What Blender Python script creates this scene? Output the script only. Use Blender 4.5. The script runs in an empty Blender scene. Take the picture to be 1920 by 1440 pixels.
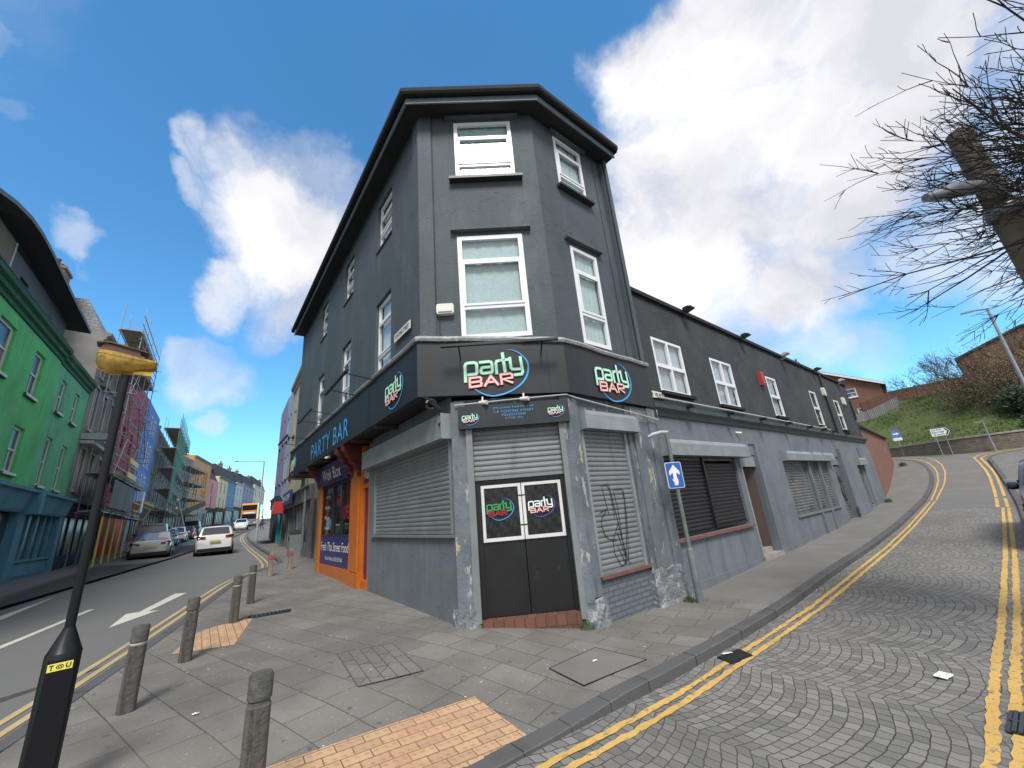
import bpy, bmesh, math, random
from mathutils import Vector, Matrix
R = math.radians
random.seed(7)
SC = bpy.context.scene
COL = SC.collection

# ------------------------------------------------------------------ camera, sky, sun, exposure
SC.render.resolution_x, SC.render.resolution_y = 1024, 768
cam_d = bpy.data.cameras.new("camera"); cam = bpy.data.objects.new("camera", cam_d); COL.objects.link(cam)
cam_d.sensor_fit = 'HORIZONTAL'; cam_d.sensor_width = 36.0; cam_d.lens = 36.0*740/1920
cam_d.clip_start = 0.05; cam_d.clip_end = 3000
_u = Vector((-0.08322, 0.95045, -0.29985)).normalized()          # world up seen from the camera
_f = Vector((0, 0, -1)); _y = (_f-_u*_f.dot(_u)).normalized(); _x = _y.cross(_u)
cam.matrix_world = Matrix(((_x.x, _x.y, _x.z, 0), (_y.x, _y.y, _y.z, 0), (_u.x, _u.y, _u.z, 1.6), (0, 0, 0, 1)))
SC.camera = cam
SC.view_settings.view_transform = 'Standard'; SC.view_settings.look = 'None'
SC.view_settings.exposure = 1.38; SC.view_settings.gamma = 1.0

SUN_AZ, SUN_EL = 174.0, 52.0      # azimuth clockwise from +Y
sun_d = bpy.data.lights.new("sun", 'SUN'); sun_d.energy = 1.4; sun_d.angle = R(18); sun_d.color = (1, .98, .94)
sun = bpy.data.objects.new("sun", sun_d); COL.objects.link(sun)
_sd = Vector((math.sin(R(SUN_AZ))*math.cos(R(SUN_EL)), math.cos(R(SUN_AZ))*math.cos(R(SUN_EL)), math.sin(R(SUN_EL))))
sun.rotation_euler = _sd.to_track_quat('Z', 'Y').to_euler()

W = bpy.data.worlds.new("World"); SC.world = W; W.use_nodes = True
nt = W.node_tree; nt.nodes.clear()
def N(t, kind, **kw):
    n = t.nodes.new(kind)
    for k, v in kw.items():
        if k in n.inputs.keys() if isinstance(k, str) and k[0].isupper() else False: n.inputs[k].default_value = v
        else: setattr(n, k, v)
    return n
out = nt.nodes.new('ShaderNodeOutputWorld'); bg = nt.nodes.new('ShaderNodeBackground'); bg.inputs[1].default_value = 0.115
sky = nt.nodes.new('ShaderNodeTexSky'); sky.sky_type = 'NISHITA'; sky.sun_disc = False
sky.sun_elevation = R(SUN_EL); sky.sun_rotation = R(SUN_AZ); sky.air_density = 1.0; sky.dust_density = 0.0; sky.ozone_density = 3.0
def math_n(t, op, a, b=None, c=None, clamp=False):
    m = t.nodes.new('ShaderNodeMath'); m.operation = op; m.use_clamp = clamp
    for i, v in enumerate((a, b, c)):
        if v is None: continue
        if isinstance(v, (int, float)): m.inputs[i].default_value = v
        else: t.links.new(v, m.inputs[i])
    return m.outputs[0]
tc = nt.nodes.new('ShaderNodeTexCoord')
# warp the view direction a little so that cloud edges are ragged
nz = nt.nodes.new('ShaderNodeTexNoise'); nz.inputs['Scale'].default_value = 3.2; nz.inputs['Detail'].default_value = 9; nz.inputs['Roughness'].default_value = .58
nt.links.new(tc.outputs['Generated'], nz.inputs['Vector'])
sub = nt.nodes.new('ShaderNodeVectorMath'); sub.operation = 'SUBTRACT'; nt.links.new(nz.outputs['Color'], sub.inputs[0]); sub.inputs[1].default_value = (.5, .5, .5)
scl = nt.nodes.new('ShaderNodeVectorMath'); scl.operation = 'SCALE'; nt.links.new(sub.outputs[0], scl.inputs[0]); scl.inputs['Scale'].default_value = .34
add = nt.nodes.new('ShaderNodeVectorMath'); add.operation = 'ADD'; nt.links.new(tc.outputs['Generated'], add.inputs[0]); nt.links.new(scl.outputs[0], add.inputs[1])
nrm = nt.nodes.new('ShaderNodeVectorMath'); nrm.operation = 'NORMALIZE'; nt.links.new(add.outputs[0], nrm.inputs[0])
# (direction, angular radius in degrees, density) of visible clouds, a halo drawn behind the tree, unseen clouds added for light
CLOUDS_AND_FILL = [((0.403, 0.49, 0.773), 6.8, 1), ((0.329, 0.565, 0.757), 6.3, 0.95), ((0.526, 0.498, 0.69), 8.8, 1), ((0.602, 0.446, 0.662), 5.2, 0.95), ((0.644, 0.442, 0.625), 3.7, 0.85), ((0.493, 0.606, 0.624), 13.3, 1), ((0.366, 0.688, 0.627), 7.1, 0.95), ((0.597, 0.578, 0.556), 8.2, 0.95), ((0.637, 0.498, 0.589), 4.5, 0.9), ((0.53, 0.715, 0.456), 9.8, 0.9), ((0.404, 0.764, 0.503), 10.0, 0.95), ((0.352, 0.779, 0.519), 6.2, 0.9), ((0.629, 0.657, 0.416), 6.1, 0.6), ((0.593, 0.757, 0.275), 5.2, 0.4), ((0.656, 0.719, 0.23), 3.2, 0.25), ((0.499, 0.802, 0.329), 4.5, 0.35), ((-0.428, 0.681, 0.594), 7.9, 1), ((-0.483, 0.643, 0.595), 4.4, 0.8), ((-0.343, 0.656, 0.673), 4.2, 0.8), ((-0.546, 0.674, 0.498), 3.0, 0.7), ((-0.441, 0.735, 0.515), 5.1, 0.8), ((-0.509, 0.55, 0.662), 2.4, 0.7), ((-0.55, 0.569, 0.611), 1.9, 0.5), ((-0.345, 0.719, 0.603), 4.0, 0.8), ((-0.58, 0.734, 0.353), 4.4, 0.5), ((-0.603, 0.703, 0.377), 2.6, 0.45), ((-0.562, 0.76, 0.326), 2.9, 0.35), ((-0.71, 0.52, 0.474), 2.1, 0.5), ((-0.588, 0.773, 0.239), 1.7, 0.35), ((-0.651, 0.35, 0.673), 0.9, 0.28), ((-0.679, 0.406, 0.612), 0.9, 0.2), ((0.764, 0.493, 0.415), 4.8, 0.6), ((0.755, 0.555, 0.349), 5.0, 0.55)] + [((0, -1, .25), 52, 1), ((-.8, -.75, .35), 34, .9), ((.85, -.7, .3), 34, .9), ((0, -.55, 1.0), 34, 1), ((1.0, -.1, .55), 30, 1), ((.55, .05, 1.0), 20, .9), ((-1, -.35, .8), 30, .9)]
acc = None
for d, rad, dens in CLOUDS_AND_FILL:
    dv = Vector(d).normalized()
    dt = nt.nodes.new('ShaderNodeVectorMath'); dt.operation = 'DOT_PRODUCT'; nt.links.new(nrm.outputs[0], dt.inputs[0]); dt.inputs[1].default_value = dv
    mr = nt.nodes.new('ShaderNodeMapRange'); mr.interpolation_type = 'SMOOTHSTEP'
    mr.inputs['From Min'].default_value = math.cos(R(rad*1.32)); mr.inputs['From Max'].default_value = math.cos(R(rad*.5))
    mr.inputs['To Min'].default_value = 0; mr.inputs['To Max'].default_value = dens*(1.2 if dens >= .9 else 1)
    nt.links.new(dt.outputs['Value'], mr.inputs['Value'])
    acc = mr.outputs[0] if acc is None else math_n(nt, 'MAXIMUM', acc, mr.outputs[0])
nz2 = nt.nodes.new('ShaderNodeTexNoise'); nz2.inputs['Scale'].default_value = 5.5; nz2.inputs['Detail'].default_value = 8; nz2.inputs['Roughness'].default_value = .6
nt.links.new(nrm.outputs[0], nz2.inputs['Vector'])
det = math_n(nt, 'MULTIPLY', math_n(nt, 'SUBTRACT', nz2.outputs['Fac'], .5), 2.3)
msk = math_n(nt, 'MULTIPLY', math_n(nt, 'ADD', acc, math_n(nt, 'MULTIPLY', det, math_n(nt, 'MULTIPLY', acc, 1.6, clamp=True))), .95, clamp=True)
# cloud body: bright with soft grey-lilac folds
nz3 = nt.nodes.new('ShaderNodeTexNoise'); nz3.inputs['Scale'].default_value = 4.0; nz3.inputs['Detail'].default_value = 6
nt.links.new(nrm.outputs[0], nz3.inputs['Vector'])
cr = nt.nodes.new('ShaderNodeValToRGB'); nt.links.new(nz3.outputs['Fac'], cr.inputs[0])
cr.color_ramp.elements[0].position = .40; cr.color_ramp.elements[0].color = (3.3*.76, 3.3*.76, 3.3*.82, 1)
cr.color_ramp.elements[1].position = .62; cr.color_ramp.elements[1].color = (3.3*1.08, 3.3*1.08, 3.3*1.12, 1)
mixc = nt.nodes.new('ShaderNodeMix'); mixc.data_type = 'RGBA'
nt.links.new(msk, mixc.inputs[0]); nt.links.new(cr.outputs[0], mixc.inputs[7])
hsv = nt.nodes.new('ShaderNodeHueSaturation'); hsv.inputs['Saturation'].default_value = 1.06; hsv.inputs['Value'].default_value = 1.0
grade = nt.nodes.new('ShaderNodeMix'); grade.data_type = 'RGBA'; grade.blend_type = 'MULTIPLY'; grade.inputs[0].default_value = 1
grade.inputs[7].default_value = (.51, .765, .82, 1); nt.links.new(sky.outputs[0], grade.inputs[6])
nt.links.new(grade.outputs[2], hsv.inputs['Color']); nt.links.new(hsv.outputs[0], mixc.inputs[6])
nt.links.new(mixc.outputs[2], bg.inputs[0]); nt.links.new(bg.outputs[0], out.inputs[0])

# ------------------------------------------------------------------ terrain and street frames
PA, PB = (-1.46, 6.17), (.87, 6.30)
dL, nL = (-.618, .786), (.786, .618)          # along the shopping street / from the street into the bar
dR = (.7705, .6374)
UU = [-50, 0, 3, 5.8, 9, 13, 16, 20, 24, 28, 32, 36, 40, 46, 80]; ZZ = [-.1, -.1, -.13, -.05, 0, .12, .28, .52, .95, 1.6, 2.4, 3.1, 3.5, 3.6, 3.6]
SS = [-60, 0, 25, 50, 75, 110, 160, 300]; ZS = [-.9, .11, .53, 1.2, 2.1, 3.6, 5.6, 9]
def interp(x, X, Y):
    if x <= X[0]: return Y[0]
    for i in range(1, len(X)):
        if x <= X[i]: return Y[i-1]+(Y[i]-Y[i-1])*(x-X[i-1])/(X[i]-X[i-1])
    return Y[-1]
def sst(a, b, x):
    t = min(1, max(0, (x-a)/(b-a))); return t*t*(3-2*t)
def T(x, y):
    s = (x-PA[0])*dL[0]+(y-PA[1])*dL[1]; t = (x-PA[0])*nL[0]+(y-PA[1])*nL[1]; u = (x-PB[0])*dR[0]+(y-PB[1])*dR[1]
    k = sst(-1.4, 1.6, x)
    return (interp(s, SS, ZS)+.03*max(0, min(12, -t-1)))*(1-k)+interp(u, UU, ZZ)*k
def ST(s, t): return (PA[0]+dL[0]*s+nL[0]*t, PA[1]+dL[1]*s+nL[1]*t)

class Fr:
    """A vertical facade: s runs along it, n out of it, z up."""
    def __init__(f, o, az, side=1):
        f.o = o; f.d = (math.sin(R(az)), math.cos(R(az))); f.n = (side*f.d[1], -side*f.d[0])
    def P(f, s, n, z): return Vector((f.o[0]+f.d[0]*s+f.n[0]*n, f.o[1]+f.d[1]*s+f.n[1]*n, z))
    def sh(f, s, n=0):
        g = Fr.__new__(Fr); p = f.P(s, n, 0); g.o = (p.x, p.y); g.d = f.d; g.n = f.n; return g

# ------------------------------------------------------------------ materials
MATS = {}
def newmat(name):
    m = bpy.data.materials.new(name); m.use_nodes = True; t = m.node_tree
    b = t.nodes['Principled BSDF']; MATS[name] = m; return m, t, b
def c4(c): return (c[0], c[1], c[2], 1)
def mixc_(t, fac, a, b, mode='MIX'):
    n = t.nodes.new('ShaderNodeMix'); n.data_type = 'RGBA'; n.blend_type = mode
    for i, v in ((0, fac), (6, a), (7, b)):
        if isinstance(v, (int, float)): n.inputs[i].default_value = v
        elif isinstance(v, tuple): n.inputs[i].default_value = c4(v)
        else: t.links.new(v, n.inputs[i])
    return n.outputs[2]
def noise_(t, vec, scale, detail=4, rough=.55):
    n = t.nodes.new('ShaderNodeTexNoise'); n.inputs['Scale'].default_value = scale; n.inputs['Detail'].default_value = detail; n.inputs['Roughness'].default_value = rough
    if vec is not None: t.links.new(vec, n.inputs['Vector'])
    return n.outputs['Fac']
def ramp_(t, v, a, b, c0=(0, 0, 0), c1=(1, 1, 1)):
    r = t.nodes.new('ShaderNodeValToRGB'); e = r.color_ramp.elements
    e[0].position = a; e[1].position = b; e[0].color = c4(c0); e[1].color = c4(c1); t.links.new(v, r.inputs[0]); return r.outputs[0]
def mapv(t, vec, sc=(1, 1, 1), rot=(0, 0, 0)):
    m = t.nodes.new('ShaderNodeMapping'); m.inputs['Scale'].default_value = sc; m.inputs['Rotation'].default_value = rot; t.links.new(vec, m.inputs[0]); return m.outputs[0]
def bump_(t, b, h, strength, dist=.01):
    n = t.nodes.new('ShaderNodeBump'); n.inputs['Strength'].default_value = strength; n.inputs['Distance'].default_value = dist
    t.links.new(h, n.inputs['Height']); t.links.new(n.outputs[0], b.inputs['Normal'])
def pm(name, col, rough=.75, var=.15, vs=1.5, bump=0, bs=40, bd=.01, metal=0, stains=(), stretch=1, spec=.5, coat=0, crack=None):
    """painted / plain surface: base colour with mottling, fine bump and optional patches of another colour"""
    m, t, b = newmat(name); tcn = t.nodes.new('ShaderNodeTexCoord'); v = tcn.outputs['Object']
    vv = mapv(t, v, (1, 1, 1/stretch)) if stretch != 1 else v
    f = ramp_(t, noise_(t, vv, vs, 6, .6), .3, .7)
    c = mixc_(t, f, tuple(x*(1-var) for x in col), tuple(min(1, x*(1+var)) for x in col))
    for i, (sc_, scale, thr, soft, st) in enumerate(stains):
        vx = mapv(t, v, (1, 1, 1/st)) if st != 1 else v
        k = ramp_(t, noise_(t, vx, scale, 7, .65), thr, thr+soft)
        c = mixc_(t, k, c, sc_)
    if crack:
        ad = math_n(t, 'ABSOLUTE', math_n(t, 'SUBTRACT', noise_(t, mapv(t, v, (1, 1, 2.2)), .55, 7, .62), .5))
        k = math_n(t, 'MULTIPLY', ramp_(t, ad, .0015, .004, (1, 1, 1), (0, 0, 0)), ramp_(t, noise_(t, v, .8, 3), .48, .56)); c = mixc_(t, k, c, crack)
        st_ = math_n(t, 'MULTIPLY', ramp_(t, noise_(t, mapv(t, v, (5, 5, .35)), 1.0, 5, .6), .50, .72), .5); c = mixc_(t, st_, c, tuple(x*.62 for x in col))
    t.links.new(c, b.inputs['Base Color'])
    b.inputs['Roughness'].default_value = rough; b.inputs['Metallic'].default_value = metal
    b.inputs['Specular IOR Level'].default_value = spec; b.inputs['Coat Weight'].default_value = coat
    if bump: bump_(t, b, noise_(t, v, bs, 5, .6), bump, bd)
    return m
def glassmat(name, tint=(.9, .95, .95), mixf=.22, rough=.03):
    m, t, b = newmat(name); t.nodes.remove(b); o = t.nodes['Material Output']
    tr = t.nodes.new('ShaderNodeBsdfTransparent'); tr.inputs[0].default_value = c4(tint); gl = t.nodes.new('ShaderNodeBsdfGlossy'); gl.inputs['Roughness'].default_value = rough
    mx = t.nodes.new('ShaderNodeMixShader'); fr = t.nodes.new('ShaderNodeLayerWeight'); fr.inputs[0].default_value = .5
    k = math_n(t, 'ADD', math_n(t, 'MULTIPLY', math_n(t, 'POWER', fr.outputs['Facing'], 4.0), .7), mixf, clamp=True)
    t.links.new(k, mx.inputs[0]); t.links.new(tr.outputs[0], mx.inputs[1]); t.links.new(gl.outputs[0], mx.inputs[2]); t.links.new(mx.outputs[0], o.inputs[0]); return m
def brickmat(name, c1, c2, mortar, bw=.225, bh=.075, ms=.012, rough=.85, bumpd=.008, sweep=.12):
    m, t, b = newmat(name); uv = t.nodes.new('ShaderNodeTexCoord').outputs['UV']
    br = t.nodes.new('ShaderNodeTexBrick'); t.links.new(uv, br.inputs['Vector'])
    br.inputs['Color1'].default_value = c4(c1); br.inputs['Color2'].default_value = c4(c2); br.inputs['Mortar'].default_value = c4(mortar)
    br.inputs['Scale'].default_value = 1; br.inputs['Mortar Size'].default_value = ms; br.inputs['Brick Width'].default_value = bw; br.inputs['Row Height'].default_value = bh
    br.inputs['Mortar Smooth'].default_value = .2
    n = noise_(t, uv, 1.3, 6, .6)
    c = mixc_(t, ramp_(t, n, .35, .7), br.outputs['Color'], tuple(x*.6 for x in c1)); c = mixc_(t, .65, c, br.outputs['Color'])
    t.links.new(c, b.inputs['Base Color']); b.inputs['Roughness'].default_value = rough
    h = math_n(t, 'SUBTRACT', math_n(t, 'MULTIPLY', noise_(t, uv, 60, 3), .3), br.outputs['Fac']); bump_(t, b, h, .8, bumpd)
    return m

GREY_STAIN = ((.33, .34, .34), 9, .66, .02, 1)
pm('charcoal_render', (.060, .079, .090), .72, .12, 1.1, .6, 20, .014, crack=(.02, .024, .028), stains=[((.098, .118, .132), 1.4, .52, .2, 3), ((.14, .155, .165), 16, .735, .015, 1)])
pm('black_render', (.036, .043, .047), .8, .35, 1.2, .9, 18, .02, stains=[((.055, .064, .062), 2.2, .55, .2, 1), ((.12, .12, .12), 12, .74, .015, 1)])
pm('pale_grey_render', (.140, .163, .184), .75, .18, 1.4, .4, 26, .01, crack=(.06, .07, .08), stains=[((.085, .1, .11), 3, .58, .3, 5), ((.24, .26, .28), 7, .72, .03, 2)])
pm('peeling_grey', (.125, .148, .165), .7, .25, 2.5, .7, 24, .012, stains=[((.075, .088, .1), 5, .55, .1, 4), ((.33, .34, .35), 5.5, .60, .02, 3), ((.40, .34, .22), 3.1, .64, .02, 2)])
pm('rubble_grey', (.17, .19, .205), .8, .3, 6, 1.0, 18, .03, stains=[((.38, .39, .39), 8, .56, .04, 1), ((.1, .1, .095), 11, .6, .03, 1)])
pm('painted_timber_dark', (.020, .025, .030), .45, .2, 2, .1, 40)
pm('soffit_dark', (.014, .015, .017), .7, .2, 3)
pm('gutter_blue_grey', (.15, .19, .235), .4, .12, 3)
pm('gutter_black', (.010, .010, .011), .85, .2, 4, stains=[((.05, .03, .02), 6, .62, .1, 1)])
pm('slate', (.045, .047, .052), .85, .25, 3, .3, 15)
pm('sign_black', (.015, .017, .021), .48, .12, 1.2, 0, stains=[((.024, .026, .030), 2.2, .5, .2, 6)])
pm('lead_flashing', (.27, .28, .285), .55, .25, 5, .8, 14, .02, stains=[((.42, .42, .42), 7, .56, .08, 1), ((.09, .09, .09), 9, .62, .08, 1)])
pm('upvc_white', (.74, .75, .77), .3, .04, 2, stains=[((.55, .55, .55), 8, .72, .1, 2)])
pm('old_white_paint', (.62, .63, .62), .5, .08, 3, .1, 30)
pm('shutter_grey', (.195, .215, .225), .42, .14, 2.5, .12, 60, metal=.15, stains=[((.11, .12, .125), 3, .6, .2, 5)])
pm('galvanised', (.27, .30, .315), .42, .16, 3, .1, 30, metal=.25, stains=[((.24, .265, .27), 4, .55, .15, 6)])
pm('shutter_black', (.013, .013, .015), .35, .2, 3, .1, 50, stains=[((.04, .04, .045), 2.5, .62, .12, 1)])
pm('shutter_dirty', (.13, .14, .142), .5, .2, 3, .15, 50, metal=.1, stains=[((.07, .075, .075), 2.1, .52, .1, 1), ((.26, .27, .27), 6, .66, .04, 2)])
pm('sill_terracotta', (.17, .075, .06), .7, .2, 5, .3, 30, stains=[((.4, .38, .36), 7, .66, .02, 1)])
pm('door_black', (.012, .013, .014), .33, .2, 2, .08, 20, stains=[((.05, .05, .05), 4.5, .66, .1, 1), ((.25, .25, .25), 14, .73, .01, 1)])
pm('poster_black', (.013, .014, .016), .2, .2, 3, .5, 2.6, .03)
pm('brown_door', (.055, .033, .026), .55, .2, 2, .1, 20)
pm('concrete_step', (.28, .26, .235), .85, .2, 6, .4, 40)
pm('orange_paint', (.52, .14, .014), .4, .12, 3, .08, 30, stains=[((.35, .08, .02), 5, .66, .1, 3)])
pm('dark_red_paint', (.10, .012, .010), .5, .25, 4, .1, 30)
pm('navy_panel', (.012, .014, .13), .3, .1, 2)
pm('purple_panel', (.035, .012, .10), .3, .25, 2.5, stains=[((.10, .01, .10), 1.6, .5, .2, 1)])
pm('text_white', (.85, .86, .85), .5, 0)
pm('text_mint', (.55, .86, .69), .45, .03); pm('text_green_dark', (.01, .16, .07), .45, .05); pm('text_green_dim', (.05, .30, .08), .45, .05)
pm('text_pink', (.86, .56, .54), .45, .03); pm('text_red_dark', (.30, .012, .02), .45, .05); pm('text_red_dim', (.32, .03, .035), .45, .05)
pm('text_cyan', (.06, .36, .74), .45, .03); pm('text_violet', (.10, .10, .35), .45, .03)
pm('text_black', (.01, .01, .012), .5, 0); pm('text_red', (.5, .02, .02), .5, .05)
pm('plate_white', (.72, .71, .66), .5, .06, 6, stains=[((.3, .27, .22), 8, .68, .08, 1)])
pm('alarm_white', (.68, .66, .60), .5, .05); pm('alarm_red', (.42, .05, .035), .5, .08)
pm('pipe_white', (.42, .43, .43), .5, .2, 6); pm('steel_dark', (.02, .021, .023), .4, .1)
pm('net_curtain', (.49, .60, .60), .8, .06, 9, .6, 55, .02, stains=[((.42, .53, .53), 30, .52, .08, 1)]); pm('net_curtain_white', (.70, .74, .75), .8, .12, 5, .6, 30, .02, stains=[((.55, .62, .63), 22, .55, .1, 1)])
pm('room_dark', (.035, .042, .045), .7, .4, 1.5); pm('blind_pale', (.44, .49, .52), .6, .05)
pm('interior_lit', (.28, .25, .16), .7, .8, 4, stains=[((.03, .03, .03), 5, .45, .1, 1)])
glassmat('window_glass', (.90, .94, .94), .09); glassmat('shop_glass', (.75, .8, .8), .08)
brickmat('painted_brick', (.125, .15, .17), (.15, .175, .195), (.085, .10, .115))
brickmat('red_brick', (.24, .085, .05), (.17, .06, .04), (.20, .16, .13))
brickmat('brown_brick', (.19, .09, .055), (.14, .06, .04), (.17, .14, .12))
brickmat('tile_terracotta', (.17, .070, .045), (.11, .05, .036), (.06, .04, .035), .145, .5, .008)
brickmat('rubble_stone', (.20, .17, .13), (.10, .085, .07), (.15, .13, .10), .34, .14, .03, bumpd=.03)
brickmat('picket_grey', (.28, .27, .26), (.20, .195, .19), (.06, .06, .06), .12, 3, .02)
brickmat('board_brown', (.15, .075, .05), (.11, .055, .04), (.04, .025, .02), .14, 3, .012)
brickmat('trellis_brown', (.11, .03, .025), (.15, .045, .035), (.30, .26, .22), .16, .16, .02)

def groundmat(name, kind):
    m, t, b = newmat(name); uv = t.nodes.new('ShaderNodeTexCoord').outputs['UV']
    fine = noise_(t, uv, 95, 3, .7); mid = noise_(t, uv, 1.1, 6, .6); big = noise_(t, uv, .35, 4, .55)
    if kind == 'asphalt':
        c = mixc_(t, ramp_(t, fine, .3, .75), (.115, .113, .108), (.20, .196, .188))
        c = mixc_(t, math_n(t, 'MULTIPLY', ramp_(t, mid, .4, .75), .5), c, (.165, .16, .152))
        c = mixc_(t, math_n(t, 'MULTIPLY', ramp_(t, big, .52, .6), .22), c, (.20, .175, .155))
        h = fine; hs, hd = .5, .006; rough = .85
    elif kind == 'asphalt_old':
        c = mixc_(t, ramp_(t, fine, .3, .75), (.115, .11, .10), (.21, .20, .185))
        c = mixc_(t, math_n(t, 'MULTIPLY', ramp_(t, mid, .45, .62), .5), c, (.20, .195, .185))
        h = fine; hs, hd = .5, .006; rough = .88
    elif kind == 'kerb':
        c = mixc_(t, ramp_(t, fine, .3, .75), (.075, .076, .078), (.125, .126, .128))
        c = mixc_(t, math_n(t, 'MULTIPLY', ramp_(t, mid, .5, .62), .35), c, (.045, .044, .042))
        br = t.nodes.new('ShaderNodeTexBrick'); t.links.new(uv, br.inputs['Vector'])
        for k, v in (('Scale', 1), ('Mortar Size', .008), ('Brick Width', .91), ('Row Height', 50)): br.inputs[k].default_value = v
        c = mixc_(t, br.outputs['Fac'], c, (.02, .02, .02)); h = math_n(t, 'SUBTRACT', math_n(t, 'MULTIPLY', fine, .3), br.outputs['Fac']); hs, hd = .6, .012; rough = .8
    elif kind in ('paving', 'tactile'):
        w, hgt = (.56, .38) if kind == 'paving' else (.20, .10)
        br = t.nodes.new('ShaderNodeTexBrick')
        jit = t.nodes.new('ShaderNodeTexNoise'); jit.inputs['Scale'].default_value = 1.7; t.links.new(uv, jit.inputs['Vector'])
        jv = mixc_(t, .018 if kind == 'paving' else .004, uv, jit.outputs['Color']); t.links.new(jv, br.inputs['Vector'])
        for k, v in (('Scale', 1), ('Mortar Size', .0055 if kind == 'paving' else .004), ('Brick Width', w), ('Row Height', hgt), ('Bias', 0)): br.inputs[k].default_value = v
        if kind == 'paving':
            br.inputs['Color1'].default_value = (.200, .186, .164, 1); br.inputs['Color2'].default_value = (.148, .138, .124, 1); br.inputs['Mortar'].default_value = (.038, .035, .031, 1)
            br.offset = .5; br.squash_frequency = 3; br.squash = .8
            c = mixc_(t, ramp_(t, fine, .35, .8), br.outputs['Color'], (.30, .285, .26)); c = mixc_(t, .62, c, br.outputs['Color'])
            c = mixc_(t, ramp_(t, noise_(t, uv, 34, 2, .5), .66, .70), c, (.34, .325, .30))
            c = mixc_(t, math_n(t, 'MULTIPLY', ramp_(t, mid, .38, .62), .50), c, (.095, .089, .08))
            c = mixc_(t, math_n(t, 'MULTIPLY', ramp_(t, big, .55, .68), .35), c, (.26, .225, .19))
            c = mixc_(t, ramp_(t, noise_(t, uv, 11, 2, .4), .745, .755), c, (.45, .44, .42)); c = mixc_(t, math_n(t, 'MULTIPLY', ramp_(t, noise_(t, uv, 7, 2, .4), .70, .71), .6), c, (.07, .065, .06))
            h = math_n(t, 'SUBTRACT', math_n(t, 'MULTIPLY', fine, .22), br.outputs['Fac']); hs, hd = .55, .012
        else:
            br.inputs['Color1'].default_value = (.52, .335, .19, 1); br.inputs['Color2'].default_value = (.42, .265, .16, 1); br.inputs['Mortar'].default_value = (.12, .065, .045, 1)
            c = mixc_(t, ramp_(t, mid, .5, .75), br.outputs['Color'], (.40, .20, .13))
            c = mixc_(t, math_n(t, 'MULTIPLY', ramp_(t, fine, .4, .8), .25), c, (.6, .42, .28))
            vo = t.nodes.new('ShaderNodeTexVoronoi'); vo.inputs['Scale'].default_value = 15; vo.inputs['Randomness'].default_value = 0; t.links.new(uv, vo.inputs['Vector'])
            dome = ramp_(t, vo.outputs['Distance'], .18, .34, (1, 1, 1), (0, 0, 0))
            c = mixc_(t, math_n(t, 'MULTIPLY', dome, .35), c, (.36, .19, .11))
            h = math_n(t, 'ADD', dome, math_n(t, 'MULTIPLY', br.outputs['Fac'], -.8)); hs, hd = .6, .006
        rough = .85
    elif kind == 'setts':
        sep = t.nodes.new('ShaderNodeSeparateXYZ'); t.links.new(uv, sep.inputs[0])
        px = math_n(t, 'PINGPONG', math_n(t, 'ADD', sep.outputs[0], math_n(t, 'MULTIPLY', noise_(t, uv, .7, 2), .35)), .72)
        q = math_n(t, 'DIVIDE', px, .72); arc = math_n(t, 'MULTIPLY', math_n(t, 'MULTIPLY', q, q), -.17)
        yy = math_n(t, 'ADD', sep.outputs[1], arc)
        cmb = t.nodes.new('ShaderNodeCombineXYZ'); t.links.new(sep.outputs[0], cmb.inputs[0]); t.links.new(yy, cmb.inputs[1])
        jit = t.nodes.new('ShaderNodeTexNoise'); jit.inputs['Scale'].default_value = 6.0; jit.inputs['Detail'].default_value = 2; t.links.new(uv, jit.inputs['Vector'])
        sb = t.nodes.new('ShaderNodeVectorMath'); sb.operation = 'MULTIPLY_ADD'; t.links.new(jit.outputs['Color'], sb.inputs[0]); sb.inputs[1].default_value = (.055, .05, 0); t.links.new(cmb.outputs[0], sb.inputs[2])
        br = t.nodes.new('ShaderNodeTexBrick'); t.links.new(sb.outputs[0], br.inputs['Vector'])
        for k, v in (('Scale', 1), ('Mortar Size', .0045), ('Mortar Smooth', .35), ('Brick Width', .098), ('Row Height', .096), ('Bias', -.1)): br.inputs[k].default_value = v
        br.inputs['Color1'].default_value = (.235, .225, .205, 1); br.inputs['Color2'].default_value = (.112, .110, .103, 1); br.inputs['Mortar'].default_value = (.026, .025, .024, 1)
        c = mixc_(t, math_n(t, 'MULTIPLY', ramp_(t, fine, .35, .8), .5), br.outputs['Color'], (.25, .245, .235))
        c = mixc_(t, br.outputs['Fac'], c, (.045, .042, .038)); c = mixc_(t, math_n(t, 'MULTIPLY', ramp_(t, big, .5, .62), .35), c, (.09, .086, .08))
        c = mixc_(t, math_n(t, 'MULTIPLY', ramp_(t, mid, .45, .7), .3), c, (.19, .18, .165))
        h = math_n(t, 'SUBTRACT', math_n(t, 'ADD', math_n(t, 'MULTIPLY', noise_(t, uv, 40, 3), .35), math_n(t, 'MULTIPLY', noise_(t, uv, 9, 2), .5)), br.outputs['Fac']); hs, hd = .7, .012; rough = .72
    elif kind == 'grass':
        c = mixc_(t, ramp_(t, noise_(t, uv, 3, 6, .7), .3, .7), (.075, .115, .028), (.135, .17, .06)); c = mixc_(t, ramp_(t, noise_(t, uv, .5, 5, .6), .5, .75), c, (.14, .14, .06))
        h = noise_(t, uv, 14, 5, .7); hs, hd = 1, .12; rough = .95
    elif kind == 'yellow':
        brk = ramp_(t, noise_(t, uv, 15, 6, .8), .54, .62)
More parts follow.
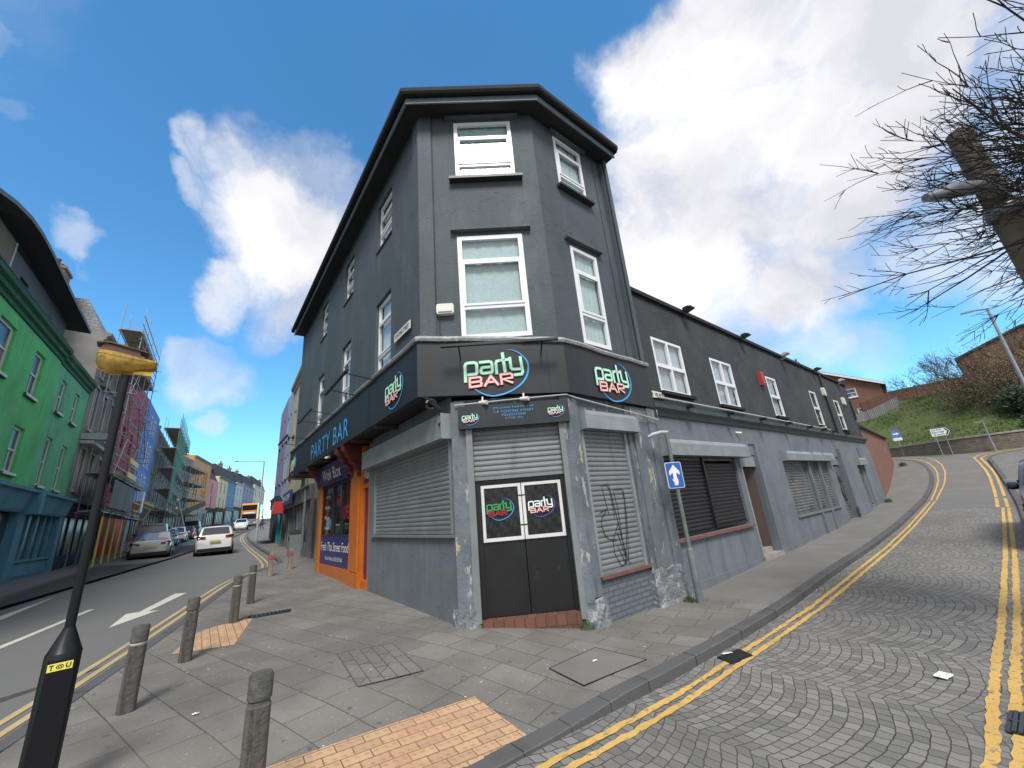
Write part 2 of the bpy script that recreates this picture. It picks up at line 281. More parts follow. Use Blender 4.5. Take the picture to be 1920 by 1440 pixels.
        c = mixc_(t, ramp_(t, mid, .3, .7), (.66, .42, .12), (.50, .31, .08)); c = mixc_(t, brk, c, (.12, .11, .10)); c = mixc_(t, math_n(t, 'MULTIPLY', ramp_(t, fine, .4, .7), .25), c, (.7, .5, .2)); h = fine; hs, hd = .5, .006; rough = .75
    elif kind == 'yellow_pale':
        c = mixc_(t, ramp_(t, mid, .35, .65), (.52, .40, .20), (.42, .31, .15)); c = mixc_(t, ramp_(t, noise_(t, uv, 13, 5, .75), .62, .66), c, (.13, .12, .11)); h = fine; hs, hd = .4, .006; rough = .75
    elif kind == 'white':
        c = mixc_(t, ramp_(t, noise_(t, uv, 13, 5, .75), .56, .64), (.60, .57, .49), (.36, .34, .30)); h = fine; hs, hd = .4, .006; rough = .75
    t.links.new(c, b.inputs['Base Color']); b.inputs['Roughness'].default_value = rough; b.inputs['Specular IOR Level'].default_value = .35; bump_(t, b, h, hs, hd)
for k in ('asphalt', 'asphalt_old', 'kerb', 'paving', 'tactile', 'setts', 'grass', 'yellow', 'yellow_pale', 'white'): groundmat('g_'+k, k)

# ------------------------------------------------------------------ mesh builder
SPLIT = {'pilaster', 'corner_pilaster', 'pier', 'hood_mould', 'moulding', 'joist', 'panel_joint', 'hinge', 'guide_rail', 'shutter_channel', 'security_camera', 'window_poster', 'window_sill', 'transom', 'string', 'roof_rail'}
class MB:
    def __init__(s): s.v = []; s.f = []; s.smooth = False; s.tf = None
    def pt(s, p):
        p = Vector(p)
        if s.tf is not None: p = s.tf @ p
        s.v.append(p); return len(s.v)-1
    def poly(s, pts): s.f.append([s.pt(p) for p in pts]); return s
    def hexa(s, p):          # p: 4 bottom (ccw seen from above) + 4 top
        i = [s.pt(q) for q in p]
        for a in ((3, 2, 1, 0), (4, 5, 6, 7), (0, 1, 5, 4), (1, 2, 6, 5), (2, 3, 7, 6), (3, 0, 4, 7)): s.f.append([i[k] for k in a])
        return s
    def box(s, x0, x1, y0, y1, z0, z1):
        return s.hexa([(x0, y0, z0), (x1, y0, z0), (x1, y1, z0), (x0, y1, z0), (x0, y0, z1), (x1, y0, z1), (x1, y1, z1), (x0, y1, z1)])
    def fb(s, fr, s0, s1, n0, n1, z0, z1):
        return s.hexa([fr.P(s0, n1, z0), fr.P(s1, n1, z0), fr.P(s1, n0, z0), fr.P(s0, n0, z0), fr.P(s0, n1, z1), fr.P(s1, n1, z1), fr.P(s1, n0, z1), fr.P(s0, n0, z1)])
    def rect(s, fr, s0, s1, n, z0, z1): return s.poly([fr.P(s0, n, z0), fr.P(s1, n, z0), fr.P(s1, n, z1), fr.P(s0, n, z1)])
    def wall(s, fr, s0, s1, z0, z1, holes=(), n=0, dep=.15):
        S = sorted({s0, s1, *[h[0] for h in holes], *[h[1] for h in holes]}); Z = sorted({z0, z1, *[h[2] for h in holes], *[h[3] for h in holes]})
        for i in range(len(S)-1):
            for j in range(len(Z)-1):
                cs, cz = (S[i]+S[i+1])/2, (Z[j]+Z[j+1])/2
                if not any(h[0] < cs < h[1] and h[2] < cz < h[3] for h in holes): s.rect(fr, S[i], S[i+1], n, Z[j], Z[j+1])
        for a, b, c, d in holes:
            P = fr.P
            s.poly([P(a, n, c), P(b, n, c), P(b, n-dep, c), P(a, n-dep, c)]); s.poly([P(a, n-dep, d), P(b, n-dep, d), P(b, n, d), P(a, n, d)])
            s.poly([P(a, n-dep, c), P(a, n-dep, d), P(a, n, d), P(a, n, c)]); s.poly([P(b, n, c), P(b, n, d), P(b, n-dep, d), P(b, n-dep, c)])
        return s
    def prism(s, pts, z0, z1):      # 2D ccw polygon extruded
        n = len(pts); a = [s.pt((p[0], p[1], z0)) for p in pts]; b = [s.pt((p[0], p[1], z1)) for p in pts]
        s.f.append(a[::-1]); s.f.append(b)
        for i in range(n): s.f.append([a[i], a[(i+1) % n], b[(i+1) % n], b[i]])
        return s
    def slabf(s, fr, pts, n0, n1):  # polygon in (s,z) extruded from n0 to n1
        a = [s.pt(fr.P(p[0], n0, p[1])) for p in pts]; b = [s.pt(fr.P(p[0], n1, p[1])) for p in pts]; n = len(pts)
        s.f.append(a[::-1]); s.f.append(b)
        for i in range(n): s.f.append([a[i], a[(i+1) % n], b[(i+1) % n], b[i]])
        return s
    def slabn(s, fr, pts, s0, s1):  # polygon in (n,z) extruded along s
        a = [s.pt(fr.P(s0, p[0], p[1])) for p in pts]; b = [s.pt(fr.P(s1, p[0], p[1])) for p in pts]; n = len(pts)
        s.f.append(a[::-1]); s.f.append(b)
        for i in range(n): s.f.append([a[i], a[(i+1) % n], b[(i+1) % n], b[i]])
        return s
    def tube(s, pts, r, k=8, caps=True):
        pts = [Vector(p) for p in pts]; rr = r if isinstance(r, (list, tuple)) else [r]*len(pts); rings = []
        for i, p in enumerate(pts):
            d = (pts[min(i+1, len(pts)-1)]-pts[max(i-1, 0)]).normalized()
            a = d.orthogonal().normalized() if abs(d.z) > .99 else Vector((0, 0, 1)).cross(d).normalized()
            b = d.cross(a)
            rings.append([s.pt(p+(a*math.cos(2*math.pi*j/k)+b*math.sin(2*math.pi*j/k))*rr[i]) for j in range(k)])
        for i in range(len(rings)-1):
            for j in range(k): s.f.append([rings[i][j], rings[i][(j+1) % k], rings[i+1][(j+1) % k], rings[i+1][j]])
        if caps: s.f.append(rings[0][::-1]); s.f.append(rings[-1])
        return s
    def lathe(s, prof, c=(0, 0, 0), k=16, axis='z'):
        rings = []
        for r, h in prof:
            ring = []
            for j in range(k):
                a = 2*math.pi*j/k; x, y = r*math.cos(a), r*math.sin(a)
                p = (x, y, h) if axis == 'z' else (h, x, y)
                ring.append(s.pt((p[0]+c[0], p[1]+c[1], p[2]+c[2])))
            rings.append(ring)
        for i in range(len(rings)-1):
            for j in range(k): s.f.append([rings[i][j], rings[i][(j+1) % k], rings[i+1][(j+1) % k], rings[i+1][j]])
        s.f.append(rings[0][::-1]); s.f.append(rings[-1]); return s
    def sweep(s, path, prof, zoff=None):   # prof: closed [(n,z)] swept along a plan polyline; n is to the right of travel
        ofs = []
        for i, p in enumerate(path):
            p = Vector(p); dirs = []
            if i > 0: dirs.append((p-Vector(path[i-1])).normalized())
            if i < len(path)-1: dirs.append((Vector(path[i+1])-p).normalized())
            ns = [Vector((d.y, -d.x)) for d in dirs]
            m = sum(ns, Vector((0, 0))).normalized(); m = m/ max(.3, m.dot(ns[0])); ofs.append(m)
        rings = [[s.pt((p[0]+ofs[i].x*a, p[1]+ofs[i].y*a, (z if zoff is None else zoff(i, z)))) for a, z in prof] for i, p in enumerate(path)]
        n = len(prof)
        for i in range(len(rings)-1):
            for j in range(n): s.f.append([rings[i][j], rings[i][(j+1) % n], rings[i+1][(j+1) % n], rings[i+1][j]])
        s.f.append(rings[0][::-1]); s.f.append(rings[-1]); return s
    def stroke(s, fr, pts, w, n, s0, z0, k, off=0.004):    # flat lettering stroke on a facade, pts in drawing units (y down)
        ww = w if isinstance(w, (list, tuple)) else [w]*len(pts); P = [Vector(p) for p in pts]; L, Rr = [], []
        for i, p in enumerate(P):
            a = (P[i]-P[i-1]).normalized() if i else (P[1]-P[0]).normalized(); b = (P[i+1]-P[i]).normalized() if i < len(P)-1 else a
            na, nb = Vector((-a.y, a.x)), Vector((-b.y, b.x)); m = (na+nb).normalized(); m = m/max(.45, m.dot(na))
            if i == 0 : p = p-a*ww[i]*.35
            if i == len(P)-1: p = p+a*ww[i]*.35
            L.append(p+m*ww[i]/2); Rr.append(p-m*ww[i]/2)
        q = lambda v, nn: fr.P(s0+v.x*k, nn, z0-v.y*k)
        for i in range(len(P)-1):
            s.hexa([q(L[i], n), q(L[i+1], n), q(Rr[i+1], n), q(Rr[i], n), q(L[i], n+off), q(L[i+1], n+off), q(Rr[i+1], n+off), q(Rr[i], n+off)])
        return s
    def build(s, name, mat, parent=None, loc=None, label=None):
        if name in SPLIT and parent is not None: return each(s, name, mat, parent)[0]
        return s.build1(name, mat, parent, loc, label)
    def build1(s, name, mat, parent=None, loc=None, label=None):
        me = bpy.data.meshes.new(name)
        o = Vector(parent.location) if parent is not None and loc is None else Vector(loc or (0, 0, 0))
        if parent is not None and parent.parent is not None and loc is None: o = Vector(parent.parent.location)+Vector(parent.location)
        me.from_pydata([tuple(p-o) for p in s.v], [], s.f); me.update()
        uvl = me.uv_layers.new(name='UVMap')
        for pl in me.polygons:
            nn = pl.normal
            if abs(nn.z) > .75: fx, fy = Vector((1, 0, 0)), Vector((0, 1, 0))
            else: fx = Vector((-nn.y, nn.x, 0)).normalized(); fy = Vector((0, 0, 1))
            for li in pl.loop_indices:
                co = me.vertices[me.loops[li].vertex_index].co+o; uvl.data[li].uv = (co.dot(fx), co.dot(fy))
        if s.smooth:
            for pl in me.polygons: pl.use_smooth = True
            me.set_sharp_from_angle(angle=R(40))
        me.materials.append(MATS[mat] if isinstance(mat, str) else mat)
        ob = bpy.data.objects.new(name, me); COL.objects.link(ob)
        if parent is not None: ob.parent = parent
        else: ob.location = o
        if label: ob['label'] = label
        return ob
def each(mb, name, mat, parent):
    """every loose piece of mb becomes a part of its own"""
    par = list(range(len(mb.v)))
    def find(a):
        while par[a] != a: par[a] = par[par[a]]; a = par[a]
        return a
    for f in mb.f:
        for i in f[1:]: par[find(i)] = find(f[0])
    grp = {}
    for f in mb.f: grp.setdefault(find(f[0]), []).append(f)
    out = []
    for fs in grp.values():
        m = MB(); m.smooth = mb.smooth; mp = {}
        for f in fs:
            for i in f:
                if i not in mp: mp[i] = len(m.v); m.v.append(mb.v[i])
            m.f.append([mp[i] for i in f])
        out.append(m.build1(name, mat, parent))
    return out
def tag(o, label, cat, group=None):
    o['label'] = label; o['category'] = cat
    if group: o['group'] = group
    return o
def thing(name, label, cat, loc, group=None):
    o = bpy.data.objects.new(name, None); COL.objects.link(o); o.location = loc; o.empty_display_size = .3; return tag(o, label, cat, group)
def struct(o, kind='structure'): o['kind'] = kind; return o
def copy_tree(o, parent=None):
    c = o.copy(); COL.objects.link(c)
    if parent is not None: c.parent = parent
    for ch in o.children: copy_tree(ch, c)
    return c
_tcache = {}
def text2d(txt, size=1.0, bold=0.0, shear=0.0, space=1.0):
    key = (txt, bold, shear, space)
    if key not in _tcache:
        cu = bpy.data.curves.new('lettering', 'FONT'); cu.body = txt; cu.size = 1; cu.offset = bold; cu.shear = shear; cu.space_character = space; cu.resolution_u = 3
        ob = bpy.data.objects.new('lettering', cu); COL.objects.link(ob); dg = bpy.context.evaluated_depsgraph_get(); me = ob.evaluated_get(dg).to_mesh()
        vs = [tuple(v.co[:2]) for v in me.vertices]; fs = [list(p.vertices) for p in me.polygons]
        x0 = min(v[0] for v in vs); x1 = max(v[0] for v in vs); y0 = min(v[1] for v in vs); y1 = max(v[1] for v in vs)
        ob.evaluated_get(dg).to_mesh_clear(); bpy.data.objects.remove(ob); bpy.data.curves.remove(cu)
        _tcache[key] = ([((x-x0)/(y1-y0), (y-y0)/(y1-y0)) for x, y in vs], fs, (x1-x0)/(y1-y0))
    return _tcache[key]
def put_text(mb, fr, txt, s0, s1, n, z0, z1, flip=False, **kw):
    """lettering stretched into the box s0..s1, z0..z1 (s0 is where the first letter stands)"""
    vs, fs, asp = text2d(txt, **kw); base = len(mb.v)
    for x, y in vs: mb.pt(fr.P(s0+(s1-s0)*x/asp, n, z0+(z1-z0)*y))
    for f in fs: mb.f.append([base+i for i in (f if s1 > s0 else f[::-1])])
    return mb

# ------------------------------------------------------------------ ground, roads, pavements
K1 = [(-2.9, -4.42), (0, -3.70), (2, -3.22), (5, -2.56), (9, -1.74), (11, -1.2), (12.3, -.5), (13.2, -.05), (15, .15), (20, .35), (28, .55), (36, .8), (48, 1.4), (60, 2.6), (76, 4.6), (110, 12), (150, 24)]
K2 = [(-14, -8.0), (0, -7.2), (12, -6.70), (17.7, -6.45), (24, -6.24), (31, -6.1), (45, -5.8), (62, -4.6), (76, -2.3), (92, 1.2), (110, 5.5), (150, 17)]
K3 = [(-3.2, -3.4), (-2.95, -1.0), (-2.89, 0), (-2.86, 1), (-2.84, 3.2), (-2.70, 5.7), (-2.63, 8.8), (-2.52, 12), (-2.37, 16.4), (-2.15, 24.3), (-1.9, 28.9), (-1.35, 32.3), (-.3, 34.6), (2, 36.4), (7, 37.6), (16, 38.2)]
K4 = [(-5.35, -6), (-5.3, 0), (-5.2, 6), (-5.0, 12), (-4.82, 17.8), (-4.6, 22), (-4.35, 26), (-3.95, 31), (-3.75, 32.6), (-4.3, 33.6), (-7, 34.6), (-14, 36)]
W2s = lambda pts: [ST(*p) for p in pts]
def dens(pts, step):
    out = [pts[0]]
    for a, b in zip(pts, pts[1:]):
        n = max(1, int(math.hypot(b[0]-a[0], b[1]-a[1])/step))
        out += [(a[0]+(b[0]-a[0])*i/n, a[1]+(b[1]-a[1])*i/n) for i in range(1, n+1)]
    return out
def smooth(pts, it=2):
    for _ in range(it):
        q = [pts[0]]
        for a, b in zip(pts, pts[1:]): q += [(a[0]*.75+b[0]*.25, a[1]*.75+b[1]*.25), (a[0]*.25+b[0]*.75, a[1]*.25+b[1]*.75)]
        pts = q+[pts[-1]]
    return pts
k1, k2, k3, k4 = (smooth(W2s(k), 2) for k in (K1, K2, K3, K4))
def dip(x, y):      # dropped kerb at the crossing
    q = (x+1.15)*dR[0]+(y-2.55)*dR[1]; w = (x+1.15)*.6374-(y-2.55)*.7705
    return .07*(1-sst(1.5, 2.9, abs(q)))*sst(-1.9, -.1, w)
def Tp(x, y): return T(x, y)-dip(x, y)
def uvrot(ob, ang):
    me = ob.data; uv = me.uv_layers[0].data; c, s = math.cos(ang), math.sin(ang); lx, ly = ob.location.x, ob.location.y
    for lp in me.loops:
        v = me.vertices[lp.vertex_index].co; x, y = v.x+lx, v.y+ly; uv[lp.index].uv = (x*c+y*s, -x*s+y*c)
def sheet(name, poly, off, mat, step=1.0, ang=0.0, zf=T, label=None):
    bm = bmesh.new(); vs = [bm.verts.new((x, y, 0)) for x, y in poly]; bm.faces.new(vs); bmesh.ops.triangulate(bm, faces=bm.faces[:])
    xs = [p[0] for p in poly]; ys = [p[1] for p in poly]
    for ax, lo, hi in ((0, min(xs), max(xs)), (1, min(ys), max(ys))):
        p = lo+step
        while p < hi:
            d = math.hypot(*( (p, 0) if ax == 0 else (0, p)))
            co = (p, 0, 0) if ax == 0 else (0, p, 0); no = (1, 0, 0) if ax == 0 else (0, 1, 0)
            bmesh.ops.bisect_plane(bm, geom=bm.verts[:]+bm.edges[:]+bm.faces[:], plane_co=co, plane_no=no)
            p += step if abs(p) < 20 else step*2.5
    for v in bm.verts: v.co.z = zf(v.co.x, v.co.y)+off
    me = bpy.data.meshes.new(name); 
    for f in bm.faces:
        if f.normal.z < 0: f.normal_flip()
    bm.normal_update()
    for f in bm.faces:
        if f.normal.z < 0: f.normal_flip()
    bm.to_mesh(me); bm.free(); me.uv_layers.new(name='UVMap'); me.materials.append(MATS[mat])
    o = bpy.data.objects.new(name, me); COL.objects.link(o); uvrot(o, ang); return o
def ribbon(name, pts, w, off, mat, zf=T, side=0, step=.5, build=True, mb=None, jit=0):
    """flat strip of width w along a plan polyline, draped on the ground"""
    pts = dens(pts, step); mb = mb or MB(); L = []
    for i, p in enumerate(pts):
        a = Vector(pts[max(0, i-1)]); b = Vector(pts[min(len(pts)-1, i+1)]); d = (b-a).normalized(); nn = Vector((-d.y, d.x)); p = Vector(p)
        q0, q1 = p+nn*(w/2+side+random.uniform(-jit, jit)), p-nn*(w/2-side+random.uniform(-jit, jit)); L.append((q0, q1))
    for (a0, a1), (b0, b1) in zip(L, L[1:]): mb.poly([(*a1, zf(*a1)+off), (*b1, zf(*b1)+off), (*b0, zf(*b0)+off), (*a0, zf(*a0)+off)])
    return mb.build(name, mat) if build else mb
ANG_L = math.atan2(dL[1], dL[0]); ANG_R = math.atan2(dR[1], dR[0])

# one sheet to the horizon, under everything
gm = MB(); G = [-900, -500, -300, -200, -140, -100, -70, -45, -25, -12, 0, 8, 16, 24, 32, 40, 55, 75, 100, 140, 200, 300, 500, 900]
gg = [[gm.pt((x, y, T(x, y)-.75)) for x in G] for y in G]
for i in range(len(G)-1):
    for j in range(len(G)-1): gm.f.append([gg[i][j], gg[i][j+1], gg[i+1][j+1], gg[i+1][j]])
struct(gm.build('ground', 'g_asphalt_old'))
# shopping street carriageway (also under the hill road mouth)
road_poly = [ST(-16, -9.5)]+k2[1:]+k1[::-1]+[(-3.0, .6), (1.2, -1.5), (4, -9), (-9, -9)]
struct(sheet('street_road', road_poly, -.10, 'g_asphalt', 1.2, ANG_L))
# hill road: setts near, old asphalt beyond
kk3 = [p for p in k3 if p[0] > -3.1]; kk4 = k4
def cut(pts, u0, u1): return [p for p in pts if u0 <= (p[0]-PB[0])*dR[0]+(p[1]-PB[1])*dR[1] <= u1]
UE = 20.2
setts = [(-4.5, 1.0)] + cut(kk3, -3.9, UE) + [ST(-2.33, UE-.9)] + [ST(-4.72, UE-.9)] + cut(kk4, -9, UE-.8)[::-1] + [(2.5, -7), (-3, -4)]
struct(sheet('cobbled_road', setts, -.094, 'g_setts', .8, ANG_R))
dark = [ST(-2.2, UE-1.05), ST(-1.9, UE+3.4), ST(-4.5, UE+2.9), ST(-4.85, UE-1.05)]
up = [ST(-2.25, UE-1.2)]+cut(k3, UE-1, 90)+[ST(16, 46), ST(-16, 46)]+cut(k4, UE-1, 90)[::-1]+[ST(-4.7, UE-1.2)]
struct(sheet('hill_road', up, -.1, 'g_asphalt_old', 1.0, ANG_R))
struct(sheet('tarmac_band', dark, -.09, 'g_asphalt', .8, ANG_R))
# pavements
pav = [p for p in k1 if p[1] < 90][::-1] + [(-3.1, 1.0)] + [p for p in k3 if p[0] > -2.6] + [ST(16, 30), ST(9, 20), ST(9, 6), ST(8, 12), ST(20, 9), ST(90, 18)]
pv = [p for p in k1 if p[1] < 95]
pav_near = pv[::-1]+[ST(-3.5, -4.3)]+cut(k3, -3.7, 2.9)+[ST(-1.3, 4.25), (2.2, 8.0), (1.9, 8.2), (-1.2, 8.2), (-7, 16), ST(12, 2.6), ST(30, 5), ST(60, 9), ST(80, 12)]
struct(sheet('pavement', pav_near, 0, 'g_paving', .7, ANG_L+.30, Tp))
kr = cut(k3, 2.9, 40)
lastk = cut(k3, -3.7, 2.9)[-1]; kr = [lastk]+kr
pav_hill = kr+[ST(14, 42), ST(14, 34), ST(4, 30), ST(2.2, 21), ST(1, 14), (5.0, 12.2), (2.2, 8.0), ST(-1.3, 4.25)]
struct(sheet('hill_pavement', pav_hill, -.002, 'g_asphalt_old', 1.0, ANG_R))
far_in = [(-14, -10.5), (0, -9.6), (17, -8.1), (45, -7.2), (62, -6.9), (76, -4.2), (92, -.2), (150, 13)]
struct(sheet('far_pavement', k2+[ST(*p) for p in far_in[::-1]], -.02, 'g_asphalt_old', 1.5, ANG_L))
struct(sheet('right_pavement', [p for p in k4]+[ST(-20, 34), ST(-20, -8)], .0, 'g_asphalt_old', 1.2, ANG_R))
# kerb stones
def kerb(name, pts, side, zf, lab=None):
    mb = MB(); pts = dens(pts, .45); L = []
    for i, p in enumerate(pts):
        a = Vector(pts[max(0, i-1)]); b = Vector(pts[min(len(pts)-1, i+1)]); d = (b-a).normalized(); nn = Vector((-d.y, d.x))*side; p = Vector(p)
        L.append((p, p+nn*.15))
    for (a, a2), (b, b2) in zip(L, L[1:]):
        za, zb, wa, wb = zf(*a)+.006, zf(*b)+.006, zf(*a2)+.006, zf(*b2)+.006; la, lb = T(*a)-.16, T(*b)-.16
        q = [(*a, za-.012), (*b, zb-.012), (*a, la), (*b, lb), (*a2, wa), (*b2, wb)]
        nn = (Vector(a2)-Vector(a)).normalized()*.014; c0, c1 = Vector(a)+nn, Vector(b)+nn
        f = [[q[0], q[1], (*c1, zb), (*c0, za)], [(*c0, za), (*c1, zb), q[5], q[4]], [q[2], q[3], q[1], q[0]]]
        for w in f: mb.poly(w if side > 0 else w[::-1])
    o = mb.build(name, 'g_kerb'); uv = o.data.uv_layers[0].data; acc = 0
    n = len(pts); 
    for pl in o.data.polygons:
        seg = pl.index//3; 
        s0 = seg*.455
        ls = list(pl.loop_indices); vals = [(s0, 1), (s0+.455, 1), (s0+.455, 1.2), (s0, 1.2)]
        if side < 0: vals = vals[::-1]
        for li, v in zip(ls, vals): uv[li].uv = v
    return struct(o)
kerb('street_kerb', [p for p in k1 if p[1] < 95], -1, Tp)
kerb('hill_kerb', k3, 1, Tp)
kerb('far_kerb', k2, 1, lambda x, y: T(x, y)-.02)
kerb('right_kerb', k4, -1, T)
# asphalt repair strips, tactile paving, covers, markings
def flat(name, stpts, off, mat, ang, zf=Tp, step=.5): return sheet(name, [ST(*p) for p in stpts], off, mat, step, ang, zf)
tl = [(-.58, 4.25), (-.12, 3.70), (-.62, 3.22), (-2.2, 1.95), (-2.75, 2.6), (-1.87, 3.27)]
struct(sheet('tactile_paving', tl, .005, 'g_tactile', .4, math.atan2(.98, 1.29), Tp))
t2 = [(-4.62, 5.70), (-4.02, 6.0), (-4.78, 7.55), (-5.08, 7.05), (-5.08, 6.62)]
struct(sheet('tactile_paving', t2[::1], .005, 'g_tactile', .5, ANG_L, Tp))
def mark(name, stpts, w, mat, off=-.086, zf=T, world=False): return struct(ribbon(name, smooth(stpts if world else [ST(*p) for p in stpts], 1), w, off, mat, zf, step=.07 if mat == 'g_yellow' else .35, jit=.011 if mat == 'g_yellow' else 0))
Y1 = [(-3.14, -1.6), (-3.09, -.59), (-3.08, -.11), (-3.06, 1.2), (-3.05, 1.85), (-3.0, 3.6), (-2.96, 4.8), (-2.91, 7.4), (-2.78, 10.8), (-2.6, 14.8), (-2.33, 22.6), (-2.05, 29.2), (-1.5, 32.7), (-.6, 35.0), (2, 37), (7, 38.4)]
mark('yellow_line', Y1, .062, 'g_yellow'); mark('yellow_line', [(s-.125-.02*max(0, t-18)/5, t) for s, t in Y1[:11]]+[(-2.33, 29.3), (-1.85, 33.1), (-.9, 35.6), (2, 37.5), (7, 38.9)], .062, 'g_yellow')
YR = [(-5.0, -2), (-5.0, 1.6), (-4.93, 2.7), (-4.88, 4.4), (-4.80, 8.0), (-4.62, 13), (-4.42, 18.9)]
mark('yellow_line', YR, .072, 'g_yellow'); mark('yellow_line', [(s-.12, t) for s, t in YR], .072, 'g_yellow')
mark('yellow_line', [(-4.30, 19.1), (-4.08, 24), (-3.82, 28.9), (-3.4, 32.4), (-3.2, 33.6), (-4.2, 35.1), (-8, 36.4)], .09, 'g_yellow'); mark('yellow_line', [(-4.52, 19.1), (-4.3, 24), (-4.04, 29.0), (-3.62, 32.3), (-3.5, 33.3), (-4.5, 34.7), (-8, 36)], .09, 'g_yellow')
NY = [(s, t-.22) for s, t in K1[:7]]
mark('yellow_line', NY, .075, 'g_yellow_pale', -.094); mark('yellow_line', [(s, t-.17) for s, t in NY], .075, 'g_yellow_pale', -.094)
NY2 = [(s, t-.35) for s, t in K1[7:14]]
mark('yellow_line', NY2, .075, 'g_yellow_pale', -.094); mark('yellow_line', [(s, t-.19) for s, t in NY2], .075, 'g_yellow_pale', -.094)
mark('lane_line', [(1.2, -5.62), (4.7, -4.93), (7.8, -4.38)], .11, 'g_white', -.094)
arrow = [ST(5.58, -3.82), ST(5.95, -3.28), ST(6.02, -3.42), ST(9.05, -2.72), ST(8.9, -2.92), ST(6.9, -3.52), ST(7.25, -3.66)]
arrow = [(-7.91, 8.2), (-7.15, 8.95), (-7.42, 9.05), (-9.18, 11.55), (-8.35, 9.55), (-8.8, 9.57)]
ar = MB(); av = [( -7.95, 8.15), (-7.42, 8.85), (-7.72, 8.95), (-9.28, 11.65), (-8.22, 9.30), (-8.72, 9.55)]
struct(sheet('lane_arrow', [(-7.5, 7.77), (-7.83, 9.16), (-7.98, 9.08), (-8.95, 11.26), (-9.22, 11.2), (-8.15, 9.06), (-8.30, 8.93)], -.094, 'g_white', 3, 0))
struct(sheet('lane_arrow', [ST(8.0, -5.75), ST(8.45, -5.62), ST(8.2, -5.72), ST(11.5, -5.6), ST(8.1, -5.95), ST(7.9, -6.3)], -.094, 'g_white', 3, 0))
# inspection cover with inset slabs, utility plate, gullies
def cover(name, label, corners, mat, rim, zf=Tp, off=.006, grate=0, base='steel_dark'):
    c = Vector((sum(p[0] for p in corners)/4, sum(p[1] for p in corners)/4)); th = thing(name, label, 'cover' if not grate else 'drain', (c.x, c.y, zf(*c)))
    mb = MB(); P = [Vector((*p, zf(*p)+off)) for p in corners]
    mb.poly(P); mb.build('plate', mat, th)
    fm = MB(); up = Vector((0, 0, .004))
    def bar(a, b, w, h=.004):
        d = (b-a).normalized(); q = Vector((-d.y, d.x, 0))*w/2; z = Vector((0, 0, h)); fm.hexa([a-q, b-q, b+q, a+q, a-q+z, b-q+z, b+q+z, a+q+z])
    for i in range(4): bar(P[i], P[(i+1) % 4], rim, .003)
    lerp = lambda a, b, t: a+(b-a)*t
    if grate:
        for k in range(1, grate): bar(lerp(P[0], P[1], k/grate), lerp(P[3], P[2], k/grate), .022, .012)
        bar(lerp(P[0], P[3], .5), lerp(P[1], P[2], .5), .02, .012)
    elif name == 'inspection_cover':
        for k in range(1, 5): bar(lerp(P[0], P[3], k/5), lerp(P[1], P[2], k/5), .007)
        for k in range(5):
            a, b = lerp(P[0], P[3], k/5), lerp(P[1], P[2], k/5); a2, b2 = lerp(P[0], P[3], (k+1)/5), lerp(P[1], P[2], (k+1)/5)
            t = .3+.35*((k*7) % 3)/2; bar(lerp(a, b, t), lerp(a2, b2, t), .008)
    fm.build('frame' if not grate else 'grate', base, th); return th
cover('inspection_cover', 'square inspection cover with five rows of inset slabs in the pavement', [(-2.37, 5.42), (-1.72, 4.43), (-1.17, 4.74), (-1.79, 5.68)], 'g_paving', .010, base='g_kerb')
cover('utility_cover', 'plain grey rectangular cover plate with a white scrap on it near the hill kerb', [(.13, 4.83), (.43, 4.45), (1.2, 5.04), (.71, 5.45)], 'g_asphalt_old', .007, base='soffit_dark')
cover('drain_grate', 'small dark drain grate between the hill kerb and the yellow lines', [(2.04, 5.23), (2.09, 5.03), (2.42, 5.20), (2.38, 5.42)], 'soffit_dark', .02, T, -.088, 9)
cover('drain_grate', 'drain grate cut by the right hand double yellow lines', [ST(-5.04, 2.05), ST(-5.32, 2.05), ST(-5.32, 2.45), ST(-5.04, 2.45)], 'soffit_dark', .02, T, -.082, 9)
cover('floor_grille', 'long dark ribbed grille in the paving beside the far tactile slabs', [ST(3.1, -1.85), ST(3.1, -1.2), ST(3.35, -1.15), ST(3.35, -1.8)], 'soffit_dark', .015, Tp, .006, 10)
# litter
def litter(label, x, y, a, w, h, mat, cat='litter', zf=Tp, off=.008):
    mb = MB(); ca, sa = math.cos(a), math.sin(a); n = 5; g = []
    for i in range(n):
        row = []
        for j in range(n):
            u, v = (i/(n-1)-.5)*w*(1-.25*abs(j/(n-1)-.5)), (j/(n-1)-.5)*h; X, Y = x+u*ca-v*sa, y+u*sa+v*ca
            row.append(mb.pt((X, Y, zf(X, Y)+off+.012*random.random())))
        g.append(row)
    for i in range(n-1):
        for j in range(n-1): mb.f.append([g[i][j], g[i+1][j], g[i+1][j+1], g[i][j+1]])
    o = mb.build('paper_scrap', mat); return tag(o, label, cat)
litter('crumpled white paper lying on the cobbles by the right yellow lines', *ST(-4.62, 2.95), .5, .17, .10, 'plate_white', zf=T, off=-.08)
litter('small white scrap lying on the grey cover plate', .63, 5.0, .7, .07, .03, 'plate_white', off=.014)
litter('white tissue lying on the drain grate by the kerb', 2.18, 5.27, .3, .13, .045, 'plate_white', zf=T, off=-.07)
litter('two flat white flakes on the slabs between the bollards', -2.95, 4.0, .4, .05, .03, 'plate_white')

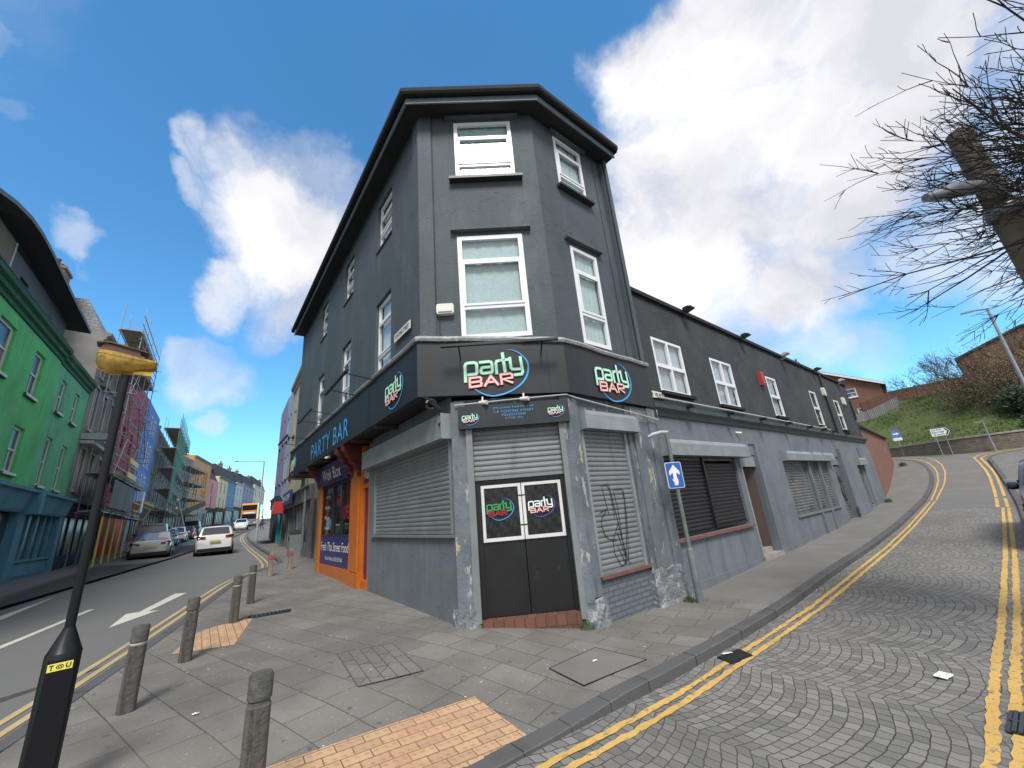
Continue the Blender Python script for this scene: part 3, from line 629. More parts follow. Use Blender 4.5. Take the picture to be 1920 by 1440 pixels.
# ------------------------------------------------------------------ windows
def upvc(parent, fr, s0, s1, z0, z1, n, transoms=(), mullion=False, curtain='net_curtain', fw=.06, name='window', top_open=False):
    """white framed window at depth n behind the wall face: frame > curtain, glass_pane"""
    mb = MB(); d0, d1 = n, n+.06
    mb.fb(fr, s0, s1, d0, d1, z0, z0+fw); mb.fb(fr, s0, s1, d0, d1, z1-fw, z1)
    mb.fb(fr, s0, s0+fw, d0, d1, z0+fw, z1-fw); mb.fb(fr, s1-fw, s1, d0, d1, z0+fw, z1-fw)
    for k, (z, wd) in enumerate(transoms): mb.fb(fr, s0+fw, s1-fw, d0, d1+.008, z-wd/2, z+wd/2)
    if mullion:
        for m in (mullion if isinstance(mullion, (list, tuple)) else [(s0+s1)/2]): mb.fb(fr, m-.035, m+.035, d0, d1+.004, z0+fw, z1-fw)
    # opening sash stands a little proud between the transoms
    if len(transoms) >= 2:
        a, b = sorted([transoms[0][0], transoms[1][0]]); e = .03
        for q in ((s0+fw, s1-fw, b-e-.045, b-e), (s0+fw, s1-fw, a+e, a+e+.045)): mb.fb(fr, q[0], q[1], d1, d1+.022, q[2], q[3])
        mb.fb(fr, s0+fw-.01, s0+fw+.035, d1, d1+.02, a+e, b-e); mb.fb(fr, s1-fw-.035, s1-fw+.01, d1, d1+.02, a+e, b-e)
    w = mb.build(name, 'upvc_white', parent)
    g = MB(); g.rect(fr, s0+fw*.5, s1-fw*.5, n+.03, z0+fw*.5, z1-fw*.5); g.build('glass_pane', 'window_glass', w)
    if curtain:
        c = MB(); k = 28; lo, hi = z0+fw*.5, z1-fw*.5; S0, S1 = s0+fw*.5, s1-fw*.5
        for i in range(k):
            a, b = i/k, (i+1)/k; na = n-.035+.005*math.sin(a*37)+.004*math.sin(a*17); nb = n-.035+.005*math.sin(b*37)+.004*math.sin(b*17)
            c.poly([fr.P(S0+(S1-S0)*a, na, lo), fr.P(S0+(S1-S0)*b, nb, lo), fr.P(S0+(S1-S0)*b, nb, hi), fr.P(S0+(S1-S0)*a, na, hi)])
        c.build('net_curtain' if 'net' in curtain else 'blind', curtain, w)
    return w
def shutter(parent, fr, s0, s1, z0, z1, n, mat, pitch=.075, rail=True, name='roller_shutter', guides='galvanised', h=.014):
    mb = MB(); k = max(2, int((z1-z0)/pitch)); p = (z1-z0)/k
    prof = []
    for i in range(k):
        z = z0+i*p; prof += [(0, z), (h*.75, z+p*.18), (h, z+p*.45), (h*.75, z+p*.72), (0.0, z+p*.86), (-.004, z+p*.93)]
    prof.append((0, z1))
    for (a, za), (b, zb) in zip(prof, prof[1:]): mb.poly([fr.P(s0, n+a, za), fr.P(s1, n+a, za), fr.P(s1, n+b, zb), fr.P(s0, n+b, zb)])
    if rail: mb.fb(fr, s0, s1, n-.01, n+.025, z0-.05, z0)
    o = mb.build(name, mat, parent)
    if guides:
        g = MB(); g.fb(fr, s0-.055, s0, n-.01, n+.045, z0-.05, z1); g.fb(fr, s1, s1+.055, n-.01, n+.045, z0-.05, z1); g.build('guide_rail', guides, o)
    return o
def shutter_box(parent, fr, s0, s1, z0, z1, n, d, mat='galvanised', chamfer=.0):
    mb = MB(); mb.slabn(fr, [(n, z0), (n+d, z0), (n+d, z1-d*.42), (n+d*.72, z1), (n, z1)], s0, s1) if chamfer else mb.fb(fr, s0, s1, n, n+d, z0, z1)
    mb.fb(fr, s0-.012, s0+.012, n, n+d+.008, z0-.008, z1+.006); mb.fb(fr, s1-.012, s1+.012, n, n+d+.008, z0-.008, z1+.006)
    return mb.build('shutter_box', mat, parent)
# ------------------------------------------------------------------ the neon style logo, as flat cut letters
LP = {'light': [([(262, 815), (262, 450), (285, 400), (335, 382), (470, 380), (515, 400), (525, 440), (525, 620), (500, 655), (330, 662)], 62),
                ([(600, 385), (800, 378), (850, 395), (866, 440), (868, 600), (845, 640), (660, 650), (620, 630), (612, 570), (640, 520), (700, 510), (810, 510)], 60),
                ([(960, 670), (955, 430), (975, 385), (1050, 368)], 60), ([(1118, 205), (1148, 650)], 66), ([(1060, 368), (1225, 362)], 58),
                ([(1275, 325), (1288, 560), (1315, 600), (1500, 605)], 60), ([(1512, 325), (1540, 680), (1510, 728), (1345, 735)], 60)],
      'bar': [([(352, 960), (352, 745), (580, 735), (608, 762), (596, 830), (370, 848)], 46), ([(580, 842), (612, 880), (596, 935), (352, 955)], 46),
              ([(680, 945), (822, 728), (972, 935)], 50), ([(755, 868), (890, 864)], 42),
              ([(1055, 930), (1040, 712), (1262, 700), (1300, 735), (1290, 800), (1075, 818), (1290, 912)], 46)]}
RING = [(1230, 118), (1370, 138), (1500, 215), (1600, 320), (1665, 440), (1680, 550), (1655, 700), (1590, 840), (1480, 960), (1340, 1055), (1170, 1130), (1000, 1172), (840, 1185), (690, 1150), (560, 1080), (470, 1010), (420, 965)]
RW = [8, 14, 20, 26, 32, 38, 42, 44, 44, 42, 40, 36, 32, 28, 22, 16, 8]
def logo(parent, fr, s0, z0, width, n, dim=0, rot=1):
    """s0: where the left edge of the letter p stands; z0: height of drawing row y=650"""
    k = width/1470.0; fx = rot
    m = [('text_mint', 'text_green_dark', 'text_pink', 'text_red_dark', 'text_cyan'), ('text_green_dim', 'text_green_dark', 'text_red_dim', 'text_red_dark', 'text_cyan'), ('text_white', 'text_green_dark', 'text_pink', 'text_red_dark', 'text_violet')][dim]
    S = s0-225*k*fx; Z = z0+650*k
    class F2: pass
    f = fr
    if fx < 0:
        f = Fr.__new__(Fr); f.o = fr.o; f.d = fr.d; f.n = fr.n
    def run(key, mat, wadd, nn, name, par):
        mb = MB()
        for pts, w in (LP[key] if key != 'ring' else [(smooth(RING, 1), None)]):
            if w is None: w = [interp(i, [0, 4, 12, 22, 30, len(pts)-1], [6, 24, 44, 36, 24, 6]) for i in range(len(pts))]
            mb.stroke(f, [(p[0], p[1]) for p in pts], [x+wadd for x in w] if isinstance(w, list) else w+wadd, nn, S, Z, k*1.0 if fx > 0 else -k, .003) if fx > 0 else mb.stroke(f, [(-p[0], p[1]) for p in pts], [x+wadd for x in w] if isinstance(w, list) else w+wadd, nn, S, Z, k, .003)
        return mb.build(name, mat, par)
    r = run('ring', m[4], 0, n+.003, 'logo_ring', parent)
    run('light', m[1], 34, n+.007, 'logo_outline', parent); run('light', m[0], 0, n+.011, 'logo_lettering', parent)
    run('bar', m[3], 30, n+.015, 'logo_outline', parent); run('bar', m[2], 0, n+.019, 'logo_lettering', parent)

# ------------------------------------------------------------------ corner bar: three storey tower
FL = Fr(PA, -38.2, -1); FLg = Fr((-1.01, 6.2), -38.2, -1); FR_ = Fr(PB, 50.4, 1); FF = Fr((0, 6.25), 87.0, 1)
FF.d = (.99863, .05226); FF.n = (.05226, -.99863)
A, B = PA, PB
pub = thing('corner_bar', 'dark grey three storey corner bar with white framed windows and neon style signs', 'building', (0, 8.5, 0))
LE = 12.0; RE = 2.40
Dp = tuple(FL.P(LE, 0, 0)[:2]); Cp = tuple(FR_.P(RE, 0, 0)[:2])
path = [Dp, A, B, Cp]
# upper walls
HL = [(1.5, 2.44, 7.74, 9.05), (4.45, 5.32, 7.74, 9.05), (7.48, 8.32, 7.76, 9.08), (1.5, 2.44, 4.36, 6.3), (4.42, 5.32, 4.36, 6.33), (7.46, 8.32, 4.36, 6.37)]
HF = [(-.75, .43, 7.87, 9.34), (-.79, .43, 4.42, 6.52)]
HR = [(.63, 1.5, 7.98, 9.35), (.67, 1.47, 4.38, 6.5)]
mb = MB(); ZT = 9.58
mb.wall(FL, 0, LE, 4.2, ZT, HL, 0, .13); mb.wall(FF, -1.462, .872, 4.2, ZT, HF, 0, .12); mb.wall(FR_, 0, RE, 4.2, ZT, HR, 0, .12)
mb.build('wall', 'charcoal_render', pub)
# back and party walls
bk = MB(); e1 = FL.P(LE, -6.5, 0); e2 = FR_.P(RE, -6.5, 0); ring = [Cp, tuple(e2[:2]), tuple(e1[:2]), Dp]
for i, (a, b) in enumerate(zip(ring, ring[1:])): zz = 3.43 if i == 2 else -.5; bk.poly([(*a, zz), (*b, zz), (*b, ZT), (*a, ZT)])
bk.build('party_wall', 'charcoal_render', pub)
# rooms behind the windows
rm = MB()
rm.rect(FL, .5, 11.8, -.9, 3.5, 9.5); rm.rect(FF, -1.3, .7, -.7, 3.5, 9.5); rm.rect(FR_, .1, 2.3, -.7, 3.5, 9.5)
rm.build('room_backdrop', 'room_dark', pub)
# corner pilasters and shallow strings
pl = MB(); pl.fb(FF, -1.49, -1.22, 0.003, .035, 4.2, ZT-.03); pl.fb(FL, 0.02, .26, .003, .035, 4.2, ZT-.03); pl.fb(FR_, 2.18, 2.40, .003, .09, 2.9, 9.40)
pl.build('corner_pilaster', 'charcoal_render', pub)
# eaves
ev = MB(); ev.sweep(path, [(.002, 9.50), (.36, 9.50), (.36, 9.52), (.002, 9.53)]); ev.build('soffit', 'soffit_dark', pub)
ev = MB(); ev.sweep(path, [(.34, 9.46), (.37, 9.46), (.37, 9.60), (.34, 9.60)]); ev.build('fascia_board', 'gutter_blue_grey', pub)
ev = MB(); ev.sweep(path, [(.375, 9.62), (.40, 9.585), (.47, 9.585), (.50, 9.63), (.50, 9.72), (.375, 9.72)]); ev.build('gutter', 'gutter_black', pub)
rf = MB(); pr = []
cx = FL.P(5, -3.2, 0)
def offp(path, o):
    out = []
    for i, p in enumerate(path):
        p = Vector(p); ds = []
        if i: ds.append((p-Vector(path[i-1])).normalized())
        if i < len(path)-1: ds.append((Vector(path[i+1])-p).normalized())
        ns = [Vector((d.y, -d.x)) for d in ds]; m = sum(ns, Vector((0, 0))).normalized(); m = m/m.dot(ns[0]); out.append(p+m*o)
    return out
lo = offp(path, .46); hi = [Vector(FL.P(LE, -3.2, 0)[:2]), Vector(FL.P(2.0, -3.2, 0)[:2]), Vector(FL.P(1.6, -3.2, 0)[:2]), Vector(FR_.P(RE, -3.2, 0)[:2])]
for i in range(3): rf.poly([(*lo[i], 9.73), (*lo[i+1], 9.73), (*hi[i+1], 10.6), (*hi[i], 10.6)])
rf.poly([(*hi[0], 10.6), (*hi[1], 10.6), (*hi[2], 10.6), (*hi[3], 10.6), (e2.x, e2.y, 9.6), (e1.x, e1.y, 9.6)])
rf.poly([(*lo[3], 9.73), (*lo[3], 9.55), (e2.x, e2.y, 9.5), (e2.x, e2.y, 9.6), (*hi[3], 10.6)]); rf.build('roof', 'slate', pub)
# windows of the tower
for s0, s1, z0, z1 in HL[:3]:
    upvc(pub, FL, s0+.02, s1-.02, z0+.02, z1-.02, -.12, [(z1-.42, .05), (z0+.42, .05)], False, 'net_curtain_white', .055)
for s0, s1, z0, z1 in HL[3:]:
    upvc(pub, FL, s0+.02, s1-.02, z0+.02, z1-.02, -.12, [(z1-.5, .05), (z0+.62, .05)], False, 'net_curtain_white', .06)
upvc(pub, FF, -.75, .43, 7.87, 9.34, -.05, [(8.93, .05), (8.20, .06)], False, 'net_curtain', .075)
upvc(pub, FF, -.79, .43, 4.42, 6.52, -.05, [(5.98, .06), (5.02, .07)], False, 'net_curtain', .085)
upvc(pub, FR_, .63, 1.5, 7.98, 9.35, -.05, [(8.98, .05), (8.28, .06)], False, 'net_curtain', .07)
upvc(pub, FR_, .67, 1.47, 4.38, 6.5, -.05, [(5.95, .06), (5.0, .07)], False, 'net_curtain', .075)
sl = MB()
def ledge(mb, fr, s0, s1, z, h, n): mb.slabn(fr, [(0, z), (n, z+.01), (n, z+h*.8), (0, z+h)], s0, s1)
for fr, s0, s1, z in ((FF, -.88, .56, 7.78), (FR_, .55, 1.62, 7.88)): ledge(sl, fr, s0, s1, z, .085, .13)
for s0, s1, z0, z1 in HL[:3]: ledge(sl, FL, s0-.03, s1+.03, z0-.05, .05, .03)
sl.build('window_sill', 'painted_timber_dark', pub)
hd = MB()
for fr, s0, s1, z in ((FF, -.92, .60, 9.40), (FF, -.90, .60, 6.60), (FR_, .52, 1.62, 9.37), (FR_, .54, 1.62, 6.60)): ledge(hd, fr, s0, s1, z, .07, .10)
hd.build('hood_mould', 'charcoal_render', pub)
# downpipe, alarm box
dpz = MB(); dpz.tube([FR_.P(2.26, .14, 9.45), FR_.P(2.26, .14, 4.2)], .045, 8); dpz.smooth = True; dpz.build('downpipe', 'charcoal_render', pub)
al = MB(); al.slabf(FF, [(-1.20, 4.93), (-1.18, 4.90), (-.92, 4.90), (-.90, 4.93), (-.90, 5.06), (-.92, 5.09), (-1.18, 5.09), (-1.20, 5.06)], .0, .09); al.fb(FF, -1.17, -.93, .09, .11, 4.93, 4.985)
al.build('alarm_box', 'alarm_white', pub)
cb = MB(); cb.tube([FF.P(-1.15, .04, 4.9), FF.P(-1.16, .045, 4.6), FF.P(-1.10, .04, 4.36)], .006, 5); cb.tube([FF.P(-1.205, .04, 9.3), FF.P(-1.2, .042, 7.4), FF.P(-1.21, .04, 5.05)], .005, 5); cb.tube([FR_.P(1.95, .015, 4.2), FR_.P(1.96, .015, 6.2), FR_.P(1.93, .015, 9.3)], .005, 5); each(cb, 'cable', 'steel_dark', pub)
# street name plate on the long side
sp = MB(); sp.fb(FL, .40, 1.16, .04, .055, 4.86, 5.02); o = sp.build('street_name_plate', 'plate_white', pub)
tx = MB(); put_text(tx, FL, 'TONTINE STREET', 1.12, .44, .058, 4.895, 4.985, bold=.02); tx.build('lettering', 'text_black', o)
# fascia sign that wraps the corner
zb = [3.43, 3.42, 3.32, 3.27]; zt = [4.40, 4.37, 4.19, 4.13]
FO = .13
fa = MB(); fa.sweep(path, [(0.002, 0), (FO, 0), (FO, 1), (0.002, 1)], lambda i, z: zb[i]+(zt[i]-zb[i])*z); fa.build('fascia', 'sign_black', pub)
tr = MB(); random.seed(3)
pth = []
for a, b, n in ((Dp, A, 26), (A, B, 8), (B, Cp, 8)):
    pth += [(a[0]+(b[0]-a[0])*i/n, a[1]+(b[1]-a[1])*i/n) for i in range(n)]
pth.append(Cp); ztp = [interp(i, [0, 26, 34, 42], zt) for i in range(len(pth))]; jj = [random.uniform(-.012, .012) for _ in pth]
tr.sweep(pth, [(.001, .003), (FO+.04, .003), (FO+.055, .045), (FO+.03, .085), (.08, .13), (.001, .16)], lambda i, z: ztp[i]+z+jj[i]); tr.build('lead_capping', 'lead_flashing', pub)
sf = MB()                                     # underside of the jetty
sf.poly([FL.P(LE, FO-.01, 3.44), FL.P(0, FO-.01, 3.43), FLg.P(-.1, 0, 3.43), FLg.P(LE, 0, 3.44)]); sf.build('jetty_soffit', 'soffit_dark', pub)
bs = MB()
for s in (2.0, 3.6, 5.2, 6.8, 8.4, 10): bs.fb(FL, s, s+.09, -.4, FO-.03, 3.36, 3.425)
bs.build('joist', 'brown_door', pub)
# sign panel joints
jn = MB()
for s in (2.35, 4.0, 5.9, 8.6, 10.4): jn.fb(FL, s, s+.012, FO+.001, FO+.004, 3.45, 4.38)
jn.fb(FF, .62, .632, FO+.001, FO+.004, 3.37, 4.18); jn.build('panel_joint', 'painted_timber_dark', pub)
FFs = FF; logo(pub, FF, -.78, 3.735, 1.08, FO+.004)
FRs = FR_; logo(pub, FR_, .66, 3.66, 1.06, FO+.004)
logo(pub, FL, 1.37, 3.80, .86, FO+.004, 0, -1)
logo(pub, FL, 11.6, 3.82, 1.0, FO+.004, 0, -1)
tx = MB(); put_text(tx, FL, 'PARTY BAR', 7.95, 3.85, FO+.008, 3.55, 4.02, space=1.1); tx.build('lettering', 'text_cyan', pub)
# trough lights on arms
def trough(fr, s0, s1, n, z, arms, m=.12, dz=.05):
    mb = MB(); mb.fb(fr, s0, s1, n-.03, n+.03, z, z+.04)
    for a in arms: mb.tube([fr.P(a, m, z-dz), fr.P(a, n, z+.02)], .012, 6)
    return mb.build('trough_light', 'steel_dark', pub)
trough(FL, 1.75, 3.55, .75, 4.38, [1.95, 3.15]); trough(FL, 5.0, 6.8, .75, 4.42, [5.2, 6.4]); trough(FL, 8.6, 10.5, .75, 4.44, [8.9, 10.1])
trough(FF, -1.1, .78, .42, 4.12, [-.82, .52], dz=.10)
trough(FR_, .0, .2, .3, 4.1, [.1]) if False else None
# -------- ground floor, corner entrance
g = MB(); doorh = [(-.70, .68, .10, 2.84)]
g.wall(FF, -1.012, .872, -.5, 3.34, doorh, 0, .16); g.build('ground_floor_wall', 'peeling_grey', pub)
g = MB(); hg = [(.10, 3.70, 1.30, 2.95)]
g.wall(FLg, 0, 4.02, -.5, 3.43, hg, 0, .10); g.build('ground_floor_wall', 'pale_grey_render', pub)
g = MB(); hr = [(.26, 1.44, .54, 2.9)]
g.wall(FR_, .0, RE, .5, 3.32, hr, 0, .10); g.build('ground_floor_wall', 'peeling_grey', pub)
g = MB(); g.wall(FR_, 0, RE, -.5, .5); g.build('brick_dado', 'painted_brick', pub)
# pilasters flanking the door with rough plinths
pi = MB()
pi.fb(FF, -1.02, -.80, .003, .06, .25, 3.3); pi.fb(FF, .74, .90, .003, .06, .25, 3.3); pi.fb(FR_, -.03, .17, .003, .06, .3, 3.25)
pi.fb(FR_, 1.62, 2.12, .003, .07, .42, 3.25); pi.fb(FR_, 1.50, 1.62, .003, .035, .42, 3.25); pi.fb(FR_, 2.12, 2.39, .003, .10, .42, 3.25)
pi.build('pilaster', 'peeling_grey', pub)
def rough_block(fr, s0, s1, n0, n1, z0, z1, seed):
    random.seed(seed); mb = MB(); ns, nz = 5, 6; G2 = []
    for j in range(nz+1):
        row = []
        for i in range(ns+1):
            e = (.02 if 0 < i < ns else 0)+.02*(j < 2); k = j/nz
            row.append(fr.P(s0+(s1-s0)*i/ns+random.uniform(-.01, .01), n1*(1-.25*k)+e+random.uniform(-.012, .012), z0+(z1-z0)*k+(random.uniform(-.03, .03) if j == nz else 0)))
        G2.append(row)
    for j in range(nz):
        for i in range(ns): mb.poly([G2[j][i], G2[j][i+1], G2[j+1][i+1], G2[j+1][i]])
    P0 = [fr.P(s0, n0, z0), fr.P(s1, n0, z0), fr.P(s1, n0, z1+.02), fr.P(s0, n0, z1+.02)]
    for j in range(nz):
        mb.poly([fr.P(s0, n0, z0+(z1-z0)*j/nz), G2[j][0], G2[j+1][0], fr.P(s0, n0, z0+(z1-z0)*(j+1)/nz)]); mb.poly([G2[j][-1], fr.P(s1, n0, z0+(z1-z0)*j/nz), fr.P(s1, n0, z0+(z1-z0)*(j+1)/nz), G2[j+1][-1]])
    for i in range(ns): mb.poly([G2[-1][i], G2[-1][i+1], fr.P(s0+(s1-s0)*(i+1)/ns, n0, z1+.02), fr.P(s0+(s1-s0)*i/ns, n0, z1+.02)])
    return mb.build('plinth', 'rubble_grey', pub)
rough_block(FF, -1.04, -.72, -.02, .075, -.1, .30, 1); rough_block(FF, .73, .93, -.02, .075, -.25, .26, 2); rough_block(FR_, -.06, .26, -.02, .09, -.25, .26, 3)
rough_block(FR_, 1.46, 2.44, -.02, .11, -.3, .42, 4); rough_block(FLg, -.03, .12, -.02, .04, -.1, .28, 5)
# corner door: recess, leaves, poster cases, step
dr = MB(); dr.fb(FF, -.70, -.63, -.155, -.06, .15, 2.05); dr.fb(FF, .63, .68, -.155, -.06, .15, 2.05); dr.fb(FF, -.70, .68, -.155, -.08, 2.0, 2.12); dr.build('door_frame', 'door_black', pub)
for a, b in ((-.63, -.006), (.006, .63)):
    d = MB(); d.fb(FF, a, b, -.15, -.10, .155, 2.0); dd = d.build('door', 'door_black', pub)
    w = MB(); z0, z1 = 1.15, 1.97; a2, b2 = (a+.01, b-.0) if a < 0 else (a+.0, b-.01)
    for q in ((a2, b2, z0, z0+.05), (a2, b2, z1-.045, z1), (a2, a2+.045, z0+.05, z1-.045), (b2-.045, b2, z0+.05, z1-.045)): w.fb(FF, q[0], q[1], -.10, -.072, q[2], q[3])
    w.build('poster_frame', 'old_white_paint', dd)
    p = MB(); k = 10
    for i in range(k):
        for j in range(k):
            f = lambda i, j: FF.P(a2+.045+(b2-a2-.09)*i/k, -.092+.006*math.sin(i*1.9+j*.8)*math.sin(j*1.3+a*5), z0+.05+(z1-z0-.095)*j/k)
            p.poly([f(i, j), f(i+1, j), f(i+1, j+1), f(i, j+1)])
    p.smooth = True; p.build('poster', 'poster_black', dd)
    logo(dd, FF, (-.55 if a < 0 else .085), 1.60, .42, -.080, 1 if a < 0 else 2)
hn = MB()
for z in (1.35, 1.78): hn.fb(FF, -.05, .05, -.072, -.064, z, z+.015)
hn.build('hinge', 'steel_dark', pub)
shutter(pub, FF, -.70, .68, 2.10, 2.84, -.045, 'shutter_grey', .075)
gr = MB(); gr.fb(FF, -.80, -.70, .0, .075, .13, 2.84); gr.fb(FF, .68, .76, .0, .075, .06, 2.84); gr.build('shutter_channel', 'shutter_grey', pub)
st = MB(); st.fb(FF, -.72, .70, -.16, .05, -.2, .145); st.build('entrance_step', 'tile_terracotta', pub)
sg = MB(); sg.fb(FF, -.90, .86, .06, .15, 2.84, 3.20); so = sg.build('name_sign', 'sign_black', pub)
logo(so, FF, -.84, 2.99, .27, .152); logo(so, FF, .52, 3.02, .27, .152)
tx = MB(); 
for i, (t_, w_) in enumerate((('JOLSONS PARTY BAR', .66), ('2-8 TONTINE STREET', .64), ('FOLKESTONE', .38), ('CT20 1JU', .28))): put_text(tx, FF, t_, -.02-w_/2+.0, -.02+w_/2, .154, 3.115-i*.058, 3.150-i*.058, space=1.15)
tx.build('lettering', 'text_cyan', so)
# conduit and cameras under the fascia
cd = MB(); cd.smooth = True
cd.tube([FF.P(-.95, .10, 3.24), FF.P(-.1, .10, 3.27), FF.P(.86, .10, 3.29), FR_.P(.1, .12, 3.24), FR_.P(1.3, .14, 3.13), FR_.P(2.38, .16, 3.02), FR_.P(2.38, .16, 3.22)], .013, 6); cd.build('conduit', 'pipe_white', pub)
def camera_box(fr, s, n, z):
    m = MB(); m.smooth = True; m.tube([fr.P(s, n, z+.09), fr.P(s, n+.02, z+.02)], .016, 8); m.tube([fr.P(s-.05, n+.0, z), fr.P(s+.07, n+.09, z-.025)], [.03, .034], 10); m.build('security_camera', 'alarm_white', pub)
camera_box(FF, .16, .14, 3.26); camera_box(FF, -.5, .12, 3.25); camera_box(FL, 5.9, .05, 3.36)
# right hand shutter by the corner
shutter(pub, FR_, .30, 1.40, .58, 2.85, -.04, 'shutter_grey', .078)
ss_ = MB(); ss_.fb(FR_, .22, 1.50, -.02, .06, .49, .53); ss_.build('window_sill', 'sill_terracotta', pub)
shutter_box(pub, FR_, .22, 1.66, 2.74, 3.05, .0, .17, 'galvanised', 1)
gf = MB()       # spray tag: thin black lines that follow the slats
def spray(mb, fr, pts, s0, z0, k, n, w): mb.stroke(fr, smooth(pts, 1), w, n, s0, z0, k, .002)
for pts in ([(0, 10), (60, 0), (75, 150), (65, 170)], [(5, 18), (30, 150)], [(65, 5), (90, 170), (120, 400), (75, 240)], [(95, 40), (110, 150), (105, 320), (150, 420)], [(100, 30), (185, 30), (150, 250), (90, 430), (10, 300), (100, 190)], [(-40, 140), (30, 120), (-45, 175), (-20, 260), (60, 275)], [(180, 40), (170, 200), (120, 420), (60, 300)]):
    spray(gf, FR_, pts, .58, 1.86, .0032, -.024, 4)
gf.build('graffiti', 'text_black', pub)
# left hand big shutter
shutter(pub, FLg, .16, 3.64, 1.36, 2.80, -.04, 'shutter_grey', .075)
ss_ = MB(); ss_.fb(FLg, .04, 3.74, -.02, .05, 1.26, 1.295); ss_.build('window_sill', 'shutter_grey', pub)
shutter_box(pub, FLg, .02, 4.0, 2.74, 3.13, .0, .19, 'galvanised')
# scrolled console brackets
def bracket(fr, s0, s1, z1, h, d, mat, n0=0):
    out = [(0, z1), (d, z1), (d, z1-h*.16), (d*.86, z1-h*.22), (d*.80, z1-h*.36), (d*.62, z1-h*.42), (d*.60, z1-h*.55), (d*.40, z1-h*.62), (d*.34, z1-h*.78), (d*.16, z1-h*.86), (d*.18, z1-h), (0, z1-h)]
    return MB().slabn(fr, [(a+n0, b) for a, b in out], s0, s1).build('console_bracket', mat, pub)
def scroll(fr, s, z1, mat):
    mb = MB(); mb.smooth = True
    for cx_, cz_, r0, a0, a1 in ((.34, -.16, .10, 200, -120), (.14, -.40, .12, 60, 330)):
        pts = [fr.P(s, cx_+r0*(1-.35*t/14)*math.cos(R(a0+(a1-a0)*t/14)), z1+cz_+r0*(1-.35*t/14)*math.sin(R(a0+(a1-a0)*t/14))) for t in range(15)]
        mb.tube(pts, .026, 6)
    mb.tube([fr.P(s, .0, z1-.5), fr.P(s, .06, z1-.3), fr.P(s, .2, z1-.2), fr.P(s, .45, z1-.03)], .028, 6)
    mb.build('console_bracket', mat, pub)
scroll(FLg, .05, 3.42, 'painted_timber_dark')
bracket(FLg, 4.55, 4.75, 3.42, .75, .5, 'dark_red_paint'); bracket(FLg, 5.1, 5.35, 3.42, .75, .5, 'dark_red_paint'); bracket(FLg, 8.75, 9.0, 3.42, .6, .5, 'dark_red_paint')
# -------- take-away at the far end
tk = MB(); tk.fb(FLg, 4.52, 5.42, -.2, .04, -.3, 3.40); tk.fb(FLg, 4.50, 5.45, -.2, .09, -.3, .48); tk.fb(FLg, 4.66, 5.26, .04, .07, .5, 3.0); tk.fb(FLg, 4.02, 4.10, -.2, .0, .1, 3.4); tk.fb(FLg, 4.10, 4.52, -.15, -.02, 2.36, 2.46); tk.fb(FLg, 4.10, 4.52, -.2, .01, -.3, .36)
tk.fb(FLg, 8.62, 8.9, -.2, .05, -.3, 2.75); tk.fb(FLg, 5.42, 8.62, -.12, .02, -.3, .50); tk.build('shopfront_frame', 'orange_paint', pub)
dk = MB(); dk.wall(FLg.sh(0, -1.3), 8.7, LE+.3, -.5, 3.43); dk.poly([FLg.P(8.9, -.1, -.5), FLg.P(8.9, -1.3, -.5), FLg.P(8.9, -1.3, 3.43), FLg.P(8.9, -.1, 3.43)]); dk.build('ground_floor_wall', 'shutter_dirty', pub)
dk = MB(); dk.poly([FLg.P(8.9, 0.0, 3.425), FLg.P(8.9, -1.3, 3.425), FLg.P(LE+.3, -1.3, 3.425), FLg.P(LE+.3, 0, 3.425)]); dk.build('jetty_soffit', 'soffit_dark', pub)
d = MB(); d.fb(FLg, 4.10, 4.52, -.12, -.06, .36, 2.36); dd = d.build('door', 'purple_panel', pub)
d = MB(); d.fb(FLg, 4.10, 4.52, -.10, -.02, 2.46, 3.25); ds = d.build('overdoor_sign', 'navy_panel', pub); tx = MB(); put_text(tx, FLg, 'Wok', 4.49, 4.13, -.015, 2.56, 2.78, shear=.2); tx.build('lettering', 'text_white', ds)
wn = MB(); z0, z1 = 1.30, 2.66
for q in ((5.42, 8.62, z0-.05, z0+.02), (5.42, 8.62, z1, z1+.06), (5.42, 5.50, z0, z1), (8.54, 8.62, z0, z1), (6.35, 6.43, z0, z1), (7.3, 7.42, z0, z1)): wn.fb(FLg, q[0], q[1], -.1, .0, q[2], q[3])
wv = wn.build('shop_window', 'steel_dark', pub); q = MB(); q.rect(FLg, 5.46, 8.58, -.05, z0, z1); q.build('glass_pane', 'shop_glass', wv)
q = MB(); q.rect(FLg, 5.4, 8.7, -.9, .2, 3.2); q.build('shop_interior', 'room_dark', wv)
q = MB()
for a, b, c_, e in ((5.6, 6.2, 1.75, 2.6), (6.55, 7.1, 1.9, 2.55)): q.rect(FLg, a, b, -.09, c_, e)
q.build('window_poster', 'dark_red_paint', wv)
tx = MB(); put_text(tx, FLg, 'OPEN', 6.25, 5.55, -.03, 1.7, 2.05); put_text(tx, FLg, 'THAI', 7.05, 6.5, -.03, 2.1, 2.3); tx.build('lettering', 'text_red', wv)
tx = MB(); 
for i in range(4): put_text(tx, FLg, ('Curry', 'Noodles', 'Rice', 'Soup')[i], 8.35, 7.75, -.03, 2.35-i*.3, 2.45-i*.3)
tx.build('lettering', 'plate_white', wv)
d = MB(); d.fb(FLg, 5.42, 8.62, -.1, .0, .50, 1.25); pn = d.build('stall_riser', 'navy_panel', pub)
tx = MB(); put_text(tx, FLg, 'Fresh Thai Street Food', 8.5, 5.55, .004, .88, 1.12, shear=.12); put_text(tx, FLg, 'Phone Orders: 01303 259 600', 7.9, 6.1, .004, .64, .74); tx.build('lettering', 'text_white', pn)
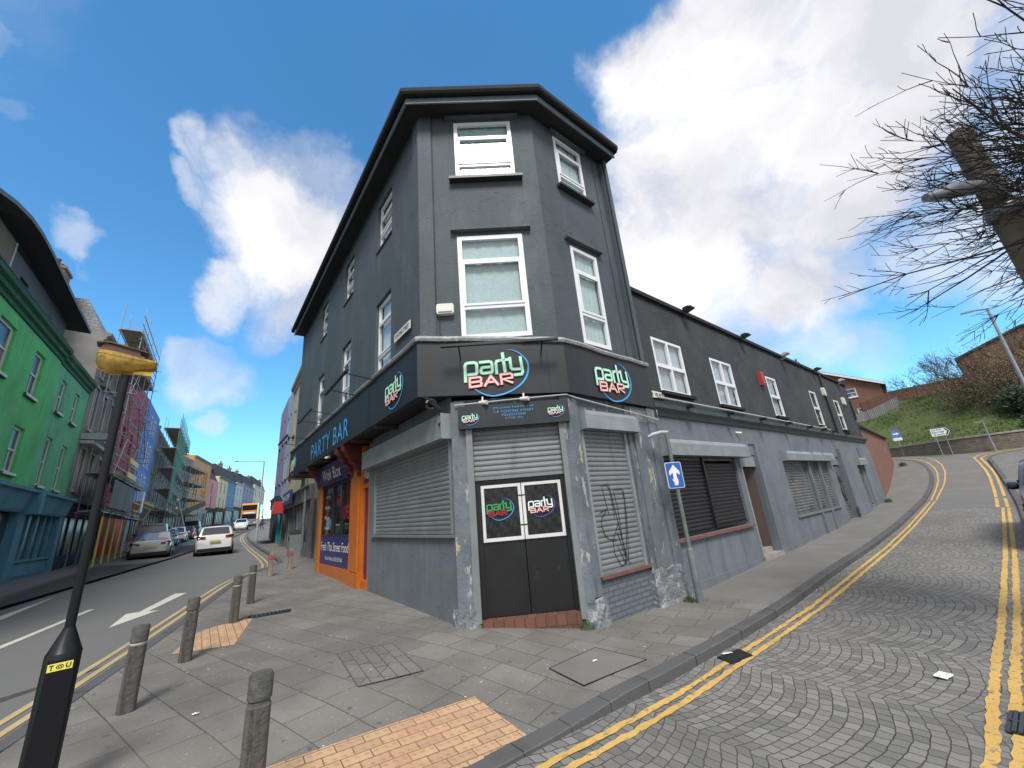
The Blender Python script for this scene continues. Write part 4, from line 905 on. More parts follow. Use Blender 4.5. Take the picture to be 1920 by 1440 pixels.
d = MB(); d.slabn(FLg, [(-.05, 2.73), (.10, 2.73), (.22, 3.3), (-.05, 3.3)], 5.45, 9.0); pn = d.build('shop_fascia', 'purple_panel', pub)
class Tilt(Fr): pass
FT = FLg.sh(0, 0); _P = FT.P
tx = MB()
class TF:
    def P(self, s, n, z): return FLg.P(s, .105+(z-2.73)*(.12/.57)+n, z)
put_text(tx, TF(), 'Wok Box', 8.0, 6.0, .006, 2.85, 3.17, shear=.2); tx.build('lettering', 'text_white', pn)

# ------------------------------------------------------------------ two storey wing up the hill
wing = thing('bar_wing', 'long two storey wing, black above and pale grey below, beside the hill road', 'building', tuple(FR_.P(10, -3, 0)))
WE = 20.3; WT = 6.02
H2 = [(3.03, 4.31, 3.74, 5.03), (5.76, 7.02, 3.70, 5.0), (9.56, 10.42, 3.69, 5.02), (13.93, 14.72, 3.66, 5.04), (17.2, 18.0, 3.66, 5.0)]
mb = MB(); mb.wall(FR_, RE, WE, 3.36, WT, H2, -.02, .1); mb.build('wall', 'black_render', wing)
H1 = [(2.52, 5.74, .80, 2.5), (5.95, 7.02, -.5, 2.42), (8.85, 10.95, .74, 2.4), (11.05, 12.0, .74, 2.4), (12.1, 13.2, .74, 2.4), (13.9, 14.95, -.5, 2.45), (16.95, 18.1, .5, 2.3)]
mb = MB(); mb.wall(FR_, RE, WE, -.8, 3.36, H1, 0, .14); mb.build('ground_floor_wall', 'pale_grey_render', wing)
mb = MB(); b1, b2 = FR_.P(WE, -7, 0), FR_.P(RE, -7, 0)
mb.poly([FR_.P(WE, 0, -.5), FR_.P(WE, -7, -.5), FR_.P(WE, -7, WT), FR_.P(WE, 0, WT)]); mb.poly([FR_.P(WE, -7, -.5), FR_.P(RE, -7, -.5), FR_.P(RE, -7, WT), FR_.P(WE, -7, WT)]); mb.build('back_wall', 'black_render', wing)
mb = MB(); mb.poly([FR_.P(RE, 0, WT-.05), FR_.P(WE, 0, WT-.05), FR_.P(WE, -7, WT-.05), FR_.P(RE, -7, WT-.05)]); mb.build('roof', 'slate', wing)
mb = MB(); mb.fb(FR_, RE, WE+.05, -.3, .05, WT, WT+.10); mb.build('parapet_coping', 'gutter_black', wing)
mb = MB(); mb.rect(FR_, RE+.1, WE-.2, -.8, 3.3, 5.8); mb.rect(FR_, RE+.1, WE-.2, -.75, 0, 3.0); mb.build('room_backdrop', 'room_dark', wing)
mb = MB(); mb.slabn(FR_, [(.001, 3.14), (.04, 3.16), (.07, 3.24), (.14, 3.30), (.15, 3.38), (.001, 3.42)], RE, WE+.02); mb.build('string_cornice', 'charcoal_render', wing)
mb = MB(); mb.smooth = True; mb.tube([FR_.P(RE+.1, .17, 3.50), FR_.P(14.4, .17, 3.46)], .022, 8); mb.build('conduit', 'pipe_white', wing)
for s in (3.6, 5.6, 7.6, 9.6, 11.6, 13.2, 14.6, 16.5):
    mb = MB(); mb.slabn(FR_, [(.15, 3.38), (.30, 3.40), (.30, 3.43), (.15, 3.44)], s, s+.16); mb.fb(FR_, s+.02, s+.14, .2, .32, 3.36, 3.40); mb.build('bracket', 'steel_dark', wing)
mb = MB(); mb.fb(FR_, RE, 8.3, .003, .03, 2.70, 2.745); mb.fb(FR_, RE, 5.8, -.02, .03, -.2, .02+.0); mb.build('moulding', 'pale_grey_render', wing)
for i, (s0, s1, z0, z1) in enumerate(H2):
    if i < 2: upvc(wing, FR_, s0, s1, z0, z1, -.075, [((z0+z1)/2-.02, .09)], True, 'blind_pale', .06)
    else: upvc(wing, FR_, s0, s1, z0, z1, -.075, [((z0+z1)/2, .09)], False, 'interior_lit' if i > 2 else 'net_curtain', .06)
mb = MB()
for s0, s1, z0, z1 in H2: mb.fb(FR_, s0-.06, s1+.06, -.02, .07, z0-.075, z0-.005)
mb.build('window_sill', 'gutter_black', wing)
sp = MB(); sp.fb(FR_, 1.95, 3.06, .0, .012, 3.55, 3.69); o = sp.build('street_name_plate', 'plate_white', wing)
tx = MB(); put_text(tx, FR_, 'HARBOUR WAY', 1.99, 3.02, .015, 3.575, 3.665, bold=.02); tx.build('lettering', 'text_black', o)
for i, (s, a) in enumerate(((4.75, 1), (8.2, 1), (11.6, -1), (15.3, 1), (18.9, -1))):
    mb = MB(); mb.fb(FR_, s-.02, s+.02, .0, .14, WT-.10, WT-.06); mb.slabn(FR_, [(.10, WT+.0), (.32, WT+.05), (.32, WT+.08), (.10, WT+.10)], s-.12, s+.12); mb.fb(FR_, s-.07, s+.07, .12, .24, WT+.08, WT+.13); mb.build('floodlight', 'steel_dark' if a > 0 else 'pipe_white', wing)
mb = MB(); mb.fb(FR_, 8.92, 9.14, -.02, .08, 4.62, 5.06); mb.fb(FR_, 8.95, 9.11, .08, .095, 4.66, 5.02); mb.build('alarm_box', 'alarm_red', wing)
for s, z in ((15.75, 5.02), (18.7, 4.9)):
    mb = MB(); mb.slabf(FR_, [(s, z+.05), (s+.05, z), (s+.2, z), (s+.25, z+.05), (s+.25, z+.3), (s+.2, z+.35), (s+.05, z+.35), (s, z+.3)], -.02, .08); mb.build('alarm_box', 'alarm_white', wing)
mb = MB(); mb.smooth = True; mb.tube([FR_.P(6.2, .0, 2.98), FR_.P(6.25, .12, 2.95)], .03, 8); mb.tube([FR_.P(13.6, .05, 3.5), FR_.P(13.3, .3, 3.48)], .03, 8); mb.build('security_camera', 'alarm_white', wing)
mb = MB(); mb.tube([FR_.P(16.0, .04, WT), FR_.P(16.0, .04, 3.4)], .04, 8); mb.tube([FR_.P(20.1, .04, WT-.8), FR_.P(20.1, .04, 4.3)], .04, 8); mb.build('downpipe', 'painted_timber_dark', wing)
# wing shutters and doors
s1_ = shutter(wing, FR_, 2.58, 4.10, .86, 2.26, -.05, 'shutter_black', .075, guides=None); s2_ = shutter(wing, FR_, 4.16, 5.68, .90, 2.20, -.05, 'shutter_black', .075, guides=None)
mb = MB(); mb.fb(FR_, 4.10, 4.16, -.06, .0, .84, 2.4); mb.build('mullion', 'shutter_black', wing)
shutter(wing, FR_, 2.58, 5.68, 2.26, 2.5, -.055, 'shutter_dirty', .075, False, guides=None)
mb = MB(); mb.fb(FR_, 2.45, 5.80, -.02, .07, .74, .79); mb.build('window_sill', 'sill_terracotta', wing)
shutter_box(wing, FR_, 2.40, 6.15, 2.33, 2.66, 0, .22, 'galvanised', 1)
mb = MB(); mb.fb(FR_, 6.0, 7.0, -.13, -.03, 2.12, 2.42); mb.fb(FR_, 5.93, 6.0, -.13, .03, 0, 2.42); mb.build('shutter_box', 'galvanised', wing)
mb = MB(); mb.poly([FR_.P(7.0, -.13, -.1), FR_.P(6.35, -.75, -.1), FR_.P(6.35, -.75, 2.2), FR_.P(7.0, -.13, 2.2)]); mb.rect(FR_, 5.9, 6.4, -.74, -.1, 2.4); mb.build('door', 'brown_door', wing)
mb = MB(); mb.fb(FR_, 5.95, 7.1, -.14, .06, -.3, .05); mb.fb(FR_, 5.95, 7.02, -.4, -.14, -.3, .16); mb.fb(FR_, 5.95, 7.02, -.74, -.4, -.3, .27); mb.build('entrance_step', 'concrete_step', wing)
mb = MB(); mb.fb(FR_, 6.3, 6.62, -.42, -.40, .18, .42); mb.build('letter_plate', 'soffit_dark', wing)
for a, b in ((8.9, 10.9), (11.1, 11.95), (12.15, 13.15)): shutter(wing, FR_, a, b, .80, 2.38, -.07, 'shutter_dirty', .08, guides='shutter_grey')
mb = MB(); mb.fb(FR_, 8.85, 13.25, -.02, .05, .68, .735); mb.fb(FR_, 10.95, 11.05, -.05, .06, -.3, 2.4); mb.fb(FR_, 12.0, 12.1, -.05, .06, -.3, 2.4); mb.build('mullion', 'pale_grey_render', wing)
for a, b in ((8.8, 11.15), (11.2, 12.25), (12.3, 13.6)): shutter_box(wing, FR_, a, b, 2.27, 2.55, 0, .2, 'galvanised', 1)
shutter(wing, FR_, 13.96, 14.9, .16, 2.1, -.10, 'shutter_dirty', .08, guides=None); mb = MB(); mb.fb(FR_, 13.9, 14.95, -.13, -.05, 2.15, 2.42); mb.build('shutter_box', 'shutter_grey', wing)
gf = MB(); random.seed(5)
for k in range(14):
    a = 14.05+.75*random.random(); z = .7+1.2*random.random(); pts = [(0, 0)]+[(random.uniform(-130, 130), random.uniform(-150, 150)) for _ in range(4)]
    spray(gf, FR_, pts, a, z, .0016, -.082, 14)
for k in range(5):
    a = 17.2+.6*random.random(); z = 1.0+.9*random.random(); spray(gf, FR_, [(0, 0)]+[(random.uniform(-120, 120), random.uniform(-120, 120)) for _ in range(3)], a, z, .0016, -.052, 12)
gf.build('graffiti', 'text_black', wing)
shutter(wing, FR_, 17.0, 18.05, .6, 2.1, -.07, 'shutter_dirty', .08, guides='shutter_grey'); shutter_box(wing, FR_, 16.9, 18.3, 2.12, 2.42, 0, .22, 'galvanised', 1)
mb = MB(); mb.fb(FR_, 14.95, 16.9, .003, .10, -.2, 2.75); mb.fb(FR_, 7.05, 8.75, .003, .05, -.4, 2.72); mb.fb(FR_, 14.9, 16.95, .10, .14, -.2, .62); mb.fb(FR_, 18.3, 20.32, .003, .06, 0, 2.9); mb.build('pier', 'pale_grey_render', wing)

# ------------------------------------------------------------------ the shopping street beyond
def paint(name, col, var=.14, st=None):
    if name not in MATS: pm(name, col, .75, var, .8, .25, 14, .01, stains=st if st is not None else [(tuple(x*.6 for x in col), 2.4, .54, .2, 7), (tuple(min(1, x*.7+.08) for x in col), 1.2, .56, .12, 1), (tuple(x*.4 for x in col), 9, .70, .05, 5)])
    return name
PW = (-18.50, 14.98)
W1 = Fr(PW, -36.5, 1); W2 = Fr(tuple(W1.P(45, 0, 0)[:2]), -26, 1)
paint('green_paint', (.10, .52, .16), .2); paint('green_paint_pale', (.12, .46, .25), .2); paint('green_trim', (.010, .095, .035), .15); paint('teal_shopfront', (.08, .26, .37), .15)
paint('navy_shopfront', (.012, .022, .045)); paint('grey_penthouse', (.085, .088, .10), .08, []); paint('penthouse_soffit', (.035, .037, .045), .05, []); paint('zinc_edge', (.12, .13, .15), .1, []); paint('pale_stucco', (.42, .43, .44), .12)
paint('crimson_paint', (.38, .012, .022), .2); paint('scarlet_paint', (.66, .04, .015), .15); paint('cobalt_paint', (.07, .20, .62), .12); paint('ochre_trim', (.42, .20, .025), .2); paint('tan_shopfront', (.25, .19, .11), .2)
paint('tan_screen', (.16, .115, .07), .15)
paint('stone_grey', (.22, .215, .20), .25); paint('orange_facade', (.58, .27, .07), .15); paint('pink_facade', (.58, .25, .30), .12); paint('cream_facade', (.62, .57, .38), .1); paint('blue_facade', (.10, .24, .42), .12); paint('pale_facade', (.50, .55, .55), .1)
paint('lilac_facade', (.26, .25, .40), .12); paint('ivory_facade', (.60, .60, .47), .1); paint('white_facade', (.62, .64, .65), .08); paint('beige_facade', (.40, .36, .25), .15); paint('purple_facade', (.22, .19, .30), .12); paint('skyblue_facade', (.27, .34, .43), .12)
paint('maroon_shop', (.12, .02, .03)); paint('dark_shop', (.03, .035, .04)); paint('slate_blue_shop', (.14, .18, .25)); paint('pale_blue_shop', (.30, .37, .43)); paint('teal_bright', (.03, .30, .36)); paint('fascia_blue', (.03, .05, .16)); paint('red_sign', (.50, .03, .03)); paint('black_ply', (.012, .013, .018))
paint('brown_brick_far', (.20, .12, .07), .3); paint('hoarding_grey', (.16, .165, .165), .25)
pm('dark_glass', (.035, .045, .055), .28, .5, 1.2, stains=[((.16, .19, .21), 1.1, .55, .1, 1)], spec=.8); pm('scaffold_tube', (.30, .30, .29), .4, .2, 5, metal=.5); pm('scaffold_board', (.30, .27, .22), .8, .3, 6)
pm('yellow_sleeve', (.55, .55, .10), .5, .1); pm('yellow_panel', (.70, .50, .03), .5, .1)
def win2(parent, fr, s0, s1, z0, z1, n=-.12, frame='old_white_paint', surround=None, sashes=True):
    mb = MB(); f = .095
    for q in ((s0, s1, z0, z0+f), (s0, s1, z1-f, z1), (s0, s0+f, z0+f, z1-f), (s1-f, s1, z0+f, z1-f)): mb.fb(fr, q[0], q[1], n, n+.05, q[2], q[3])
    if sashes: mb.fb(fr, s0+f, s1-f, n+.01, n+.055, (z0+z1)/2-.03, (z0+z1)/2+.03); mb.fb(fr, (s0+s1)/2-.02, (s0+s1)/2+.02, n+.008, n+.04, z0+f, (z0+z1)/2-.03)
    w = mb.build('window', frame, parent); g = MB(); g.rect(fr, s0+f*.5, s1-f*.5, n+.02, z0+f*.5, z1-f*.5); g.build('glass_pane', 'dark_glass', w)
    sb = MB(); sb.fb(fr, s0-.06, s1+.06, n, .08, z0-.09, z0-.004); sb.build('sill', surround or frame, w)
    if surround:
        sb = MB(); w_ = .13
        for q in ((s0-w_, s0, z0, z1+w_), (s1, s1+w_, z0, z1+w_), (s0, s1, z1, z1+w_)): sb.fb(fr, q[0], q[1], -.02, .035, q[2], q[3])
        sb.build('surround', surround, w)
    return w
def chimney(parent, fr, s, n, z0, z1, w=.7, pots=3, mat='brown_brick_far'):
    mb = MB(); mb.fb(fr, s-w/2, s+w/2, n-.35, n+.35, z0, z1); mb.fb(fr, s-w/2-.06, s+w/2+.06, n-.41, n+.41, z1, z1+.14); c = mb.build('chimney', mat, parent)
    for k in range(pots):
        p = fr.P(s+(k-(pots-1)/2)*w/pots, n, 0); m = MB(); m.smooth = True; m.lathe([(.10, z1+.14), (.085, z1+.5), (.11, z1+.53), (.11, z1+.58)], (p.x, p.y, 0), 8); m.build('chimney_pot', 'sill_terracotta', c)
def house(name, label, fr, s0, s1, zb, ze, mat, rows, n=0, depth=8, group=None, shop=None, shop_top=3.0, cornice=None, surround=None, frame='old_white_paint', roof='slate', mansard=0, chim=(), wincols=None, base=-.8):
    """terraced house: rows = [(z0, z1, window width)], wincols = window centres as fractions"""
    p = fr.P((s0+s1)/2, -depth/2, zb); th = thing(name, label, 'building', tuple(p), group)
    f = fr.sh(0, n); cols = wincols or [.28, .72]; L = s1-s0; holes = []
    for z0, z1, w in rows:
        for c in cols: holes.append((s0+L*c-w/2, s0+L*c+w/2, z0, z1))
    mb = MB(); zs = zb+shop_top if shop else zb+base; mb.wall(f, s0, s1, zs, ze, holes, 0, .12)
    P = f.P
    mb.poly([P(s1, 0, zb+base), P(s1, -depth, zb+base), P(s1, -depth, ze), P(s1, 0, ze)]); mb.poly([P(s0, -depth, zb+base), P(s0, 0, zb+base), P(s0, 0, ze), P(s0, -depth, ze)]); mb.poly([P(s1, -depth, zb+base), P(s0, -depth, zb+base), P(s0, -depth, ze), P(s1, -depth, ze)])
    mb.build('wall', mat, th)
    for h in holes: win2(th, f, *h, surround=surround, frame=frame)
    r = MB()
    if mansard:
        r.poly([P(s0, -.1, ze), P(s1, -.1, ze), P(s1, -.9, ze+mansard), P(s0, -.9, ze+mansard)]); r.poly([P(s0, -.9, ze+mansard), P(s1, -.9, ze+mansard), P(s1, -depth, ze+mansard), P(s0, -depth, ze+mansard)])
        r.poly([P(s0, -.1, ze), P(s0, -.9, ze+mansard), P(s0, -depth, ze+mansard), P(s0, -depth, ze)]); r.poly([P(s1, -depth, ze), P(s1, -depth, ze+mansard), P(s1, -.9, ze+mansard), P(s1, -.1, ze)])
    else:
        r.poly([P(s0, -.25, ze-.1), P(s1, -.25, ze-.1), P(s1, -depth/2, ze+1.1), P(s0, -depth/2, ze+1.1)]); r.poly([P(s0, -depth/2, ze+1.1), P(s1, -depth/2, ze+1.1), P(s1, -depth, ze-.1), P(s0, -depth, ze-.1)])
    rr = r.build('roof', roof, th)
    if cornice:
        c = MB(); c.slabn(f, [(.002, ze-.42), (.06, ze-.40), (.08, ze-.25), (.22, ze-.16), (.26, ze-.02), (.002, ze)], s0, s1); c.build('cornice', cornice, th)
    if shop:
        zs = zb+shop_top
        m = MB(); m.slabn(f, [(0, zs-.62), (.14, zs-.62), (.22, zs-.08), (.30, zs-.05), (.30, zs), (0, zs)], s0+.02, s1-.02); m.build('shop_fascia', shop, th)
        m = MB(); m.fb(f, s0, s0+.32, -.12, .10, zb+base, zs-.62); m.fb(f, s1-.32, s1, -.12, .10, zb+base, zs-.62); each(m, 'shop_pilaster', shop, th)
        m = MB(); m.fb(f, s0+.32, s1-.32, -.12, .02, zb+base, zb+.55); m.build('stall_riser', shop, th)
        k = max(2, int(L/1.3)); m = MB()
        for i in range(1, k): q = s0+.32+(L-.64)*i/k; m.fb(f, q-.04, q+.04, -.1, .0, zb+.55, zs-.62)
        if m.f: each(m, 'mullion', shop, th)
        m = MB(); m.rect(f, s0+.32, s1-.32, -.06, zb+.55, zs-.62); m.build('shop_window', 'dark_glass', th)
    for c in chim: chimney(th, f, s0+L*c, -depth/2 if not mansard else -1.6, ze-.2, ze+(mansard or 1.1)+.9)
    return th
# ---- green building with a blue shopfront and a set back grey top storey
gb = thing('green_building', 'bright green rendered building with a teal blue shopfront and a grey penthouse on top', 'building', tuple(W1.P(-4, -5, .5)))
gh = [(-9.4, -8.3, 6.85, 8.35), (-5.95, -4.75, 6.85, 8.38), (-2.95, -2.02, 6.8, 8.38), (-9.4, -8.3, 4.15, 5.85), (-5.9, -4.7, 4.15, 5.85), (-2.95, -2.02, 4.15, 5.68)]
gh2 = [(.30, .98, 6.95, 8.3), (2.35, 3.0, 6.95, 8.3), (.35, 1.0, 4.0, 5.9), (2.35, 3.05, 4.0, 5.9)]
m = MB(); m.wall(W1, -16, -.45, 3.5, 9.0, gh, 0, .15); m.build('wall', 'green_paint', gb)
m = MB(); m.wall(W1, -.45, 4.25, 3.5, 9.0, gh2, -.03, .15); P = W1.P; m.poly([P(4.25, 0, -.5), P(4.25, -9, -.5), P(4.25, -9, 9.0), P(4.25, 0, 9.0)]); m.poly([P(-16, -9, -.5), P(-16, 0, -.5), P(-16, 0, 9), P(-16, -9, 9)]); m.poly([P(4.25, -9, -.5), P(-16, -9, -.5), P(-16, -9, 9), P(4.25, -9, 9)]); m.build('wall', 'green_paint_pale', gb)
for h in gh: win2(gb, W1, *h, n=-.13, surround=None)
for h in gh2: win2(gb, W1, *h, n=-.15, surround=None)
m = MB(); prof = [(.002, 8.80), (.05, 8.82), (.06, 8.95), (.14, 9.0), (.155, 9.12), (.25, 9.19), (.27, 9.32), (.002, 9.34)]
m.slabn(W1, prof, -16, -.45); m.slabn(W1.sh(0, -.03), [(a*.85, b-.04) for a, b in prof], -.44, 4.3); each(m, 'cornice', 'green_trim', gb)
m = MB(); P = W1.P; m.poly([P(-16, 0, 9.05), P(4.25, 0, 9.05), P(4.25, -9, 9.05), P(-16, -9, 9.05)]); m.build('roof_deck', 'slate', gb)
m = MB()
for h in gh+gh2: m.fb(W1, h[0]-.08, h[1]+.08, .002, .07, h[2]-.12, h[2]-.01)
each(m, 'window_ledge', 'green_trim', gb)
# penthouse
PF = W1.sh(0, -.62); ph = [(-3.78, -3.05, 10.0, 10.75), (-.92, -.36, 10.2, 10.65), (.42, 1.15, 9.95, 10.4)]
m = MB(); m.fb(PF, -9, -4.9, .003, .06, 9.4, 11.4); m.build('timber_screen', 'tan_screen', gb); m = MB(); m.fb(PF, -4.9, -4.8, .003, .08, 9.4, 11.4); m.build('screen_edge', 'pale_stucco', gb)
m = MB(); m.wall(PF, -16, 1.3, 9.05, 11.3, ph, 0, .2); P = PF.P; m.poly([P(1.3, 0, 9.05), P(1.3, -7, 9.05), P(1.3, -7, 12), P(1.3, 0, 12)]); m.build('penthouse_wall', 'grey_penthouse', gb)
for h in ph: win2(gb, PF, *h, n=-.18, frame='zinc_edge', sashes=False)
rs = [(-16, 8.6), (-11, 9.9), (-9.5, 10.5), (-8.2, 11.04), (-7.3, 11.35), (-6.2, 11.60), (-5.2, 11.67), (-4, 11.61), (-2.7, 11.48), (-1, 11.32), (.6, 11.2), (1.9, 11.08)]
m = MB(); m.smooth = False
for (a, za), (b, zb_) in zip(rs, rs[1:]):
    P = W1.P; m.poly([P(a, -.7, za+.05), P(b, -.7, zb_+.05), P(b, .05, zb_), P(a, .05, za)])
m.build('roof_soffit', 'penthouse_soffit', gb)
m = MB()
for (a, za), (b, zb_) in zip(rs, rs[1:]):
    P = W1.P; m.poly([P(a, .05, za), P(b, .05, zb_), P(b, .05, zb_+.14), P(a, .05, za+.14)]); m.poly([P(a, .05, za+.14), P(b, .05, zb_+.14), P(b, -8.3, zb_+1.3), P(a, -8.3, za+1.3)])
a, za = rs[-1]; m.poly([P(a, .05, za), P(a, -.7, za+.05), P(a, -8.3, za+1.2), P(a, -8.3, za+1.3), P(a, .05, za+.14)]); m.build('roof', 'zinc_edge', gb)
m = MB(); m.tube([W1.P(-16, -.1, 9.85), W1.P(-.2, -.1, 9.85)], .03, 6)
for k in range(12): m.tube([W1.P(-14.8+k*1.3, -.1, 9.36), W1.P(-14.8+k*1.3, -.1, 9.85)], .02, 5)
m.build('guard_rail', 'steel_dark', gb)
m = MB()
for k in range(7): m.fb(W1, -8+k*1.1, -7.05+k*1.1, -.13, -.10, 9.40, 9.72)
each(m, 'balustrade_panel', 'pale_stucco', gb)
# shopfront
m = MB(); sfp = [(.0, 2.92), (.16, 2.92), (.20, 3.0), (.34, 3.55), (.44, 3.6), (.44, 3.7), (.0, 3.74)]
m.slabn(W1, sfp, -16, -.62); m.slabn(W1, sfp, -.30, 4.3); each(m, 'shop_fascia', 'teal_shopfront', gb)
m = MB()
for a, b in ((-.95, -.3), (-5.2, -4.7), (3.75, 4.25)): m.fb(W1, a, b, -.2, .14, -.3, 2.92)
m.fb(W1, -.66, -.26, -.1, .5, 2.86, 3.72); each(m, 'shop_pilaster', 'teal_shopfront', gb)
m = MB(); m.fb(W1, -.3, 3.75, -.2, .03, -.3, 1.25); m.fb(W1, -.3, 3.75, -.2, .09, 1.22, 1.30); m.fb(W1, -.1, 3.5, .03, .06, .72, 1.10); m.fb(W1, -4.7, -.95, -.2, .0, -.3, 1.3); m.fb(W1, -16, -5.2, -.2, 0, -.3, 1.3); m.build('stall_riser', 'teal_shopfront', gb)
m = MB()
for q in (.62, 1.55, 2.45, 3.3): m.fb(W1, q-.06, q+.06, -.15, .0, 1.3, 2.92)
for q in (-3.4, -2.2): m.fb(W1, q-.06, q+.06, -.15, .0, 1.3, 2.92)
each(m, 'mullion', 'teal_shopfront', gb)
m = MB(); m.rect(W1, -.3, 3.75, -.1, 1.3, 2.92); m.build('shop_window', 'dark_glass', gb)
m = MB(); m.rect(W1, -16, -.95, -.1, 1.3, 2.92); m.build('shop_window', 'dark_glass', gb)
chimney(gb, W1, 3.45, -2.0, 10.5, 14.75, 1.0, 2)
brickmat('pale_slates', (.34, .34, .34), (.26, .265, .27), (.12, .12, .12), .30, .18, .012)
# ---- pale Victorian building, red, blue
g1 = 'painted terraced buildings along the shopping street'
vb = house('victorian_building', 'pale stone Victorian building behind scaffolding, between the green and the red buildings', W1, 4.3, 11.9, .7, 12.2, "stone_grey", [(4.2, 6.2, .8), (7.2, 9.4, .8), (10.0, 11.8, .7)], cornice='stone_grey', shop='navy_shopfront', shop_top=2.9, mansard=1.7, wincols=[.14, .38, .62, .86], surround='pale_stucco', roof='pale_slates')
m = MB()
for a, z in ((5.5, 6.3), (9.2, 6.3), (5.5, 9.5), (9.2, 9.5)):
    m.slabf(W1, [(a, z+.1), (a+1.7, z+.1), (a+1.7, z+.25), (a+.85, z+.85), (a, z+.25)], .002, .28)
each(m, 'pediment', 'stone_grey', vb)
m = MB(); m.fb(W1, 4.4, 4.9, .002, .9, 6.55, 6.85); m.fb(W1, 4.4, 8.0, .0, .5, 6.35, 6.5); each(m, 'balcony', 'pale_stucco', vb)
m = MB(); P = W1.P; m.fb(W1, 1.9, 4.3, -7.0, -1.35, 9.06, 11.6); m.build('end_wall', 'pale_stucco', vb)
house('red_building', 'crimson red building half hidden by scaffolding, next to the blue house', W1, 11.9, 20.4, .85, 12.9, 'crimson_paint', [(5.0, 6.4, .7), (7.8, 9.2, .7)], wincols=[.2, .55], frame='crimson_paint', group=None)
rb = [o for o in bpy.data.objects if o.name == 'red_building'][0]
m = MB(); m.fb(W1, 12.0, 20.2, .0, .05, -.2, 3.9); m.build('scarlet_hoarding', 'scarlet_paint', rb)
m = MB(); m.fb(W1, 19.9, 20.38, .05, .25, -.2, 3.9); m.build('blue_pier', 'cobalt_paint', rb)
bb = house('blue_building', 'cobalt blue three storey house with white window surrounds and an ochre pub front', W1, 20.4, 28.5, 1.05, 13.0, 'cobalt_paint', [(4.7, 6.9, .72), (7.8, 9.7, .72), (10.6, 12.0, .72)], shop='tan_shopfront', shop_top=3.1, wincols=[.36, .64], surround='old_white_paint', chim=[.9])
m = MB(); m.slabn(W1, [(.0, 3.3), (.3, 3.3), (.75, 4.35), (.9, 4.4), (.9, 4.6), (0, 4.6)], 20.6, 27.2); m.build('ochre_cornice', 'ochre_trim', bb)
m = MB(); m.slabn(W1, [(.36, 3.45), (.66, 4.2), (.69, 4.2), (.39, 3.45)], 21.4, 26.2); m.build('name_board', 'dark_shop', bb)
# netted building behind the long scaffold
nb = house('netted_building', 'grey building wrapped in green debris netting and scaffolding', W1, 28.5, 45, 1.6, 12.3, 'stone_grey', [(5.2, 6.9, .9), (8.0, 9.6, .9), (10.3, 11.7, .8)], wincols=[.12, .3, .5, .7, .88], shop='dark_shop', shop_top=3.2, chim=[.1, .75], mansard=1.6)
house('grey_building', 'plain grey house behind the end scaffold bay, beside the orange house', W2, 0, 9.8, 1.9, 12.6, 'hoarding_grey', [(5.4, 7.2, .9), (8.2, 9.8, .9)], wincols=[.2, .5, .8], shop='hoarding_grey', shop_top=3.2)
# the curve of painted houses
FARR = [('orange_building', 'orange three storey house with paired sash windows beyond the scaffold', 9.8, 20.6, 2.3, 13.5, 'orange_facade', 'pale_blue_shop', 0, 'stone_grey', [.2, .32, .66, .78], [(6.0, 8.6, .7), (9.6, 11.9, .7)], 'orange_facade'),
        ('pink_building', 'narrow pink house with a white gable, right of the orange house', 20.6, 27.6, 2.7, 11.0, 'pink_facade', 'dark_shop', 1.6, None, [.35], [(5.4, 8.2, 1.3), (8.8, 10.3, .9)], 'ochre_trim'),
        ('cream_building', 'cream house with grey attic and a maroon shopfront', 27.6, 36, 3.0, 12.2, 'cream_facade', 'maroon_shop', 2.4, 'stone_grey', [.3, .7], [(6.2, 8.3, 1.0), (9.3, 11.2, 1.0)], 'cream_facade'),
        ('sky_blue_house', 'mid blue house with a dark blue cornice in the terrace', 36, 45, 3.4, 12.2, 'blue_facade', 'slate_blue_shop', 2.5, 'blue_facade', [.3, .7], [(6.6, 8.8, 1.0), (9.5, 11.4, 1.0)], 'white_facade'),
        ('pale_green_house', 'pale grey green house between the blue and the lilac houses', 45, 54, 3.8, 12.6, 'pale_facade', 'dark_shop', 2.5, 'pale_facade', [.3, .7], [(7, 9.2, 1.0), (9.9, 11.6, 1.0)], 'white_facade'),
        ('lilac_house', 'wide lilac house with many white windows', 54, 72, 4.4, 13.2, 'lilac_facade', 'slate_blue_shop', 2.4, 'lilac_facade', [.12, .36, .62, .86], [(7.6, 9.8, 1.2), (10.5, 12.3, 1.2)], 'white_facade'),
        ('ivory_house', 'pale ivory house standing forward of the lilac terrace', 72, 96, 5.0, 14.4, 'ivory_facade', 'pale_blue_shop', 2.5, 'ivory_facade', [.15, .5, .85], [(8.2, 10.3, 1.3), (11.4, 13.4, 1.3)], 'stone_grey'),
        ('white_building', 'white flat roofed building closing the view down the street', 98, 150, 6.0, 16.0, 'white_facade', None, 0, None, [.1, .26, .42, .58, .74, .9], [(8.6, 10.6, 1.8), (12.2, 14.2, 1.8)], 'stone_grey')]
for nm, lb, a, b, zb_, ze, mt, sh, mans, corn, cols, rows, fr_ in FARR:
    fr = W2 if a < 98 else Fr(tuple(W2.P(98, -2, 0)[:2]), -33, 1)
    if a >= 98: b -= 98; a = 0
    house(nm, lb, fr, a, b, zb_, ze, mt, rows, shop=sh, cornice=corn, wincols=cols, mansard=mans, chim=[.92] if mt != 'white_facade' else (), frame='old_white_paint' if fr_ in ('white_facade',) else fr_, shop_top=3.4)
